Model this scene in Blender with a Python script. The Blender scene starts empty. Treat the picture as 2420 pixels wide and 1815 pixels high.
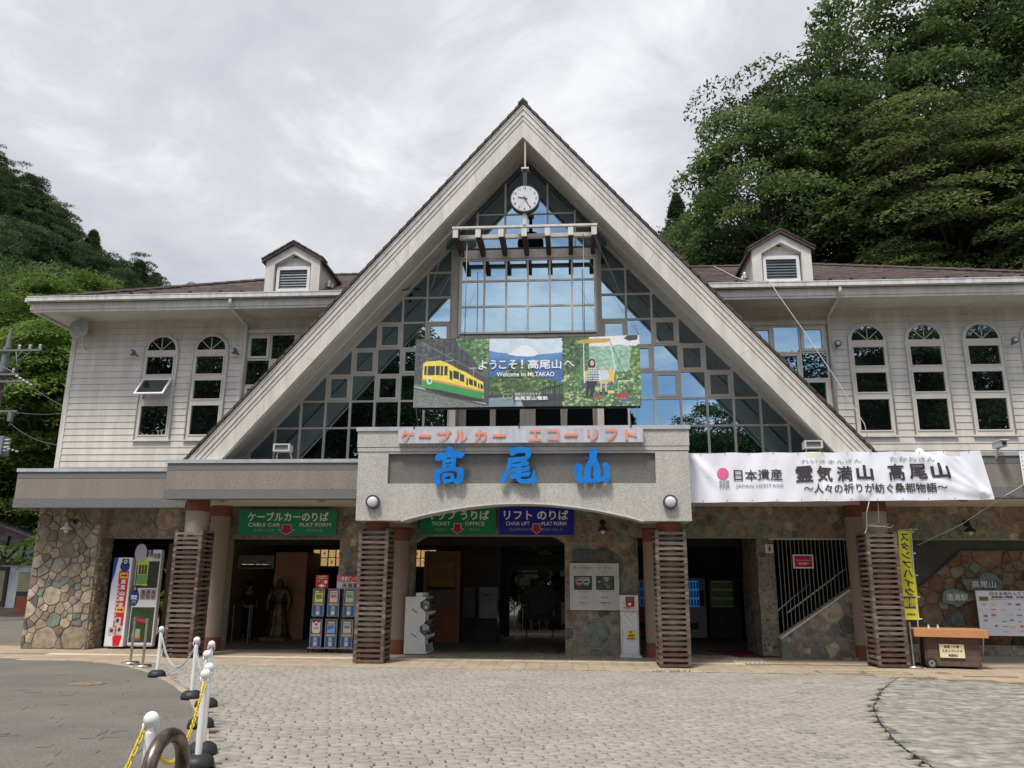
import bpy, math, random
import numpy as np
from mathutils import Vector, Matrix
from mathutils.geometry import tessellate_polygon

# ------------------------------------------------------------------ camera, sky, sun, exposure
SC = bpy.context.scene
COL = SC.collection
PITCH, YAW, ROLL, FPX, CAMH = 0.24075, 0.07625, 0.00728, 1906.8, 1.6
def cam_basis():
    f = Vector((-math.sin(YAW)*math.cos(PITCH), math.cos(YAW)*math.cos(PITCH), math.sin(PITCH)))
    r = Vector((math.cos(YAW), math.sin(YAW), 0)); u = r.cross(f)
    c, s = math.cos(ROLL), math.sin(ROLL)
    return c*r+s*u, -s*r+c*u, f
CR, CU, CF = cam_basis()
cam = bpy.data.cameras.new('camera'); camo = bpy.data.objects.new('camera', cam); COL.objects.link(camo)
camo.matrix_world = Matrix(((CR.x, CU.x, -CF.x, 0), (CR.y, CU.y, -CF.y, 0), (CR.z, CU.z, -CF.z, CAMH), (0, 0, 0, 1)))
cam.sensor_width = 36; cam.lens = FPX/2420*36; cam.clip_start = 0.1; cam.clip_end = 3000
SC.camera = camo

SUN_EL, SUN_AZ = math.radians(63), math.radians(205)      # azimuth clockwise from +Y: the sun stands behind the camera, a little to the left
W = bpy.data.worlds.new('World'); SC.world = W; W.use_nodes = True
def build_world():
    nt = W.node_tree; N = nt.nodes; L = nt.links; N.clear()
    out = N.new('ShaderNodeOutputWorld'); bg = N.new('ShaderNodeBackground'); L.new(bg.outputs[0], out.inputs[0])
    sky = N.new('ShaderNodeTexSky'); sky.sky_type = 'NISHITA'; sky.sun_disc = False
    sky.sun_elevation = SUN_EL; sky.sun_rotation = SUN_AZ; sky.air_density = 1.0; sky.dust_density = 0.6
    tc = N.new('ShaderNodeTexCoord'); sep = N.new('ShaderNodeSeparateXYZ'); L.new(tc.outputs['Generated'], sep.inputs[0])
    def math_(op, a, b=None):
        m = N.new('ShaderNodeMath'); m.operation = op
        for i, v in enumerate((a, b)):
            if v is None: continue
            if isinstance(v, (int, float)): m.inputs[i].default_value = v
            else: L.new(v, m.inputs[i])
        return m.outputs[0]
    zc = math_('ADD', math_('MAXIMUM', sep.outputs[2], 0.0), 0.28)
    cx = math_('DIVIDE', sep.outputs[0], zc); cy = math_('DIVIDE', sep.outputs[1], zc)
    comb = N.new('ShaderNodeCombineXYZ'); L.new(cx, comb.inputs[0]); L.new(cy, comb.inputs[1])
    def noise(scale, det, rough, dist, off):
        mp = N.new('ShaderNodeMapping'); mp.inputs['Location'].default_value = off; L.new(comb.outputs[0], mp.inputs[0])
        n = N.new('ShaderNodeTexNoise'); n.inputs['Scale'].default_value = scale; n.inputs['Detail'].default_value = det
        n.inputs['Roughness'].default_value = rough; n.inputs['Distortion'].default_value = dist
        L.new(mp.outputs[0], n.inputs['Vector']); return n.outputs['Fac']
    n1 = noise(1.15, 8, .55, .4, (3.1, 1.7, 0)); n2 = noise(3.1, 8, .6, .5, (7.3, 4.2, 0))
    tone = N.new('ShaderNodeValToRGB'); cr = tone.color_ramp
    cr.elements[0].position = .37; cr.elements[0].color = (.49, .505, .56, 1)
    cr.elements[1].position = .64; cr.elements[1].color = (.93, .93, .95, 1)
    e = cr.elements.new(.5); e.color = (.61, .62, .67, 1)
    L.new(math_('ADD', math_('MULTIPLY', n1, .52), math_('MULTIPLY', n2, .48)), tone.inputs[0])
    # the cloud cover is closed over the mountain and broken towards the valley behind the camera
    gap = noise(1.3, 7, .56, .5, (0.4, 9.1, 0))
    mr = N.new('ShaderNodeMapRange'); mr.inputs[1].default_value = -.55; mr.inputs[2].default_value = .1
    mr.inputs[3].default_value = .05; mr.inputs[4].default_value = .55; L.new(sep.outputs[1], mr.inputs[0])
    mr.clamp = True
    cov = math_('ADD', gap, mr.outputs[0])
    cm = N.new('ShaderNodeMapRange'); cm.interpolation_type = 'SMOOTHSTEP'
    cm.inputs[1].default_value = .46; cm.inputs[2].default_value = .60; L.new(cov, cm.inputs[0])
    skm = N.new('ShaderNodeMix'); skm.data_type = 'RGBA'; skm.blend_type = 'MULTIPLY'; skm.inputs[0].default_value = 1
    L.new(sky.outputs[0], skm.inputs[6]); skm.inputs[7].default_value = (SKYK, SKYK, SKYK, 1)
    mx = N.new('ShaderNodeMix'); mx.data_type = 'RGBA'; L.new(cm.outputs[0], mx.inputs[0])
    # clouds are whiter on the sun's side
    br = N.new('ShaderNodeMapRange'); br.inputs[1].default_value = .1; br.inputs[2].default_value = -.6; br.inputs[3].default_value = 1.0; br.inputs[4].default_value = 1.8; L.new(sep.outputs[1], br.inputs[0])
    tb_ = N.new('ShaderNodeMix'); tb_.data_type = 'RGBA'; tb_.blend_type = 'MULTIPLY'; tb_.inputs[0].default_value = 1; L.new(tone.outputs[0], tb_.inputs[6]); L.new(br.outputs[0], tb_.inputs[7])
    L.new(skm.outputs[2], mx.inputs[6]); L.new(tb_.outputs[2], mx.inputs[7])
    L.new(mx.outputs[2], bg.inputs[0]); bg.inputs[1].default_value = 1.0
SKYK = 0.15
build_world()
sun = bpy.data.lights.new('sun', 'SUN'); sun.energy = 3.0; sun.angle = math.radians(12); sun.color = (1, .955, .88)
suno = bpy.data.objects.new('sun', sun); COL.objects.link(suno)
sd = Vector((math.sin(SUN_AZ)*math.cos(SUN_EL), math.cos(SUN_AZ)*math.cos(SUN_EL), math.sin(SUN_EL)))
suno.rotation_euler = sd.to_track_quat('Z', 'Y').to_euler(); suno.location = (0, -20, 40)
SC.view_settings.view_transform = 'Standard'; SC.view_settings.look = 'None'
SC.view_settings.exposure = 0.22; SC.view_settings.gamma = 1; SC.view_settings.use_curve_mapping = False
SC.render.engine = 'CYCLES'
try:
    SC.cycles.max_bounces = 6; SC.cycles.diffuse_bounces = 3; SC.cycles.glossy_bounces = 3; SC.cycles.transmission_bounces = 4
    SC.cycles.use_denoising = True; SC.cycles.use_adaptive_sampling = True
except Exception: pass
R = random.Random(7)
NR = np.random.default_rng(11)

# ------------------------------------------------------------------ materials
MATS = {}
def mat(name, col, rough=.65, var=.12, vs=3.0, bump=0.0, bs=60.0, metal=0.0, rnd=0.0, stretch=None, spec=.4, det=5, dirt=0.0, ds=.9, col2=None, emit=None):
    if name in MATS: return MATS[name]
    m = bpy.data.materials.new(name); m.use_nodes = True; MATS[name] = m
    nt = m.node_tree; N = nt.nodes; L = nt.links; b = N['Principled BSDF']
    b.inputs['Roughness'].default_value = rough; b.inputs['Metallic'].default_value = metal
    b.inputs['Specular IOR Level'].default_value = spec
    geo = N.new('ShaderNodeNewGeometry'); mp = N.new('ShaderNodeMapping'); L.new(geo.outputs['Position'], mp.inputs[0])
    if stretch: mp.inputs['Scale'].default_value = stretch
    n = N.new('ShaderNodeTexNoise'); n.inputs['Scale'].default_value = vs; n.inputs['Detail'].default_value = det
    n.inputs['Roughness'].default_value = .6; L.new(mp.outputs[0], n.inputs['Vector'])
    cr = N.new('ShaderNodeValToRGB'); L.new(n.outputs['Fac'], cr.inputs[0])
    a = [min(1, c*(1-var*1.6)) for c in col]; z = [min(1, c*(1+var*1.3)) for c in (col2 or col)]
    cr.color_ramp.elements[0].position = .3; cr.color_ramp.elements[0].color = (*a, 1)
    cr.color_ramp.elements[1].position = .7; cr.color_ramp.elements[1].color = (*z, 1)
    src = cr.outputs[0]
    def mul(src, fac):
        mx = N.new('ShaderNodeMix'); mx.data_type = 'RGBA'; mx.blend_type = 'MULTIPLY'; mx.inputs[0].default_value = 1
        L.new(src, mx.inputs[6]); L.new(fac, mx.inputs[7]); return mx.outputs[2]
    if rnd:
        oi = N.new('ShaderNodeObjectInfo'); mr = N.new('ShaderNodeMapRange')
        mr.inputs[3].default_value = 1-rnd; mr.inputs[4].default_value = 1+rnd*.7; L.new(oi.outputs['Random'], mr.inputs[0])
        src = mul(src, mr.outputs[0])
    if dirt:
        mp2 = N.new('ShaderNodeMapping'); mp2.inputs['Scale'].default_value = (4, 4, .35); L.new(geo.outputs['Position'], mp2.inputs[0])
        n2 = N.new('ShaderNodeTexNoise'); n2.inputs['Scale'].default_value = ds; n2.inputs['Detail'].default_value = 8; n2.inputs['Roughness'].default_value = .7
        L.new(mp2.outputs[0], n2.inputs['Vector']); mr2 = N.new('ShaderNodeMapRange')
        mr2.inputs[1].default_value = .38; mr2.inputs[2].default_value = .6; mr2.inputs[3].default_value = 1-dirt; mr2.inputs[4].default_value = 1.0
        L.new(n2.outputs['Fac'], mr2.inputs[0]); src = mul(src, mr2.outputs[0])
    L.new(src, b.inputs['Base Color'])
    if bump:
        nb = N.new('ShaderNodeTexNoise'); nb.inputs['Scale'].default_value = bs; nb.inputs['Detail'].default_value = 4
        L.new(mp.outputs[0], nb.inputs['Vector']); bp = N.new('ShaderNodeBump'); bp.inputs['Strength'].default_value = bump
        bp.inputs['Distance'].default_value = .01; L.new(nb.outputs['Fac'], bp.inputs['Height']); L.new(bp.outputs[0], b.inputs['Normal'])
    if emit:
        b.inputs['Emission Color'].default_value = (*emit[0], 1); b.inputs['Emission Strength'].default_value = emit[1]
    return m

def glass_mat(name, tint, body, k, rough=0.0, wav=.0):
    if name in MATS: return MATS[name]
    m = bpy.data.materials.new(name); m.use_nodes = True; MATS[name] = m
    nt = m.node_tree; N = nt.nodes; L = nt.links; N.clear()
    out = N.new('ShaderNodeOutputMaterial'); mx = N.new('ShaderNodeMixShader'); g = N.new('ShaderNodeBsdfGlossy'); d = N.new('ShaderNodeBsdfDiffuse')
    g.inputs['Color'].default_value = (*tint, 1); g.inputs['Roughness'].default_value = rough; d.inputs['Color'].default_value = (*body, 1)
    fr = N.new('ShaderNodeMath'); fr.operation = 'POWER'; fr.inputs[1].default_value = 4; lw = N.new('ShaderNodeLayerWeight'); lw.inputs[0].default_value = .5; L.new(lw.outputs['Facing'], fr.inputs[0])
    mr = N.new('ShaderNodeMapRange'); mr.inputs[3].default_value = k; mr.inputs[4].default_value = 1.0; L.new(fr.outputs[0], mr.inputs[0])
    L.new(mr.outputs[0], mx.inputs[0]); L.new(d.outputs[0], mx.inputs[1]); L.new(g.outputs[0], mx.inputs[2]); L.new(mx.outputs[0], out.inputs[0])
    if wav:
        geo = N.new('ShaderNodeNewGeometry'); n = N.new('ShaderNodeTexNoise'); n.inputs['Scale'].default_value = .9; n.inputs['Detail'].default_value = 1
        L.new(geo.outputs['Position'], n.inputs['Vector']); bp = N.new('ShaderNodeBump'); bp.inputs['Strength'].default_value = wav; bp.inputs['Distance'].default_value = .02
        L.new(n.outputs['Fac'], bp.inputs['Height']); L.new(bp.outputs[0], g.inputs['Normal'])
    return m

def leaf_mat(name, c1, c2, tr=.35):
    m = bpy.data.materials.new(name); m.use_nodes = True; MATS[name] = m
    nt = m.node_tree; N = nt.nodes; L = nt.links; N.clear()
    out = N.new('ShaderNodeOutputMaterial'); mx = N.new('ShaderNodeMixShader'); d = N.new('ShaderNodeBsdfDiffuse'); t = N.new('ShaderNodeBsdfTranslucent')
    geo = N.new('ShaderNodeNewGeometry'); n = N.new('ShaderNodeTexNoise'); n.inputs['Scale'].default_value = .55; n.inputs['Detail'].default_value = 3
    L.new(geo.outputs['Position'], n.inputs['Vector'])
    rn = N.new('ShaderNodeMath'); rn.operation = 'MULTIPLY_ADD'; rn.inputs[1].default_value = .35; L.new(geo.outputs['Random Per Island'], rn.inputs[0]); L.new(n.outputs['Fac'], rn.inputs[2])
    cr = N.new('ShaderNodeValToRGB'); L.new(rn.outputs[0], cr.inputs[0])
    cr.color_ramp.elements[0].position = .42; cr.color_ramp.elements[0].color = (*c1, 1)
    cr.color_ramp.elements[1].position = .92; cr.color_ramp.elements[1].color = (*c2, 1)
    oi = N.new('ShaderNodeObjectInfo'); mr = N.new('ShaderNodeMapRange'); mr.inputs[3].default_value = .78; mr.inputs[4].default_value = 1.25; L.new(oi.outputs['Random'], mr.inputs[0])
    ml = N.new('ShaderNodeMix'); ml.data_type = 'RGBA'; ml.blend_type = 'MULTIPLY'; ml.inputs[0].default_value = 1; L.new(cr.outputs[0], ml.inputs[6]); L.new(mr.outputs[0], ml.inputs[7])
    L.new(ml.outputs[2], d.inputs[0]); L.new(ml.outputs[2], t.inputs[0]); mx.inputs[0].default_value = tr
    L.new(d.outputs[0], mx.inputs[1]); L.new(t.outputs[0], mx.inputs[2]); L.new(mx.outputs[0], out.inputs[0])
    return m

def print_mat(name, rough=.5, attr='print'):
    if name in MATS: return MATS[name]
    m = bpy.data.materials.new(name); m.use_nodes = True; MATS[name] = m
    N = m.node_tree.nodes; L = m.node_tree.links; b = N['Principled BSDF']; b.inputs['Roughness'].default_value = rough
    a = N.new('ShaderNodeVertexColor'); a.layer_name = attr; L.new(a.outputs[0], b.inputs['Base Color']); return m

def flat(name, col, rough=.5, metal=0, emit=None, spec=.4):
    return mat(name, col, rough=rough, var=.05, vs=2.0, metal=metal, emit=emit, spec=spec)

siding = mat('painted_siding', (.67, .625, .56), .6, .06, 1.2, bump=.15, bs=25, rnd=.04, dirt=.17, ds=1.1)
trimw = mat('weathered_white_trim', (.68, .645, .59), .55, .06, 2.0, dirt=.2, ds=1.4)
fasciam = mat('fascia_boards', (.66, .62, .555), .5, .05, 1.5, rnd=.03, dirt=.2, ds=1.3)
soffitm = mat('perforated_soffit', (.64, .60, .53), .7, .06, 2, dirt=.08)
alum = mat('window_aluminium', (.62, .575, .51), .45, .05, 3)
gutterm = mat('white_gutter', (.66, .65, .62), .45, .06, 2, dirt=.25, ds=2)
metalcap = mat('metal_coping', (.58, .59, .60), .35, .06, 2, metal=.4, dirt=.15)
rooft = mat('brown_roof_tile', (.085, .058, .052), .75, .25, 5, rnd=.25, bump=.3, bs=60)
pebble = mat('pebble_render', (.50, .475, .43), .85, .22, 55, bump=.6, bs=70, dirt=.10, det=3)
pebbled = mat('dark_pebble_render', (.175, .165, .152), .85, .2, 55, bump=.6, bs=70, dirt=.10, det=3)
canopym = mat('brown_canopy_render', (.27, .235, .205), .85, .18, 45, bump=.5, bs=70, dirt=.12, det=3)
canopyd = mat('grey_canopy_band', (.17, .165, .16), .85, .16, 45, bump=.5, bs=70, det=3)
columnm = mat('column_render', (.30, .235, .185), .85, .12, 60, bump=.3, bs=90)
terra = mat('terracotta_paint', (.21, .07, .046), .7, .12, 6, dirt=.15)
slatm = mat('weathered_slats', (.135, .093, .074), .85, .32, 3.5, bump=.5, bs=30, rnd=.3, stretch=(2, 2, 14), col2=(.175, .135, .112))
slatback = mat('wood_battens', (.17, .13, .105), .85, .2, 5)
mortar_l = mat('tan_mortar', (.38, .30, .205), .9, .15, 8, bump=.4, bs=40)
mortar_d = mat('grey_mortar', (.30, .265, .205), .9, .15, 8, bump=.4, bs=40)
STONES = [mat('stone_'+n, c, .8, .22, 7, bump=.5, bs=22, rnd=.22, col2=c2) for n, c, c2 in (
    ('tan', (.30, .235, .165), (.35, .28, .20)), ('sand', (.385, .31, .22), (.42, .35, .26)), ('brown', (.21, .155, .115), (.25, .19, .145)),
    ('greybrown', (.225, .195, .165), (.27, .24, .205)), ('green', (.15, .185, .145), (.20, .23, .185)), ('slate', (.13, .11, .105), (.17, .15, .135)))]
SMURAL = [mat('mural_'+n, c, .8, .3, 6, bump=.5, bs=22, rnd=.25, col2=c2) for n, c, c2 in (
    ('rust', (.24, .125, .055), (.19, .115, .06)), ('ochre', (.27, .17, .085), (.20, .145, .09)), ('brown', (.15, .095, .06), (.20, .14, .09)),
    ('dark', (.10, .08, .07), (.13, .11, .09)), ('green', (.12, .17, .14), (.15, .2, .17)), ('pale', (.32, .27, .19), (.28, .24, .18)))]
paverm = mat('concrete_paver', (.335, .306, .262), .9, .12, 9, bump=.15, bs=50, rnd=.10, spec=.2, dirt=.16, ds=.22)
jointm = mat('paver_joint', (.035, .027, .02), .95, .3, 12)
tilem = mat('beige_floor_tile', (.43, .34, .24), .65, .08, 3, rnd=.07, dirt=.18, ds=.3)
grout = mat('tile_grout', (.20, .15, .10), .9, .15, 10)
asphalt = mat('grey_asphalt', (.165, .152, .135), .95, .17, 38, bump=.6, bs=120, col2=(.19, .176, .156), spec=.15, det=10, dirt=.2, ds=.16)
darkpave = mat('coated_pavers', (.25, .238, .205), .95, .3, 3.5, bump=.8, bs=14, col2=(.31, .30, .25), rnd=.06, spec=.15)
glass_up = glass_mat('reflective_glass', (.60, .84, 1.0), (.003, .005, .006), .42, 0.0, .06)
glass_wing = glass_mat('dark_window_glass', (.85, .93, 1), (.004, .005, .006), .30, 0.0, .05)
steel = mat('brushed_steel', (.55, .53, .50), .28, .05, 5, metal=1.0)
black = flat('black_plastic', (.015, .015, .017), .45)
rubber = mat('black_rubber', (.02, .021, .024), .5, .2, 10)
whitep = mat('white_plastic', (.78, .78, .78), .4, .04, 6)
white = flat('white_paint', (.72, .72, .72), .45)
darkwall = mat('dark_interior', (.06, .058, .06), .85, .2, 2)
ceilm = mat('white_ceiling', (.55, .52, .46), .8, .04, 2)
clothw = mat('white_cloth', (.74, .74, .80), .75, .03, 2, dirt=.06, ds=.7)
signgreen = flat('sign_green', (.008, .21, .095), .35); signblue = flat('sign_blue', (.008, .011, .32), .35)
signwhite = flat('sign_white_letters', (.80, .80, .78), .45); signred = flat('sign_red', (.42, .015, .02), .4)
bluem = mat('blue_letter_paint', (.004, .19, .62), .42, .12, 4, dirt=.08, ds=2)
salmon = mat('salmon_letters', (.83, .27, .17), .5, .06, 3)
bronze = mat('bronze', (.15, .10, .05), .45, .4, 6, metal=.8)
bark = mat('bark', (.06, .05, .042), .9, .3, 8, bump=.5, bs=20)
printm = print_mat('printed_vinyl')

# ------------------------------------------------------------------ mesh building
class MB:
    def __init__(s): s.v = []; s.f = []; s.m = []; s.k = 0; s.sm = []
    def add(s, vs, fs, smooth=False):
        n = len(s.v); s.v += [tuple(p) for p in vs]
        for f in fs: s.f.append(tuple(i+n for i in f)); s.m.append(s.k); s.sm.append(smooth)
        return s
    def box(s, x0, x1, y0, y1, z0, z1):
        return s.add([(x0,y0,z0),(x1,y0,z0),(x1,y1,z0),(x0,y1,z0),(x0,y0,z1),(x1,y0,z1),(x1,y1,z1),(x0,y1,z1)],
                     [(0,3,2,1),(4,5,6,7),(0,1,5,4),(1,2,6,5),(2,3,7,6),(3,0,4,7)])
    def prism(s, poly, d, axis='y', ext=None):     # poly of (a,b) in xz at y=d..ext (axis y), yz (axis x) or xy (axis z)
        e = ext; n = len(poly)
        A = sum(poly[i][0]*poly[(i+1) % n][1]-poly[(i+1) % n][0]*poly[i][1] for i in range(n))
        if (A < 0) != (axis == 'x' and False): poly = poly[::-1]
        def P(a, b, t): return (a, t, b) if axis == 'y' else (t, a, b) if axis == 'x' else (a, b, t)
        vs = [P(a, b, d) for a, b in poly]+[P(a, b, e) for a, b in poly]
        fs = []
        tri = tessellate_polygon([[Vector((a, b, 0)) for a, b in poly]])
        for t in tri: fs.append(tuple(t)); fs.append(tuple(i+n for i in t[::-1]))
        for i in range(n): j = (i+1) % n; fs.append((i, j, j+n, i+n))
        return s.add(vs, fs)
    def holed(s, outer, holes, y0, y1):            # a plate in xz with holes, thickness y0..y1
        loops = [outer]+holes; allp = [p for l in loops for p in l]; n = len(allp)
        tri = tessellate_polygon([[Vector((a, b, 0)) for a, b in l] for l in loops])
        vs = [(a, y0, b) for a, b in allp]+[(a, y1, b) for a, b in allp]; fs = []
        for t in tri: fs.append(tuple(t)); fs.append(tuple(i+n for i in t[::-1]))
        k = 0
        for l in loops:
            for i in range(len(l)): j = (i+1) % len(l); fs.append((k+i, k+j, k+j+n, k+i+n))
            k += len(l)
        return s.add(vs, fs)
    def cyl(s, x, y, z0, z1, r, r1=None, n=16, cap=True):
        r1 = r if r1 is None else r1
        a = [2*math.pi*i/n for i in range(n)]
        vs = [(x+r*math.cos(t), y+r*math.sin(t), z0) for t in a]+[(x+r1*math.cos(t), y+r1*math.sin(t), z1) for t in a]
        s.add(vs, [(i, (i+1) % n, (i+1) % n+n, i+n) for i in range(n)], True)
        if cap: s.add(vs, [tuple(range(n))[::-1], tuple(range(n, 2*n))])
        return s
    def lathe(s, x, y, prof, n=18, smooth=True):   # prof of (r, z)
        vs = []; fs = []
        for r, z in prof:
            for i in range(n): t = 2*math.pi*i/n; vs.append((x+r*math.cos(t), y+r*math.sin(t), z))
        for k in range(len(prof)-1):
            for i in range(n): j = (i+1) % n; fs.append((k*n+i, k*n+j, (k+1)*n+j, (k+1)*n+i))
        return s.add(vs, fs, smooth)
    def tube(s, pts, r, n=8, smooth=True):         # r number or list
        pts = [Vector(p) for p in pts]; m = len(pts); rs = r if isinstance(r, (list, tuple)) else [r]*m
        vs = []; fs = []; up = None
        for i, p in enumerate(pts):
            d = (pts[min(i+1, m-1)]-pts[max(i-1, 0)]).normalized()
            if up is None: up = Vector((0, 0, 1)) if abs(d.z) < .9 else Vector((1, 0, 0))
            a = d.cross(up).normalized(); b = a.cross(d).normalized(); up = b
            for k in range(n): t = 2*math.pi*k/n; vs.append(p+(a*math.cos(t)+b*math.sin(t))*rs[i])
        for i in range(m-1):
            for k in range(n): j = (k+1) % n; fs.append((i*n+k, i*n+j, (i+1)*n+j, (i+1)*n+k))
        fs.append(tuple(range(n))[::-1]); fs.append(tuple(range((m-1)*n, m*n)))
        return s.add(vs, fs, smooth)
    def disc(s, x, y, z, r, t, n=24, axis='y', ry=None):   # short cylinder along y
        ry = ry or r; vs = []
        for yy in (y, y+t):
            for i in range(n): a = 2*math.pi*i/n; vs.append((x+r*math.cos(a), yy, z+ry*math.sin(a)))
        return s.add(vs, [tuple(range(n)), tuple(range(n, 2*n))[::-1]]+[(i+n, (i+1) % n+n, (i+1) % n, i) for i in range(n)])
    def sphere(s, x, y, z, r, n=14, m=8, sz=1.0):
        pr = [(max(1e-4, r*math.sin(math.pi*k/m)), z-r*sz*math.cos(math.pi*k/m)) for k in range(m+1)]
        return s.lathe(x, y, pr, n)
    def mesh(s, name):
        me = bpy.data.meshes.new(name); me.from_pydata(s.v, [], s.f)
        return me
    def build(s, name, mats, parent=None, bevel=0):
        me = s.mesh(name)
        if not isinstance(mats, (list, tuple)): mats = [mats]
        for m in mats: me.materials.append(m)
        if len(mats) > 1: me.polygons.foreach_set('material_index', s.m)
        me.polygons.foreach_set('use_smooth', s.sm)
        me.update()
        o = bpy.data.objects.new(name, me); COL.objects.link(o)
        if parent: setparent(o, parent)
        if bevel:
            b = o.modifiers.new('edge', 'BEVEL'); b.width = bevel; b.segments = 2; b.limit_method = 'ANGLE'
        return o
def setparent(o, p):
    o.parent = p
    loc = p.get('_loc'); 
    if loc is not None: o.matrix_parent_inverse = Matrix.Translation(-Vector(loc))
def tag(o, label=None, cat=None, group=None, kind=None):
    if label: o['label'] = label
    if cat: o['category'] = cat
    if group: o['group'] = group
    if kind: o['kind'] = kind
    return o
def thing(name, label, cat, loc=(0, 0, 0), group=None, kind=None):
    o = bpy.data.objects.new(name, None); COL.objects.link(o); o.location = loc; o['_loc'] = tuple(loc); o.empty_display_size = .2
    return tag(o, label, cat, group, kind)
def single(name, mb, m, label, cat, group=None, bevel=0):
    return tag(mb.build(name, m, None, bevel), label, cat, group)
def copy_thing(root, loc, label=None, group=None, rotz=0, scale=1):
    r = root.copy(); COL.objects.link(r); r.location = loc; r['_loc'] = tuple(loc); r.rotation_euler = (0, 0, rotz); r.scale = (scale,)*3
    if label: r['label'] = label
    if group: r['group'] = group
    for ch in root.children:
        c = ch.copy(); COL.objects.link(c); c.parent = r
        c.matrix_parent_inverse = ch.matrix_parent_inverse.copy()
        for g in ch.children: d = g.copy(); COL.objects.link(d); d.parent = c; d.matrix_parent_inverse = g.matrix_parent_inverse.copy()
    return r
def box(name, x0, x1, y0, y1, z0, z1, m, parent=None, bevel=0):
    return MB().box(x0, x1, y0, y1, z0, z1).build(name, m, parent, bevel)

# ------------------------------------------------------------------ lettering and print
_dg = None
def text(s, O, U, V, m, parent=None, name='lettering', bold=.0, extrude=.002, fit='both', warp=None, mirror=False, off=.004, dense=0):
    """letters filling the frame with corner O, width vector U and height vector V"""
    c = bpy.data.curves.new(name, 'FONT'); c.body = s; c.offset = min(bold, .008); c.resolution_u = 3
    o = bpy.data.objects.new(name, c); COL.objects.link(o)
    bpy.context.view_layer.update()
    me = bpy.data.meshes.new_from_object(o.evaluated_get(bpy.context.evaluated_depsgraph_get()))
    bpy.data.objects.remove(o); bpy.data.curves.remove(c)
    if dense:
        import bmesh
        bm = bmesh.new(); bm.from_mesh(me); bmesh.ops.triangulate(bm, faces=bm.faces[:])
        for _ in range(dense):
            lim = .12; es = [e for e in bm.edges if e.calc_length() > lim]
            if es: bmesh.ops.subdivide_edges(bm, edges=es, cuts=1, use_grid_fill=False); bmesh.ops.triangulate(bm, faces=[f for f in bm.faces if len(f.verts) > 3])
        bm.to_mesh(me); bm.free()
    n = len(me.vertices); co = np.empty(n*3); me.vertices.foreach_get('co', co); co = co.reshape(-1, 3)
    if bold > .012 and len(s) < 40:              # thicker strokes: the letter laid over itself a little aside
        nf = len(me.polygons); ls = np.empty(nf, np.int32); lt = np.empty(nf, np.int32); me.polygons.foreach_get('loop_start', ls); me.polygons.foreach_get('loop_total', lt)
        vi = np.empty(len(me.loops), np.int32); me.loops.foreach_get('vertex_index', vi); k_ = (bold-.008)*.8
        V_ = []; F_ = []
        for q_, (dx, dy) in enumerate(((0, 0), (k_, 0), (-k_, 0), (0, k_), (0, -k_))):
            V_ += (co+np.array([dx, dy, q_*.0006])).tolist(); F_ += [tuple((vi[a:a+b]+q_*n).tolist()) for a, b in zip(ls, lt)]
        me2 = bpy.data.meshes.new(name); me2.from_pydata(V_, [], F_); bpy.data.meshes.remove(me); me = me2; co = np.array(V_); n = len(co)
    mn = co.min(0); mx = co.max(0); w, h = mx[0]-mn[0], mx[1]-mn[1]
    O, U, V = (np.array(a, float) for a in (O, U, V)); LU, LV = np.linalg.norm(U), np.linalg.norm(V)
    u = (co[:, 0]-mn[0])/w; v = (co[:, 1]-mn[1])/h
    if fit == 'h':                                   # keep proportions, centred in width
        k = min(1.0, (w/h*LV)/LU); u = .5+(u-.5)*k
    if mirror: u = 1-u
    Nn = np.cross(U/LU, V/LV)
    p = O+u[:, None]*U+v[:, None]*V+Nn*(off+co[:, 2:3])
    if warp is not None: p = warp(p)
    me.vertices.foreach_set('co', p.ravel()); me.name = name; me.materials.clear(); me.materials.append(m)
    me.polygons.foreach_set('material_index', [0]*len(me.polygons)); me.update()
    ob = bpy.data.objects.new(name, me); COL.objects.link(ob)
    if parent: setparent(ob, parent)
    return ob
def ftext(s, x0, x1, z0, z1, y, m, parent=None, **k):
    return text(s, (x0, y, z0), (x1-x0, 0, 0), (0, 0, z1-z0), m, parent, **k)

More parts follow.
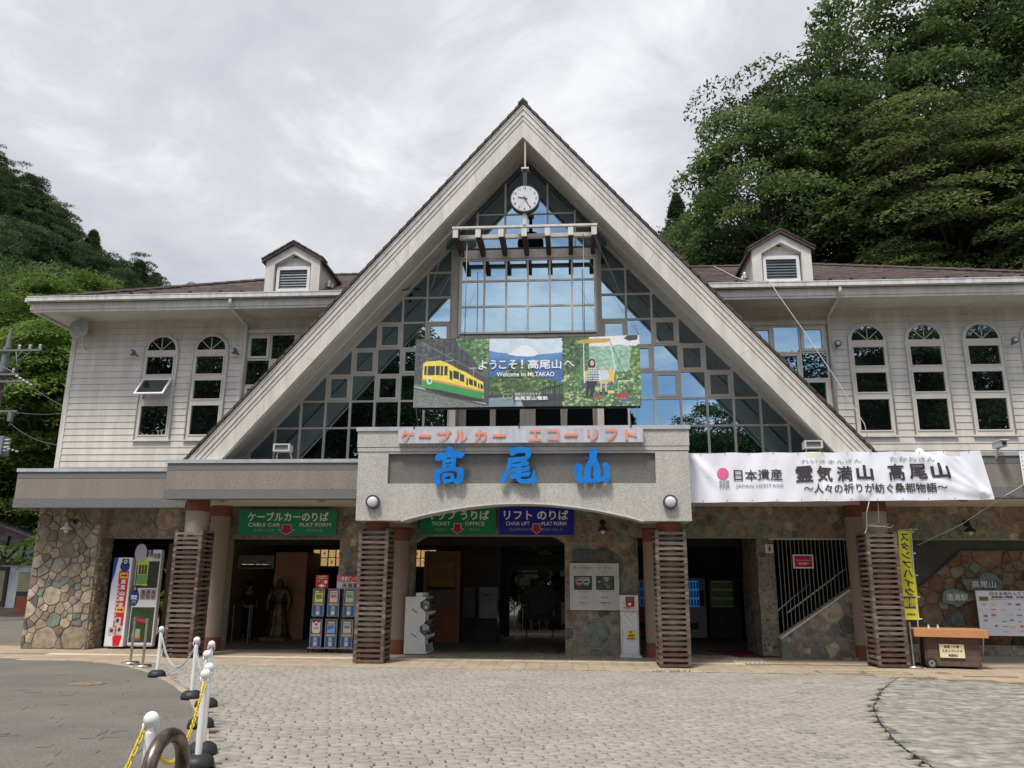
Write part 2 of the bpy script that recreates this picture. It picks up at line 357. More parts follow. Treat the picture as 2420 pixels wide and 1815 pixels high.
def lin(c): return tuple(((v/255) ** 2.2) for v in c)
class Canvas:
    """a small painted print, later laid on a panel as per-point colour"""
    def __init__(s, x0, y0, x1, y1, w, h, bg):
        s.b = (x0, y0, x1, y1); s.w, s.h = w, h
        s.X, s.Y = np.meshgrid(np.linspace(x0, x1, w), np.linspace(y0, y1, h)); s.a = np.empty((h, w, 3)); s.a[:] = lin(bg)
    def put(s, mask, col, noise=0, fine=1):
        c = np.array(lin(col)); a = np.broadcast_to(c, s.a[mask].shape).copy()
        if noise:
            n = s.noise(fine)[mask]; a *= (1+noise*(n[:, None]))
        s.a[mask] = a
    def noise(s, cell):
        h, w = s.h//cell+3, s.w//cell+3; g = NR.uniform(-1, 1, (h, w)); yy = np.arange(s.h)/cell; xx = np.arange(s.w)/cell
        y0, x0 = yy.astype(int), xx.astype(int); fy, fx = (yy-y0)[:, None], (xx-x0)[None, :]
        return (g[y0][:, x0]*(1-fy)*(1-fx)+g[y0+1][:, x0]*fy*(1-fx)+g[y0][:, x0+1]*(1-fy)*fx+g[y0+1][:, x0+1]*fy*fx)
    def rect(s, x0, y0, x1, y1, col, **k): s.put((s.X >= x0) & (s.X <= x1) & (s.Y >= y0) & (s.Y <= y1), col, **k)
    def ell(s, cx, cy, rx, ry, col, **k): s.put(((s.X-cx)/rx)**2+((s.Y-cy)/ry)**2 <= 1, col, **k)
    def poly(s, pts, col, **k):
        ins = np.zeros(s.X.shape, bool); n = len(pts)
        for i in range(n):
            (xa, ya), (xb, yb) = pts[i], pts[(i+1) % n]
            if ya == yb: continue
            c = ((ya > s.Y) != (yb > s.Y)) & (s.X < (xb-xa)*(s.Y-ya)/(yb-ya)+xa); ins ^= c
        s.put(ins, col, **k)
    def line(s, x0, y0, x1, y1, t, col):
        dx, dy = x1-x0, y1-y0; L2 = dx*dx+dy*dy+1e-9; u = np.clip(((s.X-x0)*dx+(s.Y-y0)*dy)/L2, 0, 1)
        s.put((s.X-x0-u*dx)**2+(s.Y-y0-u*dy)**2 <= t*t/4, col)
    def panel(s, name, O, U, V, parent=None, warp=None, m=None):
        O, U, V = (np.array(a, float) for a in (O, U, V)); w, h = s.w, s.h
        uu, vv = np.meshgrid(np.linspace(0, 1, w), np.linspace(1, 0, h)); p = O+uu.reshape(-1, 1)*U+vv.reshape(-1, 1)*V
        if warp is not None: p = warp(p)
        i = np.arange((h-1)*w).reshape(h-1, w)[:, :-1].ravel(); f = np.stack([i+w, i+w+1, i+1, i], 1)
        me = fastmesh(name, p, f, [m or printm]); at_ = me.color_attributes.new('print', 'FLOAT_COLOR', 'POINT')
        at_.data.foreach_set('color', np.concatenate([np.clip(s.a.reshape(-1, 3), 0, 1), np.ones((w*h, 1))], 1).ravel().astype(np.float32))
        o = bpy.data.objects.new(name, me); COL.objects.link(o)
        if parent: setparent(o, parent)
        return o
def fastmesh(name, V, F, mats, midx=None, smooth=False):
    me = bpy.data.meshes.new(name); V = np.asarray(V, np.float32); F = np.asarray(F, np.int32); k = F.shape[1]
    me.vertices.add(len(V)); me.vertices.foreach_set('co', V.ravel()); me.loops.add(F.size); me.loops.foreach_set('vertex_index', F.ravel())
    me.polygons.add(len(F)); me.polygons.foreach_set('loop_start', np.arange(0, F.size, k, dtype=np.int32))
    try: me.polygons.foreach_set('loop_total', np.full(len(F), k, np.int32))
    except Exception: pass
    for m in mats: me.materials.append(m)
    if midx is not None: me.polygons.foreach_set('material_index', np.asarray(midx, np.int32))
    if smooth: me.polygons.foreach_set('use_smooth', np.ones(len(F), bool))
    me.update(calc_edges=True); return me

# ------------------------------------------------------------------ terrain, road surfaces and paving
def hill(x, y):
    h = 0.0
    if y > 30: h += min(13, max(0, y-30)*.5)*min(1, max(0, (x+1)/8))
    if y > 44:
        yy = min(y, 114.0); u = x/y; h += max(0, 1.6+yy*(.30+(.29*min(1, max(0, (-u-.42)/.4))))-17-(112-yy)*.2)*min(1, (y-44)/16)*min(1, max(0, (-u-.30)/.13))
    if y < -30: h += min(8, (-y-30)*.12)
    if x > 20 and y < 26: h += min(10, (x-20)*.3)
    return h+0.25*math.sin(x*.3)*math.cos(y*.27)*min(1, h/3)
grassm = mat('forest_floor', (.045, .06, .022), .95, .35, .8, bump=.6, bs=6, col2=(.07, .075, .035))
gs = list(np.concatenate([np.arange(-420, -60, 20), np.arange(-60, 62, 2.5), np.arange(70, 421, 20)]))
gy = list(np.concatenate([np.arange(-300, -40, 20), np.arange(-40, 120, 2.5), np.arange(130, 601, 20)]))
tv = [(x, y, hill(x, y)-.035) for y in gy for x in gs]; nx = len(gs)
tf = [(j*nx+i, j*nx+i+1, (j+1)*nx+i+1, (j+1)*nx+i) for j in range(len(gy)-1) for i in range(nx-1)]
g = bpy.data.objects.new('ground', fastmesh('ground', tv, tf, [grassm], smooth=True)); COL.objects.link(g); tag(g, kind='structure', label='forest floor and hillsides around the station')

LC = [(-30, 16.93), (-12.0, 16.93), (-10.8, 16.6), (-9.6, 16.25), (-8.52, 15.59), (-7.49, 14.49), (-6.29, 12.95), (-5.32, 11.49), (-4.54, 10.06), (-3.75, 8.34), (-3.3, 7.1), (-3.0, 5.5), (-2.85, 3)]
RC = [(5.76, 15.7), (4.79, 13.82), (4.0, 11.9), (3.66, 10.73), (3.36, 9.44), (3.26, 8.67), (3.21, 8.15), (3.3, 6.5), (3.6, 5), (4.3, 3)]
def interp(C, y):
    for (xa, ya), (xb, yb) in zip(C, C[1:]):
        if (ya-y)*(yb-y) <= 0 and ya != yb: return xa+(xb-xa)*(y-ya)/(yb-ya)
    return None
def sheet(name, poly, z, m, label, t=.004):
    b = MB(); b.prism(poly, z-.03, 'z', z); return tag(b.build(name, m), label=label, kind='structure')
sheet('asphalt_forecourt', [(-60, 3), (-60, -14), (40, -14), (40, 3), (-2.85, 3)]+LC[::-1][1:]+[(-60, 16.93)], -.004, asphalt, 'dark grey asphalt forecourt left of the chain posts')
sheet('side_road', [(-60, 16.93), (-14.62, 16.93), (-14.62, 21), (-13.1, 21), (-13.1, 34.9), (-60, 34.9)], -.004, asphalt, 'grey side road running past the left end of the station')
# curved kerb stones beside the asphalt
kerb = thing('kerb', 'curved line of pale kerb stones between asphalt and block paving', 'kerb', (-6, 13, 0))
pts = []
for (xa, ya), (xb, yb) in zip(LC[2:], LC[3:]):
    n = max(1, int(math.hypot(xb-xa, yb-ya)/.6))
    for i in range(n): pts.append((xa+(xb-xa)*i/n, ya+(yb-ya)*i/n))
pts.append(LC[-1])
kerbm = mat('kerb_stone', (.36, .30, .23), .8, .12, 6, rnd=.12, bump=.3, bs=50)
for i in range(len(pts)-1):
    a, b_ = Vector((*pts[i], 0)), Vector((*pts[i+1], 0)); d = (b_-a).normalized(); nrm = Vector((-d.y, d.x, 0)); a = a+d*.004; b_ = b_-d*.004
    q = [(a.x, a.y), (b_.x, b_.y), (b_.x+nrm.x*.13, b_.y+nrm.y*.13), (a.x+nrm.x*.13, a.y+nrm.y*.13)]
    MB().prism(q, -.03, 'z', .006).build('kerb_stone', kerbm, kerb)

# block paving of the forecourt: long and short blocks in courses turned 17 degrees from the facade
EDGE = 16.12
def edge_y(x): return EDGE if x < 4.4 else EDGE-(x-4.4)*.33
poly_mid = [p for p in LC[4:]]+[(RC[-1][0], 3)]+RC[::-1][1:]+[(4.4, EDGE), (-9.2, EDGE)]
sheet('block_paving_bed', poly_mid, -.022, jointm, 'dark joint bed under the forecourt blocks')
paving = thing('block_paving', 'beige concrete block paving with dark joints in front of the entrance', 'paving', (0, 10, 0)); paving['kind'] = 'structure'
ang = math.radians(17); ca, sa = math.cos(ang), math.sin(ang); blocks = []
v = 2.0; row = 0; rp = random.Random(3)
kinds = [(.150, (.20, .20, .125)), (.076, (.262,)), (.076, (.262,)), (.112, (.262,)), (.076, (.262,))]
while v < 21:
    dv, lens = kinds[row % len(kinds)]; u = -12+(row*.131) % .26; ki = 0
    while u < 16:
        l = lens[ki % len(lens)]; ki += 1; j = rp.uniform(.0095, .0135)
        cx, cy = u+l/2, v+dv/2; X, Y = cx*ca-cy*sa, cx*sa+cy*ca
        if 4.4 < Y < EDGE-.07:
            xl, xr = interp(LC[2:], Y), interp([(4.4, EDGE)]+RC, Y)
            if xl is not None and xr is not None and xl+.20 < X < xr-.05 and abs(X-.065*Y*0) < 14 and X < Y*.72+1.2: blocks.append((X, Y, l-2*j, dv-.0095, rp.uniform(-.0008, .0006)))
        u += l
    v += dv; row += 1
blocks.sort(key=lambda b: b[0]**2+b[1]**2+(40 if b[1] < 6.35 or b[0] < -4.2 else 0))
def block_geo(X, Y, l, w, dz, z1=0.0, c=ca, s=sa, ch=.0012):
    a, b = l/2, w/2; o = []
    for z, k in ((-.03, 0), (z1-ch+dz, 0), (z1+dz, ch)):
        for p, q in ((-a+k, -b+k), (a-k, -b+k), (a-k, b-k), (-a+k, b-k)): o.append((X+p*c-q*s, Y+p*s+q*c, z))
    return o
BF = [(0, 1, 5, 4), (1, 2, 6, 5), (2, 3, 7, 6), (3, 0, 4, 7), (4, 5, 9, 8), (5, 6, 10, 9), (6, 7, 11, 10), (7, 4, 8, 11), (8, 9, 10, 11)]
def many(name, geos, faces, mats, parent, kinds_=None, label=None):
    V = np.array(geos).reshape(-1, 3); nv = len(geos[0]); F = (np.array(faces)[None]+(np.arange(len(geos))*nv)[:, None, None]).reshape(-1, len(faces[0]))
    mi = None if kinds_ is None else np.repeat(kinds_, len(faces))
    o = bpy.data.objects.new(name, fastmesh(name, V, F, mats, mi)); COL.objects.link(o); setparent(o, parent); o['kind'] = 'stuff'
    if label: o['label'] = label
    return o
near = [b for b in blocks if b[1] > 6.3][:300]; ns = set(id(b) for b in near)
shared = {}
for b in near:
    key = (round(b[2], 2), round(b[3], 2))
    if key not in shared:
        me = bpy.data.meshes.new('paver'); me.from_pydata(block_geo(0, 0, b[2], b[3], 0), [], BF); me.materials.append(paverm); shared[key] = me
    o = bpy.data.objects.new('paver', shared[key]); COL.objects.link(o); o.location = (b[0], b[1], b[4]); setparent(o, paving)
rest = [b for b in blocks if id(b) not in ns]
pv = [paverm]+[mat('paver_tone%d' % i, tuple(c*k for c in (.335, .306, .262)), .9, .12, 9, bump=.15, bs=50, spec=.2, dirt=.16, ds=.22) for i, k in enumerate((.93, .97, 1.04, 1.0))]
many('pavers', [block_geo(*b) for b in rest], BF, pv, paving, np.array([rp.choice((0, 0, 1, 2, 2, 3, 4, 4)) for _ in rest]))

# the grey coated blocks right of the curve
poly_r = RC+[(40, 3), (40, 11.5), (9.5, 14.3), (5.76, 15.7)]
sheet('coated_paving_bed', poly_r, -.012, mat('coated_joint', (.10, .10, .09), .95, .2, 9), 'dark bed under the grey coated paving')
cgeo = []; rp = random.Random(5); v = 0
while v < 15:
    dv = rp.choice((.085, .085, .16)); u = -2+rp.random()*.2
    while u < 16:
        l = rp.choice((.13, .2, .26)); cx, cy = u+l/2, v+dv/2; X, Y = cx*ca-cy*sa, cx*sa+cy*ca
        xr = interp(RC, Y); ymax = 15.7-(X-5.76)*.37-.08
        if xr is not None and X > xr+.04 and 4.5 < Y < ymax-.02 and X < Y*.75+1.5: cgeo.append(block_geo(X, Y, l-.004, dv-.004, rp.uniform(-.003, .002), ch=.006))
        u += l
    v += dv
crk = MB(); rc = random.Random(19)
for k in range(170):
    x, y = rc.uniform(-9, -2.6), rc.uniform(4.6, 15.6); xl = interp(LC[2:], y)
    if xl is None or x > xl-.25: continue
    a = rc.choice((ang, ang+math.pi/2, ang+math.pi/2, ang+math.pi/2))+rc.uniform(-.06, .06); l = rc.uniform(.04, .13); w = rc.uniform(.0015, .0035); dx, dy = math.cos(a), math.sin(a)
    crk.prism([(x-dx*l-dy*w, y-dy*l+dx*w), (x+dx*l-dy*w, y+dy*l+dx*w), (x+dx*l+dy*w, y+dy*l-dx*w), (x-dx*l+dy*w, y-dy*l-dx*w)], -.01, 'z', -.001)
tag(crk.build('asphalt_cracks', mat('crack_dark', (.05, .045, .04), .95, .2, 9)), 'short dark cracks showing block joints under the asphalt', kind='stuff')
cp = thing('coated_paving', 'grey green coated block paving on the right of the forecourt', 'paving', (6, 10, 0)); cp['kind'] = 'structure'
dk = [darkpave]+[mat('coated_tone%d' % i, tuple(c*k for c in (.25, .238, .205)), .95, .3, 5, bump=.8, bs=14, spec=.15) for i, k in enumerate((.9, 1.08, 1.0))]
many('coated_blocks', cgeo, BF, dk, cp, np.array([rp.choice((0, 0, 1, 2, 3)) for _ in cgeo]))
# dark crooked seam along the curve
sm = MB()
for (xa, ya), (xb, yb) in zip(RC, RC[1:]):
    n = 8
    for i in range(n):
        x0, y0 = xa+(xb-xa)*i/n+rp.uniform(-.02, .02), ya+(yb-ya)*i/n; x1, y1 = xa+(xb-xa)*(i+1)/n, ya+(yb-ya)*(i+1)/n; w = rp.uniform(.003, .009)
        sm.prism([(x0-w, y0), (x0+w, y0), (x1+w, y1), (x1-w, y1)], -.01, 'z', .004)
tag(sm.build('paving_seam', jointm), label='dark crooked seam between beige and grey paving', kind='structure')
for k, (x, y, r) in enumerate(((3.9, 14.6, .08), (3.45, 13.3, .11), (3.0, 12.3, .11), (2.75, 11.1, .13), (2.55, 9.9, .13), (2.45, 8.6, .15))):
    b = MB(); b.prism([(x+r*math.cos(t*math.pi/8), y+r*math.sin(t*math.pi/8)) for t in range(16)], -.01, 'z', .005)
    o = single('ground_lid', b, mat('iron_lid', (.25, .23, .20), .7, .3, 20, bump=.4, bs=40), ['small round iron lid in the paving, %s from the entrance' % n for n in ('nearest', 'second', 'third', 'fourth', 'fifth', 'farthest')][k] .replace('nearest from', 'nearest to'), 'lid', 'round lids along the paving seam')
b = MB(); b.prism([(-7.67+.27*math.cos(t*math.pi/12), 12.95+.27*math.sin(t*math.pi/12)) for t in range(24)], -.01, 'z', .004)
single('manhole_cover', b, mat('rusty_lid', (.14, .10, .075), .7, .4, 14, col2=(.24, .17, .11)), 'rusty decorated manhole cover in the asphalt', 'manhole cover')

# tiled walk between the forecourt and the wall, carried on into the hall
TW = .305
sheet('walkway_bed', [(-14.6, 16.95), (-9.6, 16.15), (4.4, EDGE), (8.0, 14.9), (40, 3.4), (40, 19.2), (13, 33), (-13, 33), (-14.6, 21)], -.006, grout, 'grout bed of the tiled walkway')
walk = thing('tiled_walkway', 'beige tiled walkway under the canopy along the stone wall', 'walkway', (-1, 18, 0)); walk['kind'] = 'structure'
tl = []; Y = EDGE; rT = random.Random(8)
def lo_edge(x): return 16.95-(x+14.6)*.16 if x < -9.6 else EDGE if x < 4.4 else EDGE-(x-4.4)*.34
for j in range(-8, 36):
    for i in range(-49, 42):
        x0 = -.05+i*TW; y0 = EDGE+.005+j*TW; x1, y1 = x0+TW, y0+TW
        if y0 < max(lo_edge(x0), lo_edge(x1))-.01: continue
        if not (-14.4 < x0 and x1 < 12.5): continue
        if 5 <= j < 6: continue                       # the pale guiding strip takes this course
        if j > 11 and not (-12.9 < x0 < 12): continue
        tl.append((x0, y0, TW-.008, TW-.008, 0))
tl.sort(key=lambda t: (t[0]+.05*t[1])**2*.1+t[1]**2)
sh = bpy.data.meshes.new('tile'); sh.from_pydata(block_geo(0, 0, TW-.008, TW-.008, 0, c=1, s=0, ch=.003), [], BF); sh.materials.append(tilem)
for t in tl[:300]:
    o = bpy.data.objects.new('tile', sh); COL.objects.link(o); o.location = (t[0]+TW/2, t[1]+TW/2, .0); setparent(o, walk)
tones = [tilem]+[mat('tile_tone%d' % i, tuple(c*k for c in (.43, .34, .24)), .65, .1, 3, dirt=.18, ds=.3) for i, k in enumerate((.93, 1.05))]+[mat('hall_tile_shaded', (.20, .165, .125), .6, .1, 3)]  # hall floor is a darker copy of the beige tile, shade in colour
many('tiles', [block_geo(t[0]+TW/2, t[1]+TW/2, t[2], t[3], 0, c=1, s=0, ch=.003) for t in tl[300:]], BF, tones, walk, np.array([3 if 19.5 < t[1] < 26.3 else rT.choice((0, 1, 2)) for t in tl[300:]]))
palem = mat('pale_guide_tile', (.66, .60, .46), .6, .08, 4, rnd=.05)
y0 = EDGE+.005+5*TW
gt = MB().box(-.222, .222, -.145, .145, -.02, .003).mesh('guide_tile'); gt.materials.append(palem)
for i in range(44):
    x = -11.3+i*.455
    if x > 3.4: break
    o = bpy.data.objects.new('guide_tile', gt); COL.objects.link(o); o.location = (x, y0+.15, 0); setparent(o, walk)
b = MB()
for i in range(7): b.box(3.35+i*.09, 3.39+i*.09, 17.75, 18.35, 0, .012)
for i in range(6):
    for j in range(9): b.box(3.3+j*.09, 3.34+j*.09, 18.7+i*.09, 18.74+i*.09, 0, .01)
b.build('tactile_ribs', palem, walk)
single('drain_slot', MB().box(7.0, 7.95, 15.96, 16.05, -.01, .004), mat('drain', (.12, .075, .05), .8, .2, 9), 'narrow dark drain slot in the tiles before the cart', 'drain')
for x, y, w in ((6.9, 16.55, 'left'), (9.0, 16.3, 'right')):
    b = MB(); b.prism([(x+.14*math.cos(t*math.pi/8), y+.1*math.sin(t*math.pi/8)) for t in range(16)], -.01, 'z', .004)
    single('tile_lid', b, mat('brown_lid', (.20, .12, .06), .8, .2, 9), 'small brown round lid in the tiles, %s one by the drain slot' % w, 'lid')
b = MB()
for x0, x1 in ((4.55, 5.35), (5.4, 6.2)):
    for a in ((x0, x0+.02, 16.18, 16.62), (x1-.02, x1, 16.18, 16.62), (x0, x1, 16.60, 16.62), (x0, x1, 16.18, 16.20)): b.box(a[0], a[1], a[2], a[3], -.01, .003)
single('access_hatch', b, black, 'pair of tile filled access hatches by the right pillar', 'hatch')

# ------------------------------------------------------------------ the station building
B = thing('station_building', 'grey white cable car station with steep central gable over stone ground floor', 'building', (-1.1, 19, 0))
def part(name, mb, m, parent=None, **k): return mb.build(name, m, parent or B, **k)
AX = -1.10
WY = 19.25           # ground floor stone face
# --- stone cladding
def clip(poly, a, b, c):            # keep a*x+b*z<=c
    out = []
    for i in range(len(poly)):
        p, q = poly[i], poly[(i+1) % len(poly)]; dp, dq = a*p[0]+b*p[1]-c, a*q[0]+b*q[1]-c
        if dp <= 0: out.append(p)
        if dp*dq < 0: t = dp/(dp-dq); out.append((p[0]+(q[0]-p[0])*t, p[1]+(q[1]-p[1])*t))
    return out
def inside(poly, p):                # convex, counter-clockwise
    return all((poly[(i+1) % len(poly)][0]-poly[i][0])*(p[1]-poly[i][1])-(poly[(i+1) % len(poly)][1]-poly[i][1])*(p[0]-poly[i][0]) > 0 for i in range(len(poly)))
def cells(x0, x1, z0, z1, holes, rad, seed, outer=None, stretch=1.0):
    rr = random.Random(seed); S = []; tries = 0
    while tries < 6000:
        tries += 1; p = (rr.uniform(x0, x1), rr.uniform(z0, z1)); rd = rad*rr.choice((.5, .6, .75, .95, 1.1, 1.4, 1.95))
        if any(inside(h, p) for h in holes) or (outer and not inside(outer, p)): continue
        if all(math.hypot(p[0]-s[0], (p[1]-s[1])*stretch) > (rd+s[2])*.5 for s in S): S.append((p[0], p[1], rd))
    out = []
    for s in S:
        poly = [(x0, z0), (x1, z0), (x1, z1), (x0, z1)]
        for t in S:
            if t is s or abs(t[0]-s[0]) > 5*rad or abs(t[1]-s[1]) > 5*rad: continue
            a, b = t[0]-s[0], t[1]-s[1]; c = (t[0]**2+t[1]**2-s[0]**2-s[1]**2+(s[2]**2-t[2]**2)*.35)/2; poly = clip(poly, a, b, c)
            if len(poly) < 3: break
        for h in holes+([outer] if outer else []):
            if len(poly) < 3: break
            best = None
            for i in range(len(h)):
                (ax_, az), (bx, bz) = h[i], h[(i+1) % len(h)]; nx_, nz = bz-az, -(bx-ax_); L_ = math.hypot(nx_, nz)
                if L_ < 1e-6: continue
                nx_, nz = nx_/L_, nz/L_; d = nx_*s[0]+nz*s[1]-(nx_*ax_+nz*az)
                if h is outer: poly = clip(poly, nx_, nz, nx_*ax_+nz*az)
                elif best is None or d > best[0]: best = (d, nx_, nz, nx_*ax_+nz*az)
            if best: poly = clip(poly, -best[1], -best[2], -best[3])
        if len(poly) >= 3:
            A = abs(sum(poly[i][0]*poly[(i+1) % len(poly)][1]-poly[(i+1) % len(poly)][0]*poly[i][1] for i in range(len(poly))))/2
            if A > .004: out.append((poly, s, A))
    return out
def stone_geo(poly, s, y, joint, proud, rr):
    cx, cz = sum(p[0] for p in poly)/len(poly), sum(p[1] for p in poly)/len(poly)
    P = []
    n = len(poly)
    for i in range(n):               # cut the corners, roughen the edges
        p, q, o = poly[i], poly[(i+1) % n], poly[i-1]
        for a, t in ((o, .13), (q, .13)):
            P.append((p[0]+(a[0]-p[0])*t, p[1]+(a[1]-p[1])*t))
    sh_ = []
    for p in P:
        dx, dz = p[0]-cx, p[1]-cz; L_ = math.hypot(dx, dz) or 1; k = max(.3, 1-joint/L_)*rr.uniform(.972, 1.0); sh_.append((cx+dx*k, cz+dz*k))
    m = len(sh_); tilt = (rr.uniform(-.03, .03), rr.uniform(-.03, .03)); V = []
    for k, d in ((1, .012), (1, -proud*.6), (.93, -proud)):
        for p in sh_:
            x, z = cx+(p[0]-cx)*k, cz+(p[1]-cz)*k; V.append((x, y+d+(tilt[0]*(x-cx)+tilt[1]*(z-cz) if d < 0 else 0), z))
    F = []
    for l in (0, 1):
        for i in range(m): j = (i+1) % m; F.append((l*m+i, l*m+j, (l+1)*m+j, (l+1)*m+i))
    F.append(tuple(range(2*m, 3*m))); return V, F
NST = [0]
def clad(name, cl, y, joint, proud, seed, weights, mats, limit, parent=None, single_big=True):
    rr = random.Random(seed); cl = sorted(cl, key=lambda c: -c[2]); mass = MB()
    for i, (poly, s, A) in enumerate(cl):
        V, F = stone_geo(poly, s, y, joint, proud*rr.uniform(.6, 1.25), rr); k = rr.choices(range(len(mats)), weights)[0]
        if i < limit and NST[0] < 300:
            NST[0] += 1; MB().add(V, F).build('stone', mats[k], parent or B)
        else: mass.k = k; mass.add(V, F)
    if mass.v: o = mass.build('stones', mats, parent or B); o['kind'] = 'stuff'
def rect(x0, x1, z0, z1): return [(x0, z0), (x1, z0), (x1, z1), (x0, z1)]
arch = [(-3.77, -.1), (-.21, -.1), (-.21, 2.36), (-.25, 2.48), (-.35, 2.59), (-.5, 2.65), (-3.48, 2.65), (-3.63, 2.59), (-3.73, 2.48), (-3.77, 2.36)]
O1 = rect(-11.4, -8.85, -.1, 2.57); O2 = rect(-8.3, -5.56, -.1, 2.57); O4 = rect(1.48, 6.6, -.1, 2.63); O5 = rect(6.75, 13.0, -.1, 2.6)
wall = MB(); WT = 3.36
b = MB(); b.holed(rect(-12.97, 13.0, -.05, WT), [[(p[0], max(p[1], .0)) for p in o] for o in (O1, O2, arch, O4)], WY, WY+.35)
# the openings reach the floor, so the wall is built from pieces between them
wall = MB()
for x0, x1 in ((-12.97, -11.4), (-8.85, -8.3), (-5.56, -3.77), (-.21, 1.48), (6.6, 6.75)): wall.box(x0, x1, WY, WY+.35, -.05, 2.5)
wall.prism([(-12.97, 2.5), (-11.4, 2.5), (-11.4, 2.57), (-8.85, 2.57), (-8.85, 2.5), (-8.3, 2.5), (-8.3, 2.57), (-5.56, 2.57), (-5.56, 2.5), (-3.735, 2.5), (-3.63, 2.59), (-3.48, 2.65), (-.5, 2.65), (-.35, 2.59), (-.245, 2.5),
            (1.48, 2.5), (1.48, 2.63), (6.6, 2.63), (6.6, 2.5), (6.75, 2.5), (6.75, 2.6), (13, 2.6), (13, WT), (-12.97, WT)], WY, 'y', WY+.35)
part('stone_wall_backing', wall, mortar_d)
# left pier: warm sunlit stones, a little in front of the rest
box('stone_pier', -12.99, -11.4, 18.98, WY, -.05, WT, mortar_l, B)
cl = cells(-12.99, -11.4, 0, WT, [], .265, 23); clad('pier', cl, 18.98, .009, .036, 1, (30, 24, 22, 12, 9, 5), STONES, 120)
cl = cells(-.21, 1.48, 0, 2.66, [], .29, 5); clad('mid', cl, WY, .012, .010, 2, (10, 4, 30, 36, 8, 12), STONES, 45)  # walls under the canopy: browner, greyer stones carry its shade in their colour
cl = cells(-5.56, -3.77, 0, 2.6, [], .24, 6); clad('mid2', cl, WY, .012, .010, 3, (12, 6, 30, 30, 10, 12), STONES, 30)
cl = cells(-11.4, 13.0, 2.5, WT, [O1, O2, arch, O4, O5], .27, 9)
clad('lintel', [c for c in cl], WY, .011, .011, 4, (16, 8, 30, 22, 14, 10), STONES, 0)
# side face of the pier in the left doorway
cl = cells(19.0, 19.58, 0, 2.57, [], .16, 12); mm = MB()
rr = random.Random(2)
for poly, s, A in cl:
    V, F = stone_geo(poly, s, 0, .012, .02, rr); mm.k = rr.choices(range(6), (30, 20, 25, 12, 6, 3))[0]; mm.add([(-11.39-y_, x_, z_) for x_, y_, z_ in V], F)
o = mm.build('stones', STONES, B); o['kind'] = 'stuff'
# --- stair wing on the right: grating over a sloped stone wall
sw = [(4.62, 0), (6.62, 0), (6.62, 1.74), (4.62, .42)]
part('stair_wall', MB().prism(sw, WY+.02, 'y', WY+.27), mortar_d)
cl = cells(4.62, 6.62, 0, 1.74, [], .24, 31, outer=sw); clad('stair', cl, WY+.02, .014, .016, 5, (14, 16, 18, 34, 6, 12), STONES, 60)
cap = MB().prism([(4.60, .40), (6.62, 1.74), (6.62, 1.79), (4.60, .45)], WY-.01, 'y', WY+.3); part('stair_wall_coping', cap, alum)
grate = mat('grating_steel', (.20, .20, .19), .5, .1, 6)
gr = thing('stair_grating', 'grey vertical bar grating above the sloping stone stair wall', 'grating', (5.4, WY+.12, .5))
for i in range(21):
    x = 4.70+i*.093; zb = .46+(x-4.62)*.66
    box('bar', x-.007, x+.007, WY+.11, WY+.13, zb, 2.60, grate, gr)
box('top_rail', 4.5, 6.6, WY+.10, WY+.14, 2.595, 2.625, alum, gr)
hr = thing('stair_handrail', 'pale double handrail rising behind the grating', 'handrail', (5.2, 20, 0))
MB().tube([(4.66, 19.9, .2), (4.66, 19.9, .95), (5.7, 20.6, 1.62)], .018).build('rail', white, hr)
MB().tube([(4.95, 19.95, .95), (6.4, 20.0, 1.98)], .02).build('rail', white, hr)
st = MB()
for i in range(11): st.box(4.7+i*.28, 5.0+i*.28, 19.6, 21.2, 0, .17*(i+1))
part('staircase', st, mat('stair_concrete', (.12, .11, .1), .9, .2, 8))
dv_ = MB().box(4.28, 4.66, 19.62, 21.3, -.03, 3.0); part('divider_wall', dv_, mortar_d)
cl = cells(19.62, 21.3, 0, 2.9, [], .2, 41); mm = MB(); rr = random.Random(4)
for poly, s, A in cl:
    V, F = stone_geo(poly, s, 0, .014, .016, rr); mm.k = rr.choice((2, 3, 5)); mm.add([(4.28+y_, x_, z_) for x_, y_, z_ in V], F)
o = mm.build('stones', STONES, B); o['kind'] = 'stuff'
cl = cells(4.28, 4.66, 0, 2.9, [], .15, 42); clad('div', cl, 19.62, .012, .014, 6, (4, 2, 30, 40, 8, 16), STONES, 0)
# --- mural wall in the right bay
box('recess_wall', 6.75, 13.0, 19.62, 19.75, -.05, 2.9, mat('recess_plaster', (.075, .08, .075), .85, .15, 2), B)
mur = [(6.95, .30), (13, .30), (13, 2.38), (8.84, 2.38), (8.17, 1.83), (7.62, 1.40), (6.95, .62)]
part('mural_backing', MB().prism(mur, 19.56, 'y', 19.62), mat('mural_mortar', (.17, .13, .085), .9, .2, 8))
cl = cells(6.95, 13.0, .30, 2.38, [], .30, 51, outer=mur); clad('mural', [c for c in cl if c[1][0] < 11.2], 19.56, .014, .03, 7, (26, 24, 24, 12, 6, 8), SMURAL, 60)
box('wall_plinth', 6.75, 13.0, 19.30, 19.56, -.05, .10, mat('plinth', (.26, .24, .2), .9, .1, 5), B)
box('low_wall', 6.75, 13.0, 19.42, 19.56, .10, .32, mortar_d, B)
cl = cells(6.75, 11.5, .1, .32, [], .24, 52, stretch=1.6); clad('low', cl, 19.42, .012, .014, 8, (2, 2, 30, 50, 8, 10), STONES, 14)
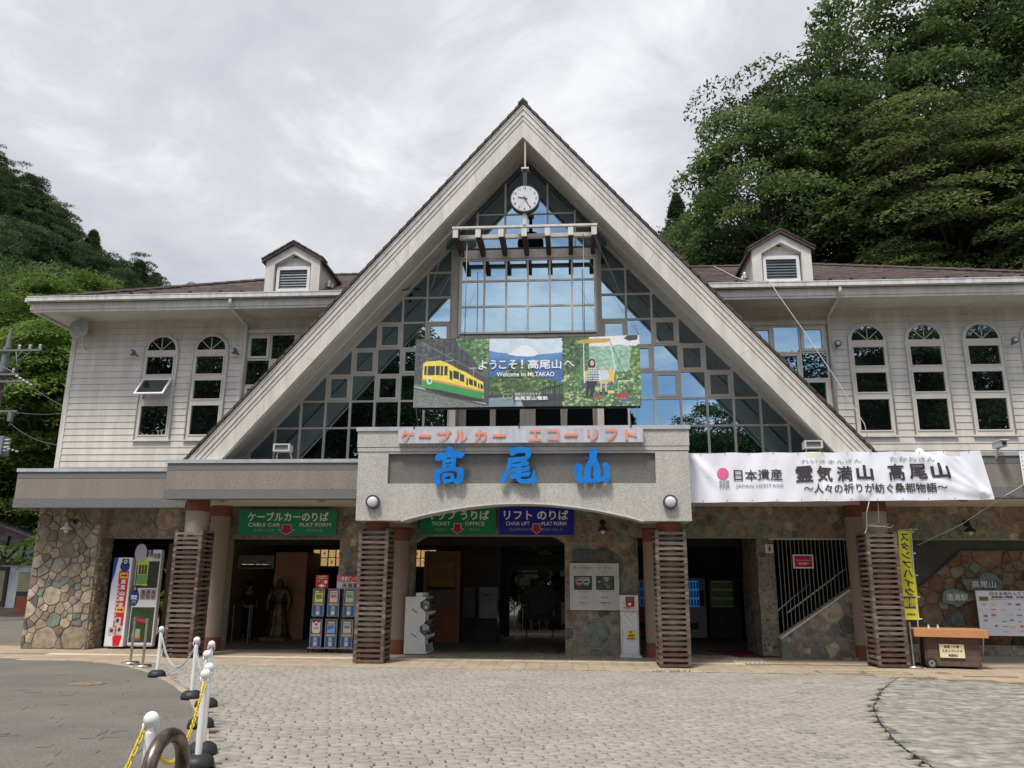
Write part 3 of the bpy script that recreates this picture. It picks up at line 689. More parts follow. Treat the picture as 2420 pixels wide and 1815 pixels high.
# --- round columns set against the wall
for x in (-8.46, -4.08, 1.82, 6.39):
    zt = 2.8 if x in (-4.08, 1.82) else 3.36
    o = part('column', MB().cyl(x, 19.08, .315, zt-.28, .235, n=32), columnm)
    MB().cyl(x, 19.08, -.02, .315, .238, n=32).build('column_base', terra, o); MB().cyl(x, 19.08, zt-.28, zt, .245, n=32).build('column_cap', terra, o)
for x, y, zt in ((-8.37, 17.62, 3.34), (-4.12, 17.0, 2.82), (1.95, 17.0, 2.82), (6.29, 17.62, 3.34)):
    o = part('column', MB().cyl(x, y, .315, zt-.26, .243, n=32), columnm)
    MB().cyl(x, y, -.02, .315, .246, n=32).build('column_base', terra, o); MB().cyl(x, y, zt-.26, zt, .25, n=32).build('column_cap', terra, o)
for x0, x1, y0 in ((-4.6, -3.65, 16.9), (1.4, 2.3, 16.9)): box('cross_beam', x0+.1, x1, y0, WY, 2.82, 3.34, canopyd, B)
# --- canopies
def canopy(x0, x1, y, z0, z1, back, dz=0):
    o = box('canopy_fascia', x0, x1, y, y+.28, z0+.21, z1-.24, canopym, B)
    box('fascia_band', x0-.01, x1, y-.012, y+.28, z0, z0+.207, canopyd, o)
    box('fascia_band', x0, x1, y-.004, y+.28, z1-.235, z1-.085, canopyd, o)
    box('coping', x0-.02, x1, y-.03, y+.33, z1-.08, z1, metalcap, o)
    box('canopy_deck', x0+.02, x1, y+.28, back, z1-.55, z1-.3, canopyd, o)
canopy(-8.94, -4.44, 17.15, 3.32, 4.18, 19.3); canopy(2.3, 13.4, 17.15, 3.335, 4.27, 19.3); canopy(-13.15, -8.96, 18.2, 3.22, 4.14, 19.3)
box('canopy_fascia', -13.15, -12.99, 18.48, 22, 3.22, 4.06, canopym, B); box('coping', -13.18, -12.9, 18.53, 22, 4.06, 4.14, metalcap, B)
box('canopy_soffit', -8.92, -4.35, 17.43, WY+.01, 3.335, 3.36, ceilm, B); box('canopy_soffit', 2.2, 13.2, 17.43, WY+.01, 3.345, 3.37, ceilm, B)
box('canopy_soffit', -13.1, -8.93, 18.48, WY+.01, 3.335, 3.36, mat('old_soffit', (.35, .33, .3), .8, .1, 3), B); box('canopy_soffit', -4.3, 2.2, 17.0, WY+.01, 3.36, 3.385, ceilm, B)
for x, y in ((-7.9, 17.75), (-5.6, 17.75), (3.9, 17.75), (4.6, 17.75), (8.2, 17.75)):
    b = MB(); b.cyl(x, y, 3.325, 3.337, .1, n=20); o = part('downlight', b, mat('downlight_ring', (.3, .28, .25), .4, .05, 3)); MB().cyl(x, y, 3.32, 3.326, .07, n=20).build('lens', black, o)
for x in (-9.0, -8.94, 2.36):
    pass
# --- entrance portal
PX0, PX1, PY = -4.50, 2.36, 16.5
bot = [(-4.47, 2.81), (-3.52, 2.81)]
for i in range(1, 24):
    t = i/24; x = -3.52+4.92*t; bot.append((x, 2.81+.36*math.sin(math.pi*t)**.85))
bot += [(1.40, 2.81), (2.36, 2.81)]
body = MB(); body.holed(bot+[(2.35, 4.225), (-4.48, 4.225)], [rect(-3.84, 1.68, 3.565, 4.2249)[:2]+[(1.68, 4.19), (-3.84, 4.19)]], PY, PY+.12)
portal = part('portal_face', body, pebble)
part('portal_body', MB().prism(bot+[(2.35, 4.225), (-4.48, 4.225)], PY+.12, 'y', PY+.75), pebble)
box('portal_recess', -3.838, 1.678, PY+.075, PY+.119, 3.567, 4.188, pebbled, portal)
box('portal_ledge', -4.50, 2.365, PY-.012, PY+.75, 4.235, 4.318, pebble, portal); box('portal_frieze', -4.51, 2.375, PY-.02, PY+.75, 4.328, 4.668, pebble, portal)
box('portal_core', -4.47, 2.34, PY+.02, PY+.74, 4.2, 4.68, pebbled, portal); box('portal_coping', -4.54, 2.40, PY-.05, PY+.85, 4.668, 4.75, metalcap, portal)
tr = MB()
for i in range(len(bot)-3):
    (xa, za), (xb, zb) = bot[1+i], bot[2+i]
    tr.add([(xa, PY-.014, za-.022), (xb, PY-.014, zb-.022), (xb, PY+.1, zb-.022), (xa, PY+.1, za-.022), (xa, PY-.014, za+.004), (xb, PY-.014, zb+.004), (xb, PY+.1, zb+.004), (xa, PY+.1, za+.004)],
           [(0, 3, 2, 1), (4, 5, 6, 7), (0, 1, 5, 4), (1, 2, 6, 5), (2, 3, 7, 6), (3, 0, 4, 7)])
tr.build('arch_trim', trimw, portal)
# --- upper floor siding, with arched windows
UY = 19.3
ARW = [(-10.545, .44), (-9.225, .44), (7.135, .44), (8.465, .44), (9.80, .44), (11.13, .44)]
def roof_line(z): return (12.60-z)/1.155
SIDE = {}
def plank_row(z0, z1, xa, xb, holes, side):
    """one course of boards from xa to xb, stopping at windows"""
    def hw(z, r): return r if z <= 7.31 else (math.sqrt(max(0, r*r-(z-7.31)**2)) if z < 7.31+r else 0)
    cuts = []
    for kind, a, b_ in holes:
        if kind == 'arch':
            if z1 <= 4.985 or z0 >= 7.31+b_: continue
            w0, w1 = hw(max(z0, 5), b_-.02), hw(z1, b_-.02); cuts.append((a-w0, a-w1, a+w0, a+w1))
        else:
            if z0 >= 4.9 and z1 <= 7.86: cuts.append((a, a, b_, b_))
            elif z1 > 7.86 and z0 < 7.86 or z0 < 4.9 < z1: pass
    cuts.sort(); x0, x1 = xa
    for c in cuts+[None]:
        e0, e1 = (c[0], c[1]) if c else xb
        segs = [((x0, x1), (e0, e1))]
        if e0-x0 > 4.2: m = x0+ (e0-x0)*.5; segs = [((x0, x1), (m-.002, m-.002)), ((m+.002, m+.002), (e0, e1))]
        for (a0, a1), (c0, c1) in segs:
            if c0-a0 < .02 and c1-a1 < .02: continue
            V = [(a0, UY-.020, z0+.003), (c0, UY-.020, z0+.003), (c0, UY+.02, z0+.003), (a0, UY+.02, z0+.003), (a1, UY-.006, z1), (c1, UY-.006, z1), (c1, UY+.02, z1), (a1, UY+.02, z1)]
            MB().add(V, [(0, 3, 2, 1), (4, 5, 6, 7), (0, 1, 5, 4), (1, 2, 6, 5), (2, 3, 7, 6), (3, 0, 4, 7)]).build('siding_board', siding, SIDE[side])
        if c: x0, x1 = c[2], c[3]
SIDE['l'] = box('siding_wall', -12.97, -5.2, UY+.02, UY+.2, 3.4, 8.35, siding, B); SIDE['r'] = box('siding_wall', 3.0, 12.7, UY+.02, UY+.2, 3.4, 8.35, siding, B)
zz = 3.98; dzr = .1655
while zz < 8.15:
    z1 = min(zz+dzr, 8.20)
    e0, e1 = AX-roof_line(zz), AX-roof_line(z1)
    plank_row(zz, z1, (-12.87, -12.87), (min(e0, -4.9), min(e1, -4.9)), [('arch', *ARW[0]), ('arch', *ARW[1]), ('strip', -8.36, -5.0)] if z1 > 4.98 and zz < 7.78 else [('arch', *ARW[0]), ('arch', *ARW[1])], 'l')
    s0, s1 = AX+roof_line(zz), AX+roof_line(z1)
    plank_row(zz, z1, (max(s0, 2.8), max(s1, 2.8)), (12.6, 12.6), [('strip', 2.0, 6.26)]*(z1 > 4.98 and zz < 7.78)+[('arch', *a) for a in ARW[2:]], 'r') if max(s0, 2.8) < 12 else None
    zz += dzr
box('corner_board', -13.0, -12.872, UY-.03, UY+.2, 3.95, 8.2, trimw, B); box('corner_board', 12.6, 12.73, UY-.03, UY+.2, 3.95, 8.2, trimw, B)
box('frieze_board', -12.97, -5.6, UY-.028, UY+.02, 8.10, 8.22, fasciam, B); box('frieze_board', 3.5, 12.7, UY-.028, UY+.02, 8.10, 8.22, fasciam, B)
box('end_wall', -12.97, -12.8, UY+.2, 28, 3.4, 8.3, siding, B)
def arcpts(cx, cz, r, n=16): return [(cx+r*math.cos(math.pi*i/n), cz+r*math.sin(math.pi*i/n)) for i in range(n+1)]
def arch_window(cx, openk=False):
    r = .44; zb = 5.0; W_ = r
    fr = MB()
    outer = [(cx-r, zb), (cx+r, zb)]+arcpts(cx, 7.31, r); inner_low = []
    i = r-.05
    glass_rows = [(5.13, 5.875), (6.05, 6.53), (6.70, 7.165)]
    holes = [rect(cx-i+.035, cx+i-.035, a, c) for a, c in glass_rows]+[[(cx+.002-i+.01, 7.34), (cx+i-.01, 7.34)]+[(cx+(i-.01)*math.cos(a), 7.34+(i-.03)*math.sin(a)) for a in [math.pi*k/14 for k in range(1, 14)]]]
    fr.holed(outer, holes, UY-.035, UY+.015); f = fr.build('arched_window', alum, B)
    # raised rim and sill
    rim = MB(); ro = [(cx-r-.018, zb)]+[(cx+(r+.018)*math.cos(math.pi-a), 7.31+(r+.018)*math.sin(math.pi-a)) for a in [math.pi*k/18 for k in range(19)]]+[(cx+r+.018, zb)]
    rim.tube([(x, UY-.045, z) for x, z in ro], .017, 6).build('window_rim', trimw, f)
    box('window_sill', cx-r-.05, cx+r+.05, UY-.075, UY, zb-.035, zb+.0, trimw, f)
    for a, c in glass_rows:
        if openk and a == 6.05: continue
        box('pane', cx-i+.037, cx+i-.037, UY-.012, UY-.004, a-.002, c+.002, glass_wing, f)
        s = MB().holed(rect(cx-i+.005, cx+i-.005, a-.03, c+.03), [rect(cx-i+.036, cx+i-.036, a, c)], UY-.05, UY-.036); s.build('sash', alum, f)
    MB().prism([(cx-i+.012, 7.338), (cx+i-.012, 7.338)]+[(cx+(i-.012)*math.cos(a), 7.34+(i-.03)*math.sin(a)) for a in [math.pi*k/14 for k in range(1, 14)]], UY-.012, 'y', UY-.004).build('pane', glass_wing, f)
    for a in (45, 90, 135):
        t = math.radians(a); MB().tube([(cx, UY-.03, 7.34), (cx+.36*math.cos(t), UY-.03, 7.34+.345*math.sin(t))], .011, 5).build('glazing_bar', alum, f)
    if openk:     # top-hung sash pushed outwards
        box('reveal', cx-i+.037, cx+i-.037, UY+.06, UY+.07, 6.04, 6.54, black, f)
        t = math.radians(38); s0 = (UY-.05, 6.56)
        def P(x, d, e): return (x, s0[0]-d*math.sin(t)-e*math.cos(t), s0[1]-d*math.cos(t)+e*math.sin(t))
        def slab(x0, x1, d0, d1, e0, e1, n_, m_):
            V = [P(x0, d0, e0), P(x1, d0, e0), P(x1, d1, e0), P(x0, d1, e0), P(x0, d0, e1), P(x1, d0, e1), P(x1, d1, e1), P(x0, d1, e1)]
            MB().add(V, [(0, 3, 2, 1), (4, 5, 6, 7), (0, 1, 5, 4), (1, 2, 6, 5), (2, 3, 7, 6), (3, 0, 4, 7)]).build(n_, m_, f)
        x0, x1 = cx-.385, cx+.385
        for a in ((x0, x1, 0, .05), (x0, x1, .55, .60), (x0, x0+.05, .05, .55), (x1-.05, x1, .05, .55)): slab(*a, 0, .03, 'open_sash', white)
        slab(x0+.05, x1-.05, .05, .55, .01, .02, 'pane', glass_up)
for k, (cx, r) in enumerate(ARW): arch_window(cx, k == 0)
# --- gridded strip windows beside the gable
def cell_window(x0, x1, z0, z1, y, f, casement, zline=None, g_=None):
    """one pane of the grid; zline clips it under a slope"""
    p = [(x0+.022, z0+.02), (x1-.022, z0+.02), (x1-.022, z1-.02), (x0+.022, z1-.02)]
    if zline:
        s_, c_ = zline; p = clip(p, s_, 1, c_)
        if len(p) < 3: return
    full = len(p) == 4 and abs(p[2][1]-(z1-.02)) < 1e-6 and abs(p[3][1]-(z1-.02)) < 1e-6
    MB().prism(p, y-.004, 'y', y+.004).build('pane', g_ or glass_up, f)
    if casement and full:
        MB().holed(rect(x0+.03, x1-.03, z0+.03, z1-.03), [rect(x0+.1, x1-.1, z0+.09, z1-.09)], y-.045, y-.006).build('casement', alum, f)
def strip(x0, cols, parity, sgn, side):
    f = box('grid_window', min(x0, x0+sgn*cols*.63)-.02, max(x0, x0+sgn*cols*.63)+.02, UY+.03, UY+.05, 4.9, 7.78, black, B)
    for r_ in range(4):
        zt = 7.72-r_*.665
        for c in range(cols):
            a, b_ = x0+sgn*c*.625, x0+sgn*(c+1)*.625
            cell_window(min(a, b_), max(a, b_), zt-.665, zt, UY-.002, f, (c+r_) % 2 == parity, g_=glass_wing if side == 'l' else glass_up)
    for c in range(cols+1): box('mullion', x0+sgn*c*.625-.022, x0+sgn*c*.625+.022, UY-.03, UY+.02, 4.95, 7.74, alum, f)
    for r_ in range(5):
        z = 7.72-r_*.665; box('transom', min(x0, x0+sgn*cols*.625)+.02, max(x0, x0+sgn*cols*.625)-.02, UY-.026, UY+.02, z-.02, z+.02, alum, f)
    xo = x0-sgn*.06
    box('window_surround', min(xo, xo-sgn*.05), max(xo, xo-sgn*.05), UY-.05, UY, 4.9, 7.74, trimw, f)
    box('window_head', min(x0-sgn*.12, x0+sgn*cols*.63), max(x0-sgn*.12, x0+sgn*cols*.63), UY-.06, UY, 7.75, 7.86, trimw, f)
strip(-8.28, 5, 0, 1, 'l'); strip(6.16, 5, 0, -1, 'r')
# --- gable glazing
GY = 19.2; GM = 1.085; GZ = 12.03
curtain = box('gable_glazing', -8.3, 6.1, GY+.25, GY+.3, 3.6, 5.0, black, B)
GX = [-3.02-.615*i for i in range(9)]; GXR = [.74+.622*i for i in range(9)]
rows = [4.1, 5.25, 5.92, 6.59, 7.27, 7.94, 8.60, 9.27, 9.94, 10.6]
def zl(sgn): return (-sgn*GM*-1 if False else (GM if sgn > 0 else -GM), GZ+(GM*AX if sgn > 0 else -GM*AX))
for sgn, xs in ((-1, GX), (1, GXR)):
    for i in range(8):
        a, b_ = xs[i], xs[i+1]
        for r_ in range(9):
            z0, z1 = rows[r_], rows[r_+1]; near_ = min(abs(a-AX), abs(b_-AX))
            if GZ-GM*near_ < z0+.05: continue
            cas = r_ in (2, 3, 4) and (i+(4-r_)) % 2 == 0
            cell_window(min(a, b_), max(a, b_), z0, z1, GY, curtain, cas, zl(sgn))
    for i in range(9):
        x = xs[i]; zt = GZ-GM*abs(x-AX)
        if zt > 4.3: box('mullion', x-.026, x+.026, GY-.045, GY+.02, 4.1, zt, alum, curtain)
    for z in rows[1:]:
        xe = AX+sgn*(GZ-z)/GM
        if abs(xe-AX) > abs(xs[0]-AX): box('transom', min(xs[0], xe)+.03, max(xs[0], xe)-.02, GY-.04, GY+.02, z-.022, z+.022, alum, curtain)
    n_ = 12; fx0 = AX; fr = MB()
    xb = AX+sgn*(GZ-4.1)/GM
    fr.prism([(AX, GZ-.02), (xb, 4.08), (xb+sgn*.12, 4.08), (AX, GZ+.14)], GY-.07, 'y', GY+.03).build('gable_frame', alum, curtain)
for x in (-2.9, .68):
    box('gable_post', x-.075, x+.075, GY-.2, GY+.05, 4.1, 9.95, alum, curtain)
# doors under the bay
for x0, x1 in ((-2.59, -2.0), (-1.86, -1.27), (-.89, -.28), (-.12, .50)):
    box('pane', x0, x1, GY+.05, GY+.06, 4.3, 7.3, glass_wing, curtain)
for x0, x1 in ((-2.83, -2.59), (-2.0, -1.86), (-1.27, -1.13), (-1.13, -1.0), (-1.0, -.89), (-.28, -.12), (.50, .61)): box('door_frame', x0+.002, x1-.002, GY-.02, GY+.08, 4.1, 7.35, mat('bronze_frame', (.25, .22, .19), .5, .06, 3), curtain)
# projecting bay
BY = 18.6
bay = box('bay_window', -2.72, .62, BY+.05, GY, 7.36, 7.43, trimw, B)
bx = [-2.70, -2.12, -1.58, -1.05, -.51, .03, .585]; bz = [7.46, 8.13, 8.79, 9.34]
for i in range(6):
    for j in range(3):
        box('pane', bx[i]+.022, bx[i+1]-.022, BY-.004, BY+.004, bz[j]+.02, bz[j+1]-.02, glass_up, bay)
for x in bx: box('mullion', x-.024, x+.024, BY-.035, BY+.02, 7.44, 9.36, alum, bay)
for z in bz: box('transom', -2.70, .585, BY-.03, BY+.02, z-.022, z+.022, alum, bay)
box('bay_beam', -2.74, .63, BY-.05, BY+.05, 9.37, 9.60, trimw, bay); box('bay_beam_cap', -2.78, .66, BY-.07, BY+.05, 9.605, 9.64, mat('red_brown_flashing', (.10, .05, .04), .6, .1, 4), bay)
for x in (-2.74, .625):
    box('bay_side', x-.02, x+.02, BY+.03, GY, 7.4, 9.8, alum, bay)
# upper triangle of glass above the beam
def ztri(x): return 12.0-1.12*abs(x-AX)
tx = [-3.1, -2.32, -1.62, -.56, .12, .9]
for i in range(len(tx)-1):
    for z0, z1 in ((9.66, 10.55), (10.58, 12.0)):
        for u0, u1 in (((tx[i], tx[i+1]),) if not (tx[i] < AX < tx[i+1]) else ((tx[i], AX), (AX, tx[i+1]))):
            s_ = 1 if (u0+u1)/2 > AX else -1
            p = clip(rect(u0+.01*(u0 != AX), u1-.01*(u1 != AX), z0, z1), s_*1.12, 1, 12.0+s_*1.12*AX)
            if len(p) >= 3: MB().prism(p, BY+.02, 'y', BY+.028).build('pane', glass_up, bay)
for x in tx[1:-1]: box('mullion', x-.024, x+.024, BY-.01, BY+.018, 9.66, ztri(x), alum, bay)
box('transom', -2.3, .1, BY-.01, BY+.018, 10.55, 10.58, alum, bay)
# brise-soleil over the bay
brown = mat('red_brown_wood', (.075, .042, .034), .7, .2, 6)
lou = thing('sunshade_frame', 'brown beamed sunshade with white caps projecting over the central bay window', 'sunshade', (-1.07, 17.8, 9.5))
for x in (-2.68, -2.15, -1.61, -1.07, -.53, .01, .55):
    o = box('beam', x-.055, x+.055, 17.38, BY-.03, 9.42, 9.62, brown, lou); box('beam_cap', x-.062, x+.062, 17.345, 17.379, 9.41, 9.625, trimw, o)
box('front_plate', -2.76, .63, 17.33, 17.42, 9.63, 9.68, trimw, lou); box('cross_channel', -2.62, .5, 17.62, 17.72, 9.50, 9.59, alum, lou)
for x in (-2.42, .30): MB().tube([(x, 17.5, 9.5), (x, 17.45, 6.75)], .010, 6).build('hanger_rod', mat('rod_grey', (.25, .25, .25), .5), lou)
# --- gable roof
def slab(name, zt, zb, y0, y1, sgn, xfoot_z, m, parent, x_in=0, segs=None, gap=.004):
    """sloping slab hanging between two lines parallel to the verge; zt and zb are its heights at the ridge"""
    M_ = 1.155; xt, xb = (zt-xfoot_z)/M_, (zb-xfoot_z)/M_
    segs = segs or [0, 1]; out = []
    for a, b_ in zip(segs, segs[1:]):
        def T(z0, f): d = (z0-xfoot_z)/M_*f; return (AX+sgn*d, z0-M_*d)
        p = [T(zt, a+(gap/8 if a > 0 else 0)), T(zt, b_), T(zb, b_), T(zb, a+(gap/8 if a > 0 else 0))]
        out.append(MB().prism(p, y0, 'y', y1).build(name, m, parent))
    return out
gab = thing
gr_ = MB()
for sgn in (-1, 1):
    M_ = 1.155
    def T(z0, zf=4.12): d = (z0-zf)/M_; return (AX+sgn*d, zf)
    gr_.prism([(AX, 12.80), T(12.80), T(12.70), (AX, 12.70)], 17.40, 'y', 27)
gable_roof = gr_.build('gable_roof', rooft, B)
for sgn in (-1, 1):
    slab('bargeboard', 12.37, 11.93, 17.27, 17.40, sgn, 4.10, fasciam, gable_roof, segs=[0, .16, .42, .70, 1])
    slab('bargeboard', 12.49, 12.374, 17.255, 17.40, sgn, 4.10, fasciam, gable_roof, segs=[0, .22, .5, .8, 1])
    for zt, zb, yy in ((12.575, 12.494, 17.235), (12.655, 12.579, 17.25), (12.72, 12.659, 17.225), (12.775, 12.724, 17.215)):
        slab('verge_moulding', zt, zb, yy, 17.40, sgn, 4.10, fasciam, gable_roof, segs=[0, .3, .62, 1])
    M_ = 1.155; xf = (12.25-4.1)/M_; xg = (12.15-4.1)/1.095
    # ribbed soffit between the barge and the glass
    so = MB(); A0 = Vector((AX, 17.39, 12.0)); A1 = Vector((AX+sgn*(12.0-4.1)/M_, 17.39, 4.1)); B0 = Vector((AX, GY+.05, 12.16)); B1 = Vector((AX+sgn*(12.16-4.1)/1.09, GY+.05, 4.1))
    so.add([A0, A1, B1, B0, A0+Vector((0, 0, .06)), A1+Vector((sgn*.05, 0, .03)), B1+Vector((sgn*.05, 0, .03)), B0+Vector((0, 0, .06))], [(0, 1, 2, 3), (4, 5, 6, 7), (0, 1, 5, 4), (3, 2, 6, 7)])
    o = so.build('soffit', soffitm, gable_roof); rb = MB()
    for k in range(17):
        t0, t1 = k/17+.004, (k+1)/17-.004
        a0, a1, b0, b1 = (A0.lerp(B0, t0), A1.lerp(B1, t0), A0.lerp(B0, t1), A1.lerp(B1, t1)); d = Vector((-sgn*.0, 0, -.012))
        rb.add([a0+d, a1+d, b1+d, b0+d, a0, a1, b1, b0], [(0, 1, 2, 3), (0, 1, 5, 4), (3, 2, 6, 7)])
    rb.build('soffit_strip', soffitm, o)
    # a dark joint moulding half way
    MB().tube([A0.lerp(B0, .5)-Vector((0, 0, .02)), A1.lerp(B1, .5)-Vector((0, 0, .02))], .02, 6).build('soffit_moulding', alum, o)
    # verge tiles, each overlapping the next
    L_ = math.hypot(1, M_); tm = None
    n_ = 42; dx = (12.86-4.15)/M_/n_
    for k in range(n_):
        x0 = (k)*dx; x1 = (k+1.12)*dx; th = .075; lift = .030
        def Q(x, up): return (AX+sgn*x, 12.79-M_*x+up)
        p = [Q(x0, 0.0), Q(x1, 0.0+lift*.6), Q(x1, th+lift), Q(x0, th)]
        MB().prism(p, 17.19, 'y', 17.75).build('roof_tile', rooft, gable_roof)
b = MB().prism([(AX-.12, 12.74), (AX, 12.86), (AX+.12, 12.74), (AX+.12, 12.80), (AX, 12.93), (AX-.12, 12.80)], 17.17, 'y', 17.8); b.build('ridge_tile', rooft, gable_roof)
# --- wing roofs
EY, EZ, RY, RZ = 18.22, 8.37, 24.0, 11.16
PR = (RZ-EZ)/(RY-EY)
def rz(y): return EZ+PR*(y-EY)
wr = MB()
def quad(a, b_, c, d, th=.06):
    wr.add([a, b_, c, d]+[(p[0], p[1], p[2]-th) for p in (a, b_, c, d)], [(0, 1, 2, 3), (7, 6, 5, 4), (0, 4, 5, 1), (1, 5, 6, 2), (2, 6, 7, 3), (3, 7, 4, 0)])
quad((-13.55, EY, EZ), (-4.62, EY, EZ), (-2.2, RY, RZ), (-7.8, RY, RZ)); quad((2.42, EY, EZ), (13.2, EY, EZ), (7.45, RY, RZ), (0.0, RY, RZ))
quad((-13.55, EY, EZ), (-7.8, RY, RZ), (-7.8, RY+.01, RZ), (-13.55, 29.7, EZ)); quad((13.2, EY, EZ), (7.45, RY, RZ), (7.45, RY+.01, RZ), (13.2, 29.7, EZ))
quad((-13.55, 29.7, EZ), (-7.8, RY, RZ), (7.45, RY, RZ), (13.2, 29.7, EZ))
wing_roof = wr.build('wing_roof', rooft, B)
geos = []; rs = random.Random(13); ny = 30
for j in range(ny):
    y0 = EY+(RY-EY)*j/ny; y1 = EY+(RY-EY)*(j+1)/ny; t = (y0-EY)/(RY-EY); xl, xr = -13.52+5.72*t, 13.15-5.7*t; x = xl+rs.random()*.2
    while x < xr-.1:
        w = .36; d = abs(x-AX)
        if not (d < (12.6-rz(y0))/1.155-.2):
            z0, z1 = rz(y0)+.024+rs.uniform(0, .006), rz(y1)+.004; xx = min(x+w, xr)
            geos.append([(x+.004, y0-.03, z0-.022), (xx-.004, y0-.03, z0-.022), (xx-.004, y0-.03, z0), (x+.004, y0-.03, z0), (x+.004, y1, z1), (xx-.004, y1, z1)])
        x += w
many('shingles', geos, [(0, 1, 2, 3), (3, 2, 5, 4)], [rooft, mat('shingle_dark', (.062, .045, .042), .8, .3, 5, bump=.3, bs=60), mat('shingle_light', (.115, .085, .076), .8, .3, 5, bump=.3, bs=60)], wing_roof, np.array([rs.choice((0, 0, 1, 2)) for _ in geos]))
hipt = MB()
for k in range(20):
    t = k/20; t2 = (k+1.1)/20
    for (xa, xb) in ((-13.55, -7.8), (13.2, 7.45)):
        p0 = Vector((xa+(xb-xa)*t, EY+(RY-EY)*t, EZ+(RZ-EZ)*t+.06)); p1 = Vector((xa+(xb-xa)*t2, EY+(RY-EY)*t2, EZ+(RZ-EZ)*t2+.045)); hipt.tube([p0, p1], .06, 6, False)
for k in range(40):
    x = -7.8+15.25*k/40; hipt.tube([(x, RY, RZ+.05), (x+.4, RY, RZ+.035)], .06, 6, False)
hipt.build('ridge_tiles', rooft, wing_roof)
for x in (-12.6, -12.1, -11.2, -10.7, -9.65, -8.85, -8.3, 4.0, 6.2, 6.7, 7.45, 8.9, 9.35, 10.1, 10.6):
    b = MB().box(x-.035, x+.035, EY+.45, EY+.49, rz(EY+.45)+.02, rz(EY+.45)+.13); b.box(x-.03, x+.03, EY+.45, EY+.62, rz(EY+.5)+.02, rz(EY+.5)+.045); b.build('snow_guard', black, wing_roof)
for xa, xb in ((-13.55, -4.9), (2.85, 13.2)):
    gt_ = MB(); gt_.box(xa, xb, EY-.11, EY+.02, 8.325, 8.345); gt_.box(xa, xb, EY-.125, EY-.095, 8.325, 8.43); gt_.box(xa, xb, EY-.135, EY-.09, 8.425, 8.445)
    gt_.box(xa, xa+.01, EY-.12, EY, 8.33, 8.43); gt_.build('gutter', gutterm, B)
    box('gutter_board', xa+.02, xb-.02, EY+.02, EY+.06, 8.14, 8.34, fasciam, B); box('eave_soffit', xa+.12, xb-.12, EY+.06, UY+.01, 8.16, 8.19, soffitm, B); box('eave_moulding', xa+.1, xb-.1, EY+.04, EY+.10, 8.08, 8.139, fasciam, B)
box('eave_soffit', -13.43, -12.95, UY+.01, 29, 8.16, 8.19, soffitm, B); box('gutter_board', -13.53, -13.45, EY+.06, 29, 8.10, 8.34, fasciam, B); box('gutter', -13.65, -13.55, EY-.05, 29, 8.33, 8.43, gutterm, B)
for x, s_ in ((-8.31, -1), (6.24, 1)):
    MB().tube([(x-.02, EY-.06, 8.34), (x-.02, EY-.06, 8.20), (x-.02, EY+.02, 8.12), (x, UY-.12, 7.97), (x, UY-.075, 7.9), (x, UY-.075, 4.0)], .046, 10).build('downpipe', trimw, B)
# --- dormers
louv = mat('louvre_glass', (.10, .125, .135), .45, .1, 4, spec=.3)
def dormer(cx, vs, side):
    y = 18.95; b0 = rz(y)-.02; w = .715
    f = MB().holed([(cx-w, b0), (cx+w, b0), (cx+w, 9.60), (cx, 10.02), (cx-w, 9.60)], [[(cx-w+.235, b0+.08), (cx+w-.235, b0+.08), (cx+w-.235, 9.52), (cx, 9.80), (cx-w+.235, 9.52)]], y, y+.16)
    d = f.build('dormer', trimw, B)
    box('dormer_wall', cx-.47, cx+.47, y+.16, y+.22, b0, 9.75, trimw, d); box('louvre_backing', cx-.37, cx+.37, y+.15, y+.158, b0+.12, 9.42, black, d)
    for sg in (-1, 1):
        MB().prism([(y+.02, b0-.02), (y+.02, 9.60), (21.0, 9.60)], cx+sg*w-.02*sg, 'x', cx+sg*(w-.08)).build('dormer_cheek', trimw, d)
        V = [(cx, y-.08, 10.10), (cx+sg*.80, y-.08, 9.615), (cx+sg*.80, 21.2, 9.615), (cx, 22.0, 10.10)]; V += [(p[0], p[1], p[2]-.07) for p in V]
        MB().add(V, [(0, 1, 2, 3), (7, 6, 5, 4), (0, 4, 5, 1), (1, 5, 6, 2), (2, 6, 7, 3), (3, 7, 4, 0)]).build('dormer_roof', rooft, d)
        for k in range(5):
            t0, t1 = k/5, (k+1.1)/5
            MB().prism([(cx+sg*.8*t0, 10.10-.485*t0), (cx+sg*.8*t1, 10.115-.485*t1), (cx+sg*.8*t1, 10.15-.485*t1), (cx+sg*.8*t0, 10.14-.485*t0)], y-.10, 'y', y+.3).build('roof_tile', rooft, d)
    f2 = MB().holed(rect(cx-.44, cx+.44, b0+.10, 9.47), [rect(cx-.365, cx+.365, b0+.16, 9.38)], y+.07, y+.15).build('louvre_window', white, d)
    z = b0+.17
    while z < 9.34:
        V = [(cx-.36, y+.10, z), (cx+.36, y+.10, z), (cx+.36, y+.135, z+.078), (cx-.36, y+.135, z+.078)]; V += [(p[0], p[1]+.006, p[2]) for p in V]
        MB().add(V, [(0, 1, 2, 3), (7, 6, 5, 4), (0, 4, 5, 1), (3, 2, 6, 7)]).build('louvre', louv, d); z += .073
    for k, (yy, zz_, r) in enumerate(((19.55, 9.13, .06), (19.85, 9.15, .04))):
        xx = cx+vs*(w+.06)
        b = MB().cyl(xx, yy, zz_-.05, zz_+.08, r, n=12); b.sphere(xx, yy, zz_+.08, r, 10, 6); b.build('vent_hood', metalcap, d)
dormer(-7.12, 1, 'left'); dormer(5.17, -1, 'right')
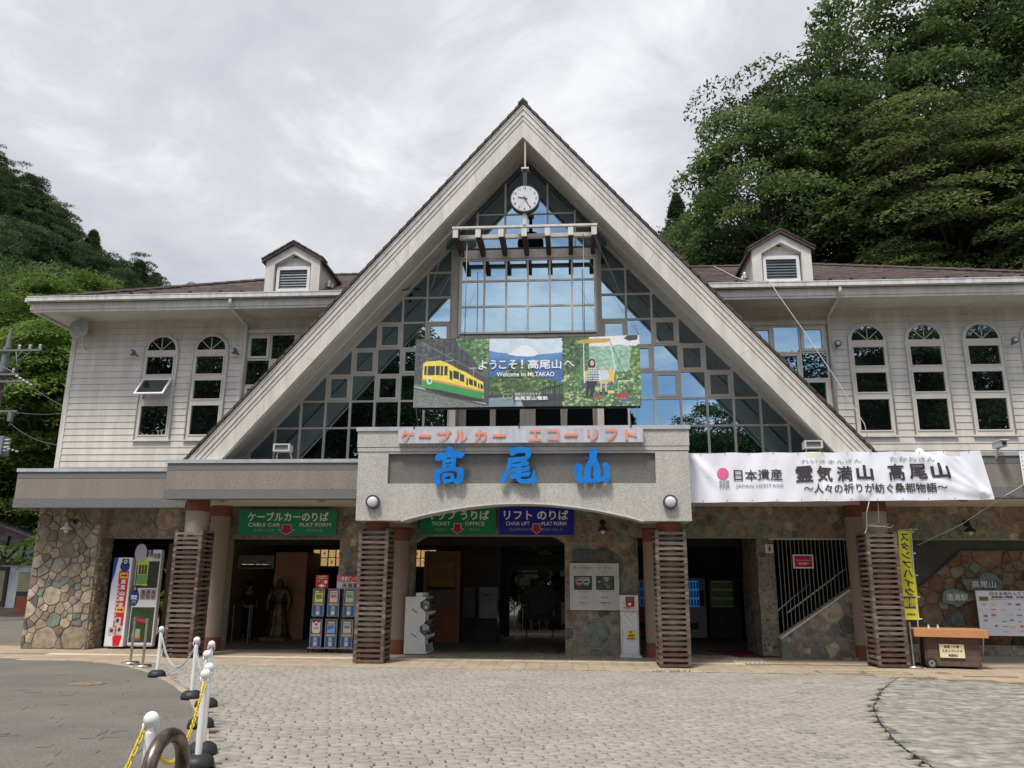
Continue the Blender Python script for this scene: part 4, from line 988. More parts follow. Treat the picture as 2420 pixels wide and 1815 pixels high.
# --- hall behind the openings
hall = MB(); hall.box(-12.9, 12.9, 26.3, 26.5, -.05, 2.0+1.3)
hm = MB()
for x0, x1 in ((-12.9, -12.8), (-12.8, -8.45), (-4.4, -2.2), (.35, 12.9)): hm.box(x0, x1, 26.3, 26.5, -.05, 3.3)
hm.box(-8.45, -4.4, 26.3, 26.5, 2.6, 3.3); hm.box(-8.45, -4.4, 26.3, 26.5, -.05, 2.05)
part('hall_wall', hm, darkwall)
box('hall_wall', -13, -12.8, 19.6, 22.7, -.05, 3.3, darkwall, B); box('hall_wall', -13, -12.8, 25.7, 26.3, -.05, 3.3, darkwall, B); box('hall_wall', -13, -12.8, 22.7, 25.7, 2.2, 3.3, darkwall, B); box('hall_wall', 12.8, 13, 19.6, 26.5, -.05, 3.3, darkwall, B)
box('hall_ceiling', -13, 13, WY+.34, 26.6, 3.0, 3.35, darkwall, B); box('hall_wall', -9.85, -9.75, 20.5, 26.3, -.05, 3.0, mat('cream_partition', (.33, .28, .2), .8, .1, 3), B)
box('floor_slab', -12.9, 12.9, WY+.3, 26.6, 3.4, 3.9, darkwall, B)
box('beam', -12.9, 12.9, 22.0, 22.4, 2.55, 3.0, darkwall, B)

# ------------------------------------------------------------------ signs on the portal
def outline(name, pts, holes, ox, oz, sx, sz, y, t, m, parent=None):
    f = lambda L: [(ox+p[0]*sx, oz-p[1]*sz) for p in L]
    return MB().holed(f(pts), [f(h) for h in holes], y, y+t).build(name, m, parent)
ts = thing('sign_panel', 'long white sign with raised salmon katakana on top of the portal', 'sign', (-1.1, 16.35, 4.38))
box('sign_board', -3.62, 1.44, 16.36, 16.47, 4.385, 4.678, mat('white_sign_steel', (.56, .57, .62), .45, .05, 3, dirt=.25, ds=2), ts)
def px2x(px): return -3.62+(px-282)/1600*5.06
for ch, a, b_ in (('ケ', 298, 385), ('ー', 420, 500), ('ブ', 541, 640), ('ル', 652, 742), ('カ', 788, 868), ('ー', 908, 990), ('エ', 1141, 1228), ('コ', 1262, 1340), ('ー', 1372, 1456), ('リ', 1520, 1592), ('フ', 1638, 1716), ('ト', 1762, 1842)):
    if ch == 'ー': box('letter', px2x(a), px2x(b_), 16.335, 16.36, 4.505, 4.565, salmon, ts); continue
    ftext(ch, px2x(a), px2x(b_), 4.415, 4.65, 16.352, salmon, ts, name='letter', bold=.035, extrude=0, off=.012)
for x in (-3.3, -1.1, 1.2): MB().cyl(x, 16.4, 4.67, 4.80, .014, n=6).build('bracket', black, ts)
# three big blue characters, each a cut letter standing off the recess
GAO = [(655,165),(740,175),(800,230),(805,335),(960,338),(1110,358),(1240,385),(1170,490),(1100,580),(1000,572),(905,565),(898,700),(885,880),(1000,900),(1110,912),(1160,960),(1190,1070),(1190,1220),(1160,1360),(1080,1460),(985,1525),(900,1460),(820,1395),(730,1410),(620,1440),(520,1480),(465,1410),(425,1310),(408,1190),(430,1130),(500,1100),(620,1085),(800,1090),(835,1130),(848,1200),(845,1300),(935,1290),(948,1150),(935,1070),(880,1040),(740,1020),(580,1040),(440,1080),(350,1140),(335,1230),(350,1310),(380,1380),(350,1450),(320,1535),(210,1510),(140,1370),(120,1240),(130,1080),(170,960),(300,950),(430,935),(415,860),(415,640),(330,670),(230,690),(165,640),(150,560),(190,470),(260,405),(400,385),(520,365),(530,260),(580,180)]
GH = [[(550,612),(570,578),(725,555),(720,598)], [(540,785),(545,755),(680,735),(690,700),(722,692),(720,765)], [(558,898),(558,872),(695,860),(692,885)], [(550,1310),(528,1245),(580,1235),(630,1200),(690,1192),(712,1215),(700,1300)]]
WEI = [(495,345),(560,265),(720,205),(930,180),(1100,205),(1260,275),(1285,330),(1270,470),(1220,580),(1160,630),(1110,675),(1170,700),(1200,770),(1170,830),(1040,855),(915,878),(940,918),(1090,880),(1215,855),(1225,940),(1200,1030),(1100,1045),(918,1078),(930,1098),(1100,1075),(1250,1055),(1250,1120),(1190,1215),(1060,1225),(910,1238),(905,1290),(940,1308),(1130,1305),(1250,1260),(1300,1180),(1330,1050),(1360,975),(1400,990),(1440,1200),(1490,1370),(1460,1430),(1380,1455),(1150,1465),(930,1460),(820,1410),(750,1340),(735,1290),(640,1315),(570,1290),(535,1210),(560,1150),(620,1118),(755,1112),(760,1092),(600,1100),(560,1040),(575,960),(640,925),(760,935),(765,925),(640,895),(580,885),(545,1020),(480,1200),(400,1370),(340,1430),(260,1430),(190,1360),(160,1320),(240,1250),(340,1080),(420,880),(450,700),(455,590),(520,565),(590,580),(650,548),(850,548),(1055,520),(1075,430),(1050,400),(830,405),(740,440),(640,510),(560,500),(510,440)]
WH = [[(600,795),(600,770),(780,725),(955,705),(900,745),(760,780)]]
SHAN = [(920,232),(1000,260),(1052,340),(1055,420),(1030,520),(1030,620),(1090,750),(1130,880),(1160,1020),(1160,1180),(1130,1255),(1230,1215),(1280,1180),(1285,1020),(1265,930),(1215,860),(1240,790),(1300,735),(1370,740),(1430,820),(1470,960),(1485,1150),(1460,1340),(1400,1450),(1330,1470),(1270,1420),(1220,1375),(1120,1420),(930,1445),(700,1450),(560,1455),(480,1478),(380,1440),(310,1360),(265,1220),(240,1080),(240,920),(280,830),(370,785),(460,795),(520,850),(540,940),(480,1020),(465,1090),(485,1180),(530,1260),(580,1270),(600,1190),(580,1090),(610,960),(650,830),(700,720),(765,610),(785,500),(785,380),(820,280)]
SHH = [[(815,1300),(805,1150),(815,1020),(845,870),(865,845),(905,920),(922,1030),(915,1100),(885,1150),(905,1220),(950,1295)]]
for nm, pts_, hs, ox, lab in (('gao', GAO, GH, -2.92, 'blue ladder-form character for high, leftmost on the portal'), ('wei', WEI, WH, -1.59, 'blue character for tail in the middle of the portal'), ('shan', SHAN, SHH, -.115, 'blue character for mountain, rightmost on the portal')):
    t = thing('blue_character', lab, 'letter', (ox+.45, 16.45, 3.5), 'big blue characters of the station name')
    o = outline('letter_face', pts_, hs, ox, 4.415, .000585, .000595, 16.36, .05, bluem, t)
    xs = [p[0] for p in pts_]; xm = ox+(min(xs)+max(xs))/2*.000585
    for dx in (-.1, .1): box('mounting', xm+dx-.012, xm+dx+.012, 16.41, 16.58, 4.05, 4.08, bluem, o)
for i, x in enumerate((-4.11, 1.94)):
    t = thing('round_wall_lamp', 'round frosted lamp with dark ring at the %s corner of the portal' % ('left', 'right')[i], 'lamp', (x, 16.5, 3.18), 'round lamps on the portal')
    MB().disc(x, 16.40, 3.18, .145, .1, 28).build('lamp_ring', mat('dark_ring', (.07, .07, .072), .5, .1, 5), t)
    b = MB(); pr = [(.108*math.cos(a), .05*math.sin(a)) for a in [math.pi/2*k/5 for k in range(6)]]
    vs = []; fs = []
    for r, d in pr:
        for k in range(24): a = 2*math.pi*k/24; vs.append((x+max(r, .001)*math.cos(a), 16.40-d, 3.18+max(r, .001)*math.sin(a)))
    for k in range(5):
        for j in range(24): fs.append((k*24+j, k*24+(j+1) % 24, (k+1)*24+(j+1) % 24, (k+1)*24+j))
    b.add(vs, fs, True); b.build('lamp_glass', mat('frosted_glass', (.58, .58, .60), .35, .05, 6), t)

# ------------------------------------------------------------------ hanging signs under the canopy
def arrow(x, z0, z1, w, y, parent):
    s = z0+(z1-z0)*.48
    P = lambda k: [(x, z0-k), (x+w/2+k*1.6, s+k*.6), (x+w*.27+k, s+k*.6), (x+w*.27+k, z1+k), (x-w*.27-k, z1+k), (x-w*.27-k, s+k*.6), (x-w/2-k*1.6, s+k*.6)]
    MB().prism(P(.012), y-.006, 'y', y-.003).build('arrow_edge', signwhite, parent); MB().prism(P(0), y-.010, 'y', y-.0065).build('arrow', signred, parent)
def hang(lab, x0, x1, z0, z1, m, top, l, r, sl, sr, tx=(.09, .92)):
    t = thing('hanging_sign', lab, 'sign', ((x0+x1)/2, 19.1, z0), 'direction signs on the lintel'); w, h = x1-x0, z1-z0
    box('sign_board', x0, x1, 19.06, 19.13, z0, z1, m, t)
    b = MB().holed(rect(x0-.008, x1+.008, z0-.008, z1+.008), [rect(x0, x1, z0, z1)], 19.05, 19.13); b.build('sign_frame', mat('green_frame', (.10, .25, .17), .5, .1, 5) if m is signgreen else mat('blue_frame', (.05, .06, .3), .5, .1, 5), t)
    y = 19.057
    ftext(top, x0+w*tx[0], x0+w*tx[1], z0+h*.55, z0+h*.92, y, signwhite, t, bold=.03)
    ftext(l[0], x0+w*l[1], x0+w*l[2], z0+h*.34, z0+h*.48, y, signwhite, t, bold=.012); ftext(r[0], x0+w*r[1], x0+w*r[2], z0+h*.34, z0+h*.48, y, signwhite, t, bold=.012)
    gl = flat('sign_grey_letters', (.32, .36, .34))
    ftext(sl[0], x0+w*sl[1], x0+w*sl[2], z0+h*.13, z0+h*.25, y, gl, t); ftext(sr[0], x0+w*sr[1], x0+w*sr[2], z0+h*.13, z0+h*.25, y, gl, t)
    arrow((x0+x1)/2, z0+h*.03, z0+h*.40, w*.16, y, t); return t
hang('green cable car platform sign with red arrow, left on the lintel', -8.01, -5.63, 2.65, 3.24, signgreen, 'ケーブルカーのりば', ('CABLE CAR', .10, .43), ('PLAT FORM', .63, .95), ('케이블카 승강장', .16, .37), ('乘缆车处', .71, .87))
hang('green ticket office sign partly hidden behind the arch', -3.60, -1.83, 2.68, 3.28, signgreen, 'キップ うりば', ('TICKET', .15, .40), ('OFFICE', .60, .86), ('매표소', .20, .35), ('售票处', .65, .80))
hang('dark blue chair lift platform sign right of the ticket sign', -1.73, .01, 2.68, 3.29, signblue, 'リフト のりば', ('CHAIR LIFT', .09, .41), ('PLAT FORM', .57, .90), ('登山吊车车站', .13, .39), ('리프트 타는 곳', .58, .85), (.06, .93))

# ------------------------------------------------------------------ vinyl banner with three pictures
c = Canvas(100, 165, 2080, 775, 540, 170, (40, 62, 40)); rb = random.Random(77)
def foliage(pts, lo, hi, n, r0, r1):          # a wood as many small dabs of light and dark
    xs = [p[0] for p in pts]; ys = [p[1] for p in pts]; n_ = len(pts)
    for _ in range(n):
        x, y = rb.uniform(min(xs), max(xs)), rb.uniform(min(ys), max(ys)); ins = False
        for i in range(n_):
            (xa, ya), (xb, yb) = pts[i], pts[(i+1) % n_]
            if (ya > y) != (yb > y) and x < (xb-xa)*(y-ya)/(yb-ya)+xa: ins = not ins
        if ins: t = rb.random(); r = rb.uniform(r0, r1); c.ell(x, y, r*1.4, r, tuple(int(lo[k]+(hi[k]-lo[k])*t) for k in range(3)), noise=.2, fine=1)

c.rect(100, 165, 760, 775, (72, 74, 78), noise=.35, fine=5)
for k in range(9): c.line(140+k*55, 165, 150+k*52, 480, 12, (52, 52, 56))
c.poly([(450, 165), (760, 165), (760, 520), (700, 470), (620, 330), (500, 250)], (72, 118, 66), noise=.45, fine=3)
foliage([(450, 165), (760, 165), (760, 520), (700, 470), (620, 330), (500, 250)], (38, 70, 46), (138, 180, 118), 260, 6, 16); foliage([(100, 165), (480, 165), (480, 400), (100, 500)], (44, 48, 52), (108, 108, 112), 120, 3, 12); foliage([(100, 600), (300, 640), (700, 760), (100, 775)], (70, 74, 72), (190, 190, 184), 240, 3, 8)
c.line(150, 190, 750, 520, 5, (130, 132, 135)); c.line(105, 290, 400, 420, 4, (120, 120, 124))
c.poly([(100, 560), (300, 620), (760, 760), (760, 775), (100, 775)], (112, 116, 108), noise=.5, fine=2)
c.line(100, 605, 740, 760, 14, (60, 70, 90)); c.line(100, 590, 740, 748, 5, (200, 208, 215))
Y_, G_, DK = (238, 214, 60), (46, 150, 72), (44, 46, 52)
c.poly([(170, 570), (175, 385), (200, 368), (330, 362), (390, 385), (480, 432), (490, 440), (560, 470), (640, 520), (715, 560), (720, 700), (620, 690), (400, 635), (300, 600)], Y_)
c.poly([(168, 590), (168, 520), (300, 545), (400, 560), (718, 650), (716, 705), (600, 690), (320, 620)], G_); c.poly([(168, 520), (300, 535), (420, 560), (718, 635), (718, 650), (400, 575), (300, 552), (168, 535)], (214, 140, 60))
c.poly([(190, 600), (320, 620), (700, 705), (700, 735), (400, 680), (210, 620)], (48, 40, 40))
for a in ((185, 408, 208, 488), (216, 408, 282, 492), (290, 408, 326, 492), (332, 408, 356, 494), (366, 412, 394, 496)): c.rect(*a, DK)
for a in ((414, 445, 438, 540), (448, 450, 500, 535), (506, 478, 548, 558), (566, 512, 580, 590), (588, 520, 622, 590), (630, 535, 656, 602), (668, 560, 682, 618), (688, 566, 710, 625)): c.poly([(a[0], a[1]), (a[2], a[1]+18), (a[2], a[3]), (a[0], a[3]-14)], DK)
c.ell(237, 540, 24, 30, (225, 235, 225)); c.ell(237, 540, 15, 19, (90, 160, 120)); c.line(370, 372, 440, 360, 10, (140, 145, 150)); c.line(590, 435, 655, 435, 6, (190, 195, 200)); c.line(625, 425, 625, 510, 5, (190, 195, 200))
c.rect(760, 165, 1410, 775, (196, 212, 224)); c.poly([(760, 400), (760, 290), (900, 300), (1000, 330), (1200, 320), (1410, 300), (1410, 560), (760, 560)], (60, 120, 176), noise=.12, fine=6)
c.poly([(930, 315), (1000, 260), (1050, 228), (1100, 228), (1150, 262), (1200, 300), (1180, 325), (1080, 335)], (226, 232, 236)); c.poly([(760, 275), (860, 300), (1000, 330), (1090, 350), (1200, 312), (1410, 296), (1410, 330), (1200, 380), (760, 340)], (74, 132, 184), noise=.1, fine=6)
c.poly([(760, 400), (950, 400), (1060, 440), (1200, 420), (1410, 400), (1410, 600), (760, 600)], (44, 100, 160), noise=.15, fine=5)
c.poly([(760, 520), (880, 505), (960, 400), (1060, 390), (1140, 430), (1200, 520), (1300, 540), (1410, 580), (1410, 690), (760, 690)], (58, 98, 52), noise=.45, fine=3)
foliage([(760, 520), (880, 505), (960, 400), (1060, 390), (1140, 430), (1200, 520), (1300, 540), (1410, 580), (1410, 690), (760, 690)], (30, 52, 30), (128, 158, 84), 420, 5, 13)
c.rect(760, 670, 1410, 775, (58, 62, 66)); c.poly([(760, 700), (970, 690), (1000, 775), (760, 775)], (120, 140, 150)); c.poly([(1000, 700), (1040, 700), (1065, 775), (1000, 775)], (150, 160, 165))
for k in range(10): c.line(1220+k*20, 600, 1220+k*20, 770, 6, (28, 28, 32))
c.line(1200, 640, 1410, 585, 12, (28, 28, 32)); c.line(1080, 760, 1410, 700, 10, (28, 28, 32)); c.line(1335, 575, 1335, 770, 14, (28, 28, 32)); c.line(760, 165, 760, 775, 4, (30, 40, 40)); c.line(1410, 165, 1410, 775, 4, (30, 40, 40))
c.rect(1412, 165, 2080, 775, (84, 126, 70), noise=.5, fine=3); c.poly([(1640, 165), (2080, 165), (2080, 260), (1640, 250)], (226, 224, 226)); c.poly([(1640, 250), (1800, 262), (1900, 240), (2010, 270), (1990, 470), (1640, 470)], (142, 186, 164), noise=.15, fine=5)
c.poly([(1412, 170), (1560, 170), (1620, 250), (1560, 350), (1500, 560), (1412, 560)], (62, 92, 56), noise=.4, fine=3); c.poly([(2010, 280), (2080, 240), (2080, 700), (2040, 700), (1990, 400)], (74, 122, 52), noise=.4, fine=3); c.poly([(1940, 190), (2000, 150), (2065, 160), (2060, 205), (1990, 215)], (48, 66, 52), noise=.5, fine=2)
c.poly([(1412, 560), (1600, 620), (2080, 640), (2080, 775), (1412, 775)], (66, 104, 66), noise=.6, fine=2)
foliage([(1412, 170), (1560, 170), (1620, 250), (1560, 350), (1500, 560), (1412, 560)], (34, 54, 38), (120, 150, 96), 220, 6, 14); foliage([(2010, 280), (2080, 240), (2080, 700), (2040, 700), (1990, 400)], (60, 96, 40), (170, 196, 96), 120, 6, 12); foliage([(1412, 480), (1640, 470), (2080, 520), (2080, 775), (1412, 775)], (44, 76, 50), (176, 200, 130), 520, 5, 13); foliage([(1640, 262), (1990, 262), (1990, 480), (1640, 470)], (110, 160, 130), (170, 206, 180), 160, 6, 14)
c.poly([(1520, 200), (1650, 180), (1820, 184), (1830, 205), (1780, 220), (1540, 222)], (196, 160, 56)); c.line(1592, 225, 1596, 580, 8, (225, 230, 230)); c.line(1820, 210, 1862, 440, 7, (225, 230, 230)); c.line(1862, 440, 1840, 585, 7, (225, 230, 230)); c.line(1825, 215, 1985, 600, 4, (40, 50, 60)); c.line(1412, 280, 1590, 440, 3, (60, 66, 70))
c.rect(1600, 465, 1855, 560, (226, 190, 50)); c.poly([(1560, 575), (1850, 575), (1840, 598), (1565, 596)], (70, 76, 140))
c.ell(1662, 405, 32, 44, (52, 34, 28)); c.ell(1664, 400, 17, 24, (226, 180, 150)); c.poly([(1632, 440), (1700, 440), (1732, 470), (1716, 560), (1612, 560), (1620, 480)], (196, 205, 208))
for k in range(5): c.line(1618, 458+k*22, 1722, 458+k*22, 5, (60, 80, 86)); c.line(1630+k*20, 442, 1626+k*20, 560, 4, (90, 108, 112))
c.poly([(1612, 558), (1712, 558), (1690, 600), (1668, 700), (1640, 700), (1646, 610), (1620, 700), (1606, 690)], (38, 40, 50))
c.ell(1752, 425, 26, 18, (120, 168, 186)); c.ell(1752, 446, 18, 20, (226, 180, 150)); c.poly([(1718, 470), (1790, 462), (1812, 500), (1796, 550), (1724, 552)], (200, 214, 224)); c.line(1800, 490, 1826, 440, 12, (226, 180, 150)); c.poly([(1728, 548), (1800, 548), (1800, 585), (1726, 580)], (200, 184, 140)); c.line(1740, 585, 1736, 660, 12, (226, 180, 150)); c.line(1778, 585, 1782, 660, 12, (226, 180, 150)); c.rect(1722, 650, 1748, 678, (60, 40, 44)); c.rect(1770, 650, 1796, 678, (60, 40, 44))
c.rect(1870, 670, 1975, 706, (178, 42, 44)); c.rect(1672, 685, 1742, 708, (178, 60, 56)); c.rect(1900, 716, 2010, 732, (60, 90, 170)); c.rect(1795, 640, 1850, 664, (220, 210, 120)); c.line(1890, 560, 1985, 560, 5, (215, 215, 215)); c.line(1890, 560, 1880, 670, 4, (200, 205, 205))
wb = thing('picture_banner', 'wide vinyl banner with cable car, snow capped mountain and chair lift pictures', 'banner', (-1, 17, 5.3))
def wbwarp(p):
    u = (p[:, 0]+3.46)/4.94; v = (p[:, 2]-5.28)/1.57; q = p.copy()
    q[:, 1] += .022*np.sin(u*9+v*2)+.012*np.sin(u*23+1)*v-.02*np.exp(-((u-.49)/.02)**2)*v; q[:, 2] += -.035*np.sin(np.pi*u)**2*(v > .5)*(v-.5)*2; return q
c.a = (c.a*.86+c.a.mean(2, keepdims=True)*.10+.03)*(1+.10*c.noise(2)[:, :, None]+.08*c.noise(9)[:, :, None])
c.panel('banner_cloth', (-3.46, 17.0, 5.28), (4.94, 0, 0), (0, 0, 1.565), wb, warp=wbwarp)
MB().box(-3.44, 1.46, 17.06, 17.08, 5.24, 6.82).build('banner_back', black, wb)
wt = flat('banner_white', (.8, .8, .8))
def bz(px, py): return -3.46+(px-100)/1980*4.94, 5.28+(775-py)/610*1.565
for s, x0, x1, y0, y1, bd in (('よ', 668, 745, 365, 450, .02), ('う', 770, 830, 365, 450, .02), ('こ', 852, 915, 372, 446, .02), ('そ', 935, 1010, 365, 450, .02), ('！', 1045, 1064, 365, 446, .02), ('高尾山', 1105, 1398, 362, 448, .025), ('へ', 1415, 1512, 375, 430, .02), ('Welcome to Mt.TAKAO', 832, 1336, 475, 516, .03), ('高尾山と人をむすぶ', 992, 1218, 656, 684, 0), ('高尾登山電鉄', 992, 1280, 688, 722, .03)):
    a, d = bz(x0, y1); b_, e = bz(x1, y0); ftext(s, a, b_, d, e, 17.0, wt, wb, bold=bd, warp=wbwarp, off=.012)
for dx, col in ((0, (.35, .6, .12)), (.1, (.25, .45, .12))):
    x, z = bz(912+dx*400, 690); b = MB(); b.tube([(x+.055*math.cos(a), 16.985, z+.065*math.sin(a)) for a in [2*math.pi*k/14 for k in range(15)]], .011, 5); b.build('logo_ring', flat('logo_green%d' % (dx > 0), col), wb)
for a, b_ in (((-3.46, 17.0, 6.84), (-2.5, 17.35, 9.0)), ((-3.46, 17.0, 6.84), (-2.9, 17.35, 9.3)), ((1.47, 17.0, 6.86), (.55, 17.35, 9.4)), ((1.47, 17.0, 6.86), (.2, 17.35, 9.1)), ((-1.03, 17.0, 6.8), (-1.03, 17.3, 7.2)), ((-3.4, 17, 5.3), (-3.3, 16.9, 4.75)), ((1.4, 17, 5.3), (1.3, 16.9, 4.75)), ((-1.05, 17, 5.3), (-1.1, 16.9, 4.75))):
    MB().tube([a, b_], .0035, 5).build('rope', flat('rope_grey', (.10, .10, .10)), wb)

# ------------------------------------------------------------------ long white cloth banner
lb = thing('cloth_banner', 'long wrinkled white cloth banner with black brush writing and pink disc', 'banner', (5.4, 17, 3.2))
def lwarp(p):
    u = (p[:, 0]-2.42)/5.95; v = (p[:, 2]-3.22)/1.03; q = p.copy()
    f = np.zeros(len(p))
    for (cu, cv, du, dv, a, w) in ((0, 1, .16, -1.0, .05, .012), (0, 1, .07, -1.0, .03, .010), (.59, 0, -.10, .8, .035, .012), (.59, 0, .06, .8, .03, .010), (.59, 0, -.2, .4, .02, .016), (.99, .05, -.12, .9, .05, .010), (.99, .05, -.3, .55, .035, .012), (.99, .05, -.22, .9, .04, .010), (.86, 1, .02, -.8, .03, .010), (.73, 1, .05, -.7, .022, .010), (.30, 1, -.03, -.6, .015, .012), (.02, .1, .3, .1, .02, .05), (.8, 1, .10, -.7, .03, .012), (.9, 1, .06, -.6, .03, .01)):
        X, Y_ = (u-cu)*5.95, (v-cv)*1.03; DX, DY = du*5.95, dv*1.03; L_ = math.hypot(DX, DY); t = (X*DX+Y_*DY)/L_; s = (X*DY-Y_*DX)/L_; w_ = w*5.95*(1+t.clip(0, 9)*.8)
        f += a*np.exp(-(s/w_)**2)*np.clip(t*6, 0, 1)*np.clip(1.3-t/L_, 0, 1)*.8
    f += .012*np.sin(u*31+v*3)+.008*np.sin(u*70-v*5+1)+.03*np.sin(u*5.5)
    q[:, 1] -= f; sag = -.018*np.sin(np.clip(u, 0, 1)*np.pi*7)**2; q[:, 2] += sag*np.where(v > .5, 1, .4)+(u*.03)*v+(u*.07)*(1-v); q[:, 0] += (u > .5)*(u-.5)*2*(.10*(1-v)-.06*v); return q
cc = Canvas(0, 0, 1, 1, 300, 60, (236, 236, 244)); 
cc.rect(.435, .0, .45, 1, (226, 224, 214)); cc.rect(.40, .02, .47, .12, (225, 222, 208)); cc.rect(.88, .0, .93, .1, (216, 208, 196))
cc.panel('banner_cloth', (2.42, 17.0, 3.22), (5.95, 0, 0), (0, 0, 1.03), lb, warp=lwarp, m=print_mat('printed_cloth', .8))
ink = flat('black_ink', (.055, .045, .05), .8); greyink = flat('grey_ink', (.32, .32, .33), .8)
def lz(px, py): return 2.42+px/2180*5.95, 3.22+(380-py)/345*1.03
for s, x0, x1, y0, y1, bd, m in (('れいきまんざん', 835, 1285, 85, 112, .01, greyink), ('たかおさん', 1500, 1830, 72, 106, .01, greyink), ('日本遺産', 330, 690, 152, 235, .015, ink), ('JAPAN HERITAGE', 340, 694, 258, 287, .01, greyink),
    ('霊', 788, 915, 132, 246, .03, ink), ('気', 945, 1060, 132, 244, .03, ink), ('満', 1092, 1208, 134, 242, .03, ink), ('山', 1236, 1360, 130, 236, .045, ink), ('高', 1472, 1592, 122, 240, .03, ink), ('尾', 1622, 1752, 120, 232, .03, ink), ('山', 1782, 1912, 118, 230, .045, ink), ('〜人々の祈りが紡ぐ桑都物語〜', 840, 1870, 258, 326, .02, ink)):
    a, d = lz(x0, y1); b_, e = lz(x1, y0); ftext(s, a, b_, d, e, 17.0, m, lb, bold=bd, warp=lwarp, off=.014, dense=3)
x, z = lz(249, 181); b = MB(); pts_ = [(x+.117*math.cos(a), z+.125*math.sin(a)) for a in [2*math.pi*k/40 for k in range(40)]]
def flatpoly(pts_, m, name, parent, y, warp, off=.016):
    b = MB().prism(pts_, y-off, 'y', y-off+.003); v = warp(np.array(b.v)); b.v = [tuple(p) for p in v]; return b.build(name, m, parent)
flatpoly(pts_, flat('pink_disc', (.72, .12, .28), .7), 'printed_disc', lb, 17.0, lwarp)
for k, (a0, a1, hh) in enumerate(((219, 240, 292), (244, 262, 296), (266, 292, 297))):
    xa, zt = lz(a0, 230); xb, zb = lz(a1, hh); flatpoly([(xa, zb+.03), (xa+(xb-xa)*.2, zb), (xa+(xb-xa)*.5, zb+.09), (xb, zb), (xb, zt), (xa, zt)], greyink, 'printed_mark', lb, 17.0, lwarp)
for k in range(12):
    u = (k+.5)/12; p = lwarp(np.array([[2.42+5.95*u, 16.985, 3.25], [2.42+5.95*u, 16.985, 4.23]]))
    for q in p: MB().disc(q[0], q[1]-.006, q[2], .011, .004, 8).build('eyelet', black, lb)
wn = wire_m = flat('white_rope', (.55, .53, .48))
for pts_ in ([(6.0, 16.99, 3.24), (5.96, 17.1, 3.0), (6.02, 17.3, 2.75), (5.93, 17.2, 2.62)], [(6.25, 17.2, 3.24), (6.27, 17.33, 2.85), (6.05, 17.3, 2.80), (6.5, 17.3, 2.74), (6.58, 17.4, 2.8)], [(6.0, 17.3, 2.78), (6.3, 17.28, 2.76), (6.55, 17.5, 2.83)]):
    MB().tube(pts_, .010, 6).build('rope', wn, lb)
b2 = thing('second_banner', 'white cloth banner with blue writing cut off at the right picture edge', 'banner', (10, 17, 3.6))
cc = Canvas(0, 0, 1, 1, 90, 30, (226, 230, 238)); cc.panel('banner_cloth', (9.06, 17.02, 3.58), (3.2, 0, 0), (0, 0, .68), b2, warp=lambda p: p+np.stack([0*p[:, 0], .02*np.sin(p[:, 0]*6), 0*p[:, 0]], 1), m=print_mat('printed_cloth', .8))
for k in range(8): MB().disc(9.10, 17.0, 3.63+k*.085, .011, .004, 8).build('eyelet', black, b2)

# ------------------------------------------------------------------ clock, speakers, cameras, lamps
ck = thing('hanging_clock', 'round white analogue clock hung on a dark post under the gable peak', 'clock', (-1.05, 17.3, 10))
cz, cx_, cy = 10.31, -1.05, 17.25
MB().disc(cx_, cy, cz, .345, .16, 40).build('clock_case', flat('clock_case', (.045, .045, .055)), ck); MB().disc(cx_, cy-.004, cz, .318, .01, 40).build('clock_face', flat('clock_face', (.62, .62, .64)), ck)
for h in range(12):
    a = math.pi/2-(h+1)*math.pi/6; s = str(h+1); r = .262; x, z = cx_+r*math.cos(a), cz+r*math.sin(a); w = .028 if len(s) == 1 else .045
    ftext(s, x-w, x+w, z-.032, z+.032, cy-.006, black, ck, bold=.01, name='numeral', fit='h', off=.003)
def hand(deg, L_, w, y, m=black): 
    a = math.radians(90-deg); d = Vector((math.cos(a), math.sin(a))); n_ = Vector((-d.y, d.x)); p = [-d*.06+n_*w, -d*.06-n_*w, d*L_-n_*w*.5, d*L_+n_*w*.5]; MB().prism([(cx_+q.x, cz+q.y) for q in p], y, 'y', y+.004).build('hand', m, ck)
hand(283, .175, .014, cy-.016); hand(152, .245, .010, cy-.021); hand(207, .25, .003, cy-.025, flat('second_hand', (.3, .3, .32)))
box('hanger_post', cx_-.045, cx_+.045, cy+.04, cy+.13, cz+.33, 11.08, flat('post_blue_black', (.03, .03, .045)), ck); box('hanger_plate', cx_-.09, cx_+.09, cy, cy+.17, 11.08, 11.12, alum, ck); MB().cyl(cx_, cy+.085, 11.12, 11.9, .02, n=8).build('hanger_rod', alum, ck)
box('lower_post', cx_-.05, cx_+.03, cy+.06, cy+.12, 9.68, cz-.33, alum, ck)
for i, (x, lab) in enumerate(((-6.44, 'left'), (5.08, 'right'))):
    t = thing('horn_speaker', 'small grey box speaker on the canopy at the %s foot of the gable' % lab, 'speaker', (x, 17.4, 4.27), 'speakers on the canopy')
    z0 = 4.38+(.01 if i else 0); f = MB().holed(rect(x-.19, x+.19, z0, z0+.17), [rect(x-.15, x+.15, z0+.03, z0+.14)], 17.28, 17.34); f.build('speaker_frame', mat('speaker_grey', (.5, .5, .49), .5, .06, 5), t)
    box('speaker_body', x-.17, x+.17, 17.335, 17.55, z0+.01, z0+.16, alum, t); box('speaker_mesh', x-.15, x+.15, 17.31, 17.33, z0+.03, z0+.14, mat('mesh_grey', (.16, .16, .16), .7, .2, 90), t)
    MB().tube([(x-.12, 17.4, z0+.01), (x-.16, 17.45, 4.12)], .012, 6).build('speaker_leg', alum, t); MB().tube([(x+.15, 17.42, z0+.01), (x+.22, 17.5, 4.12)], .02, 6).build('speaker_leg', mat('pale_wood', (.45, .36, .24), .7, .1, 6), t)
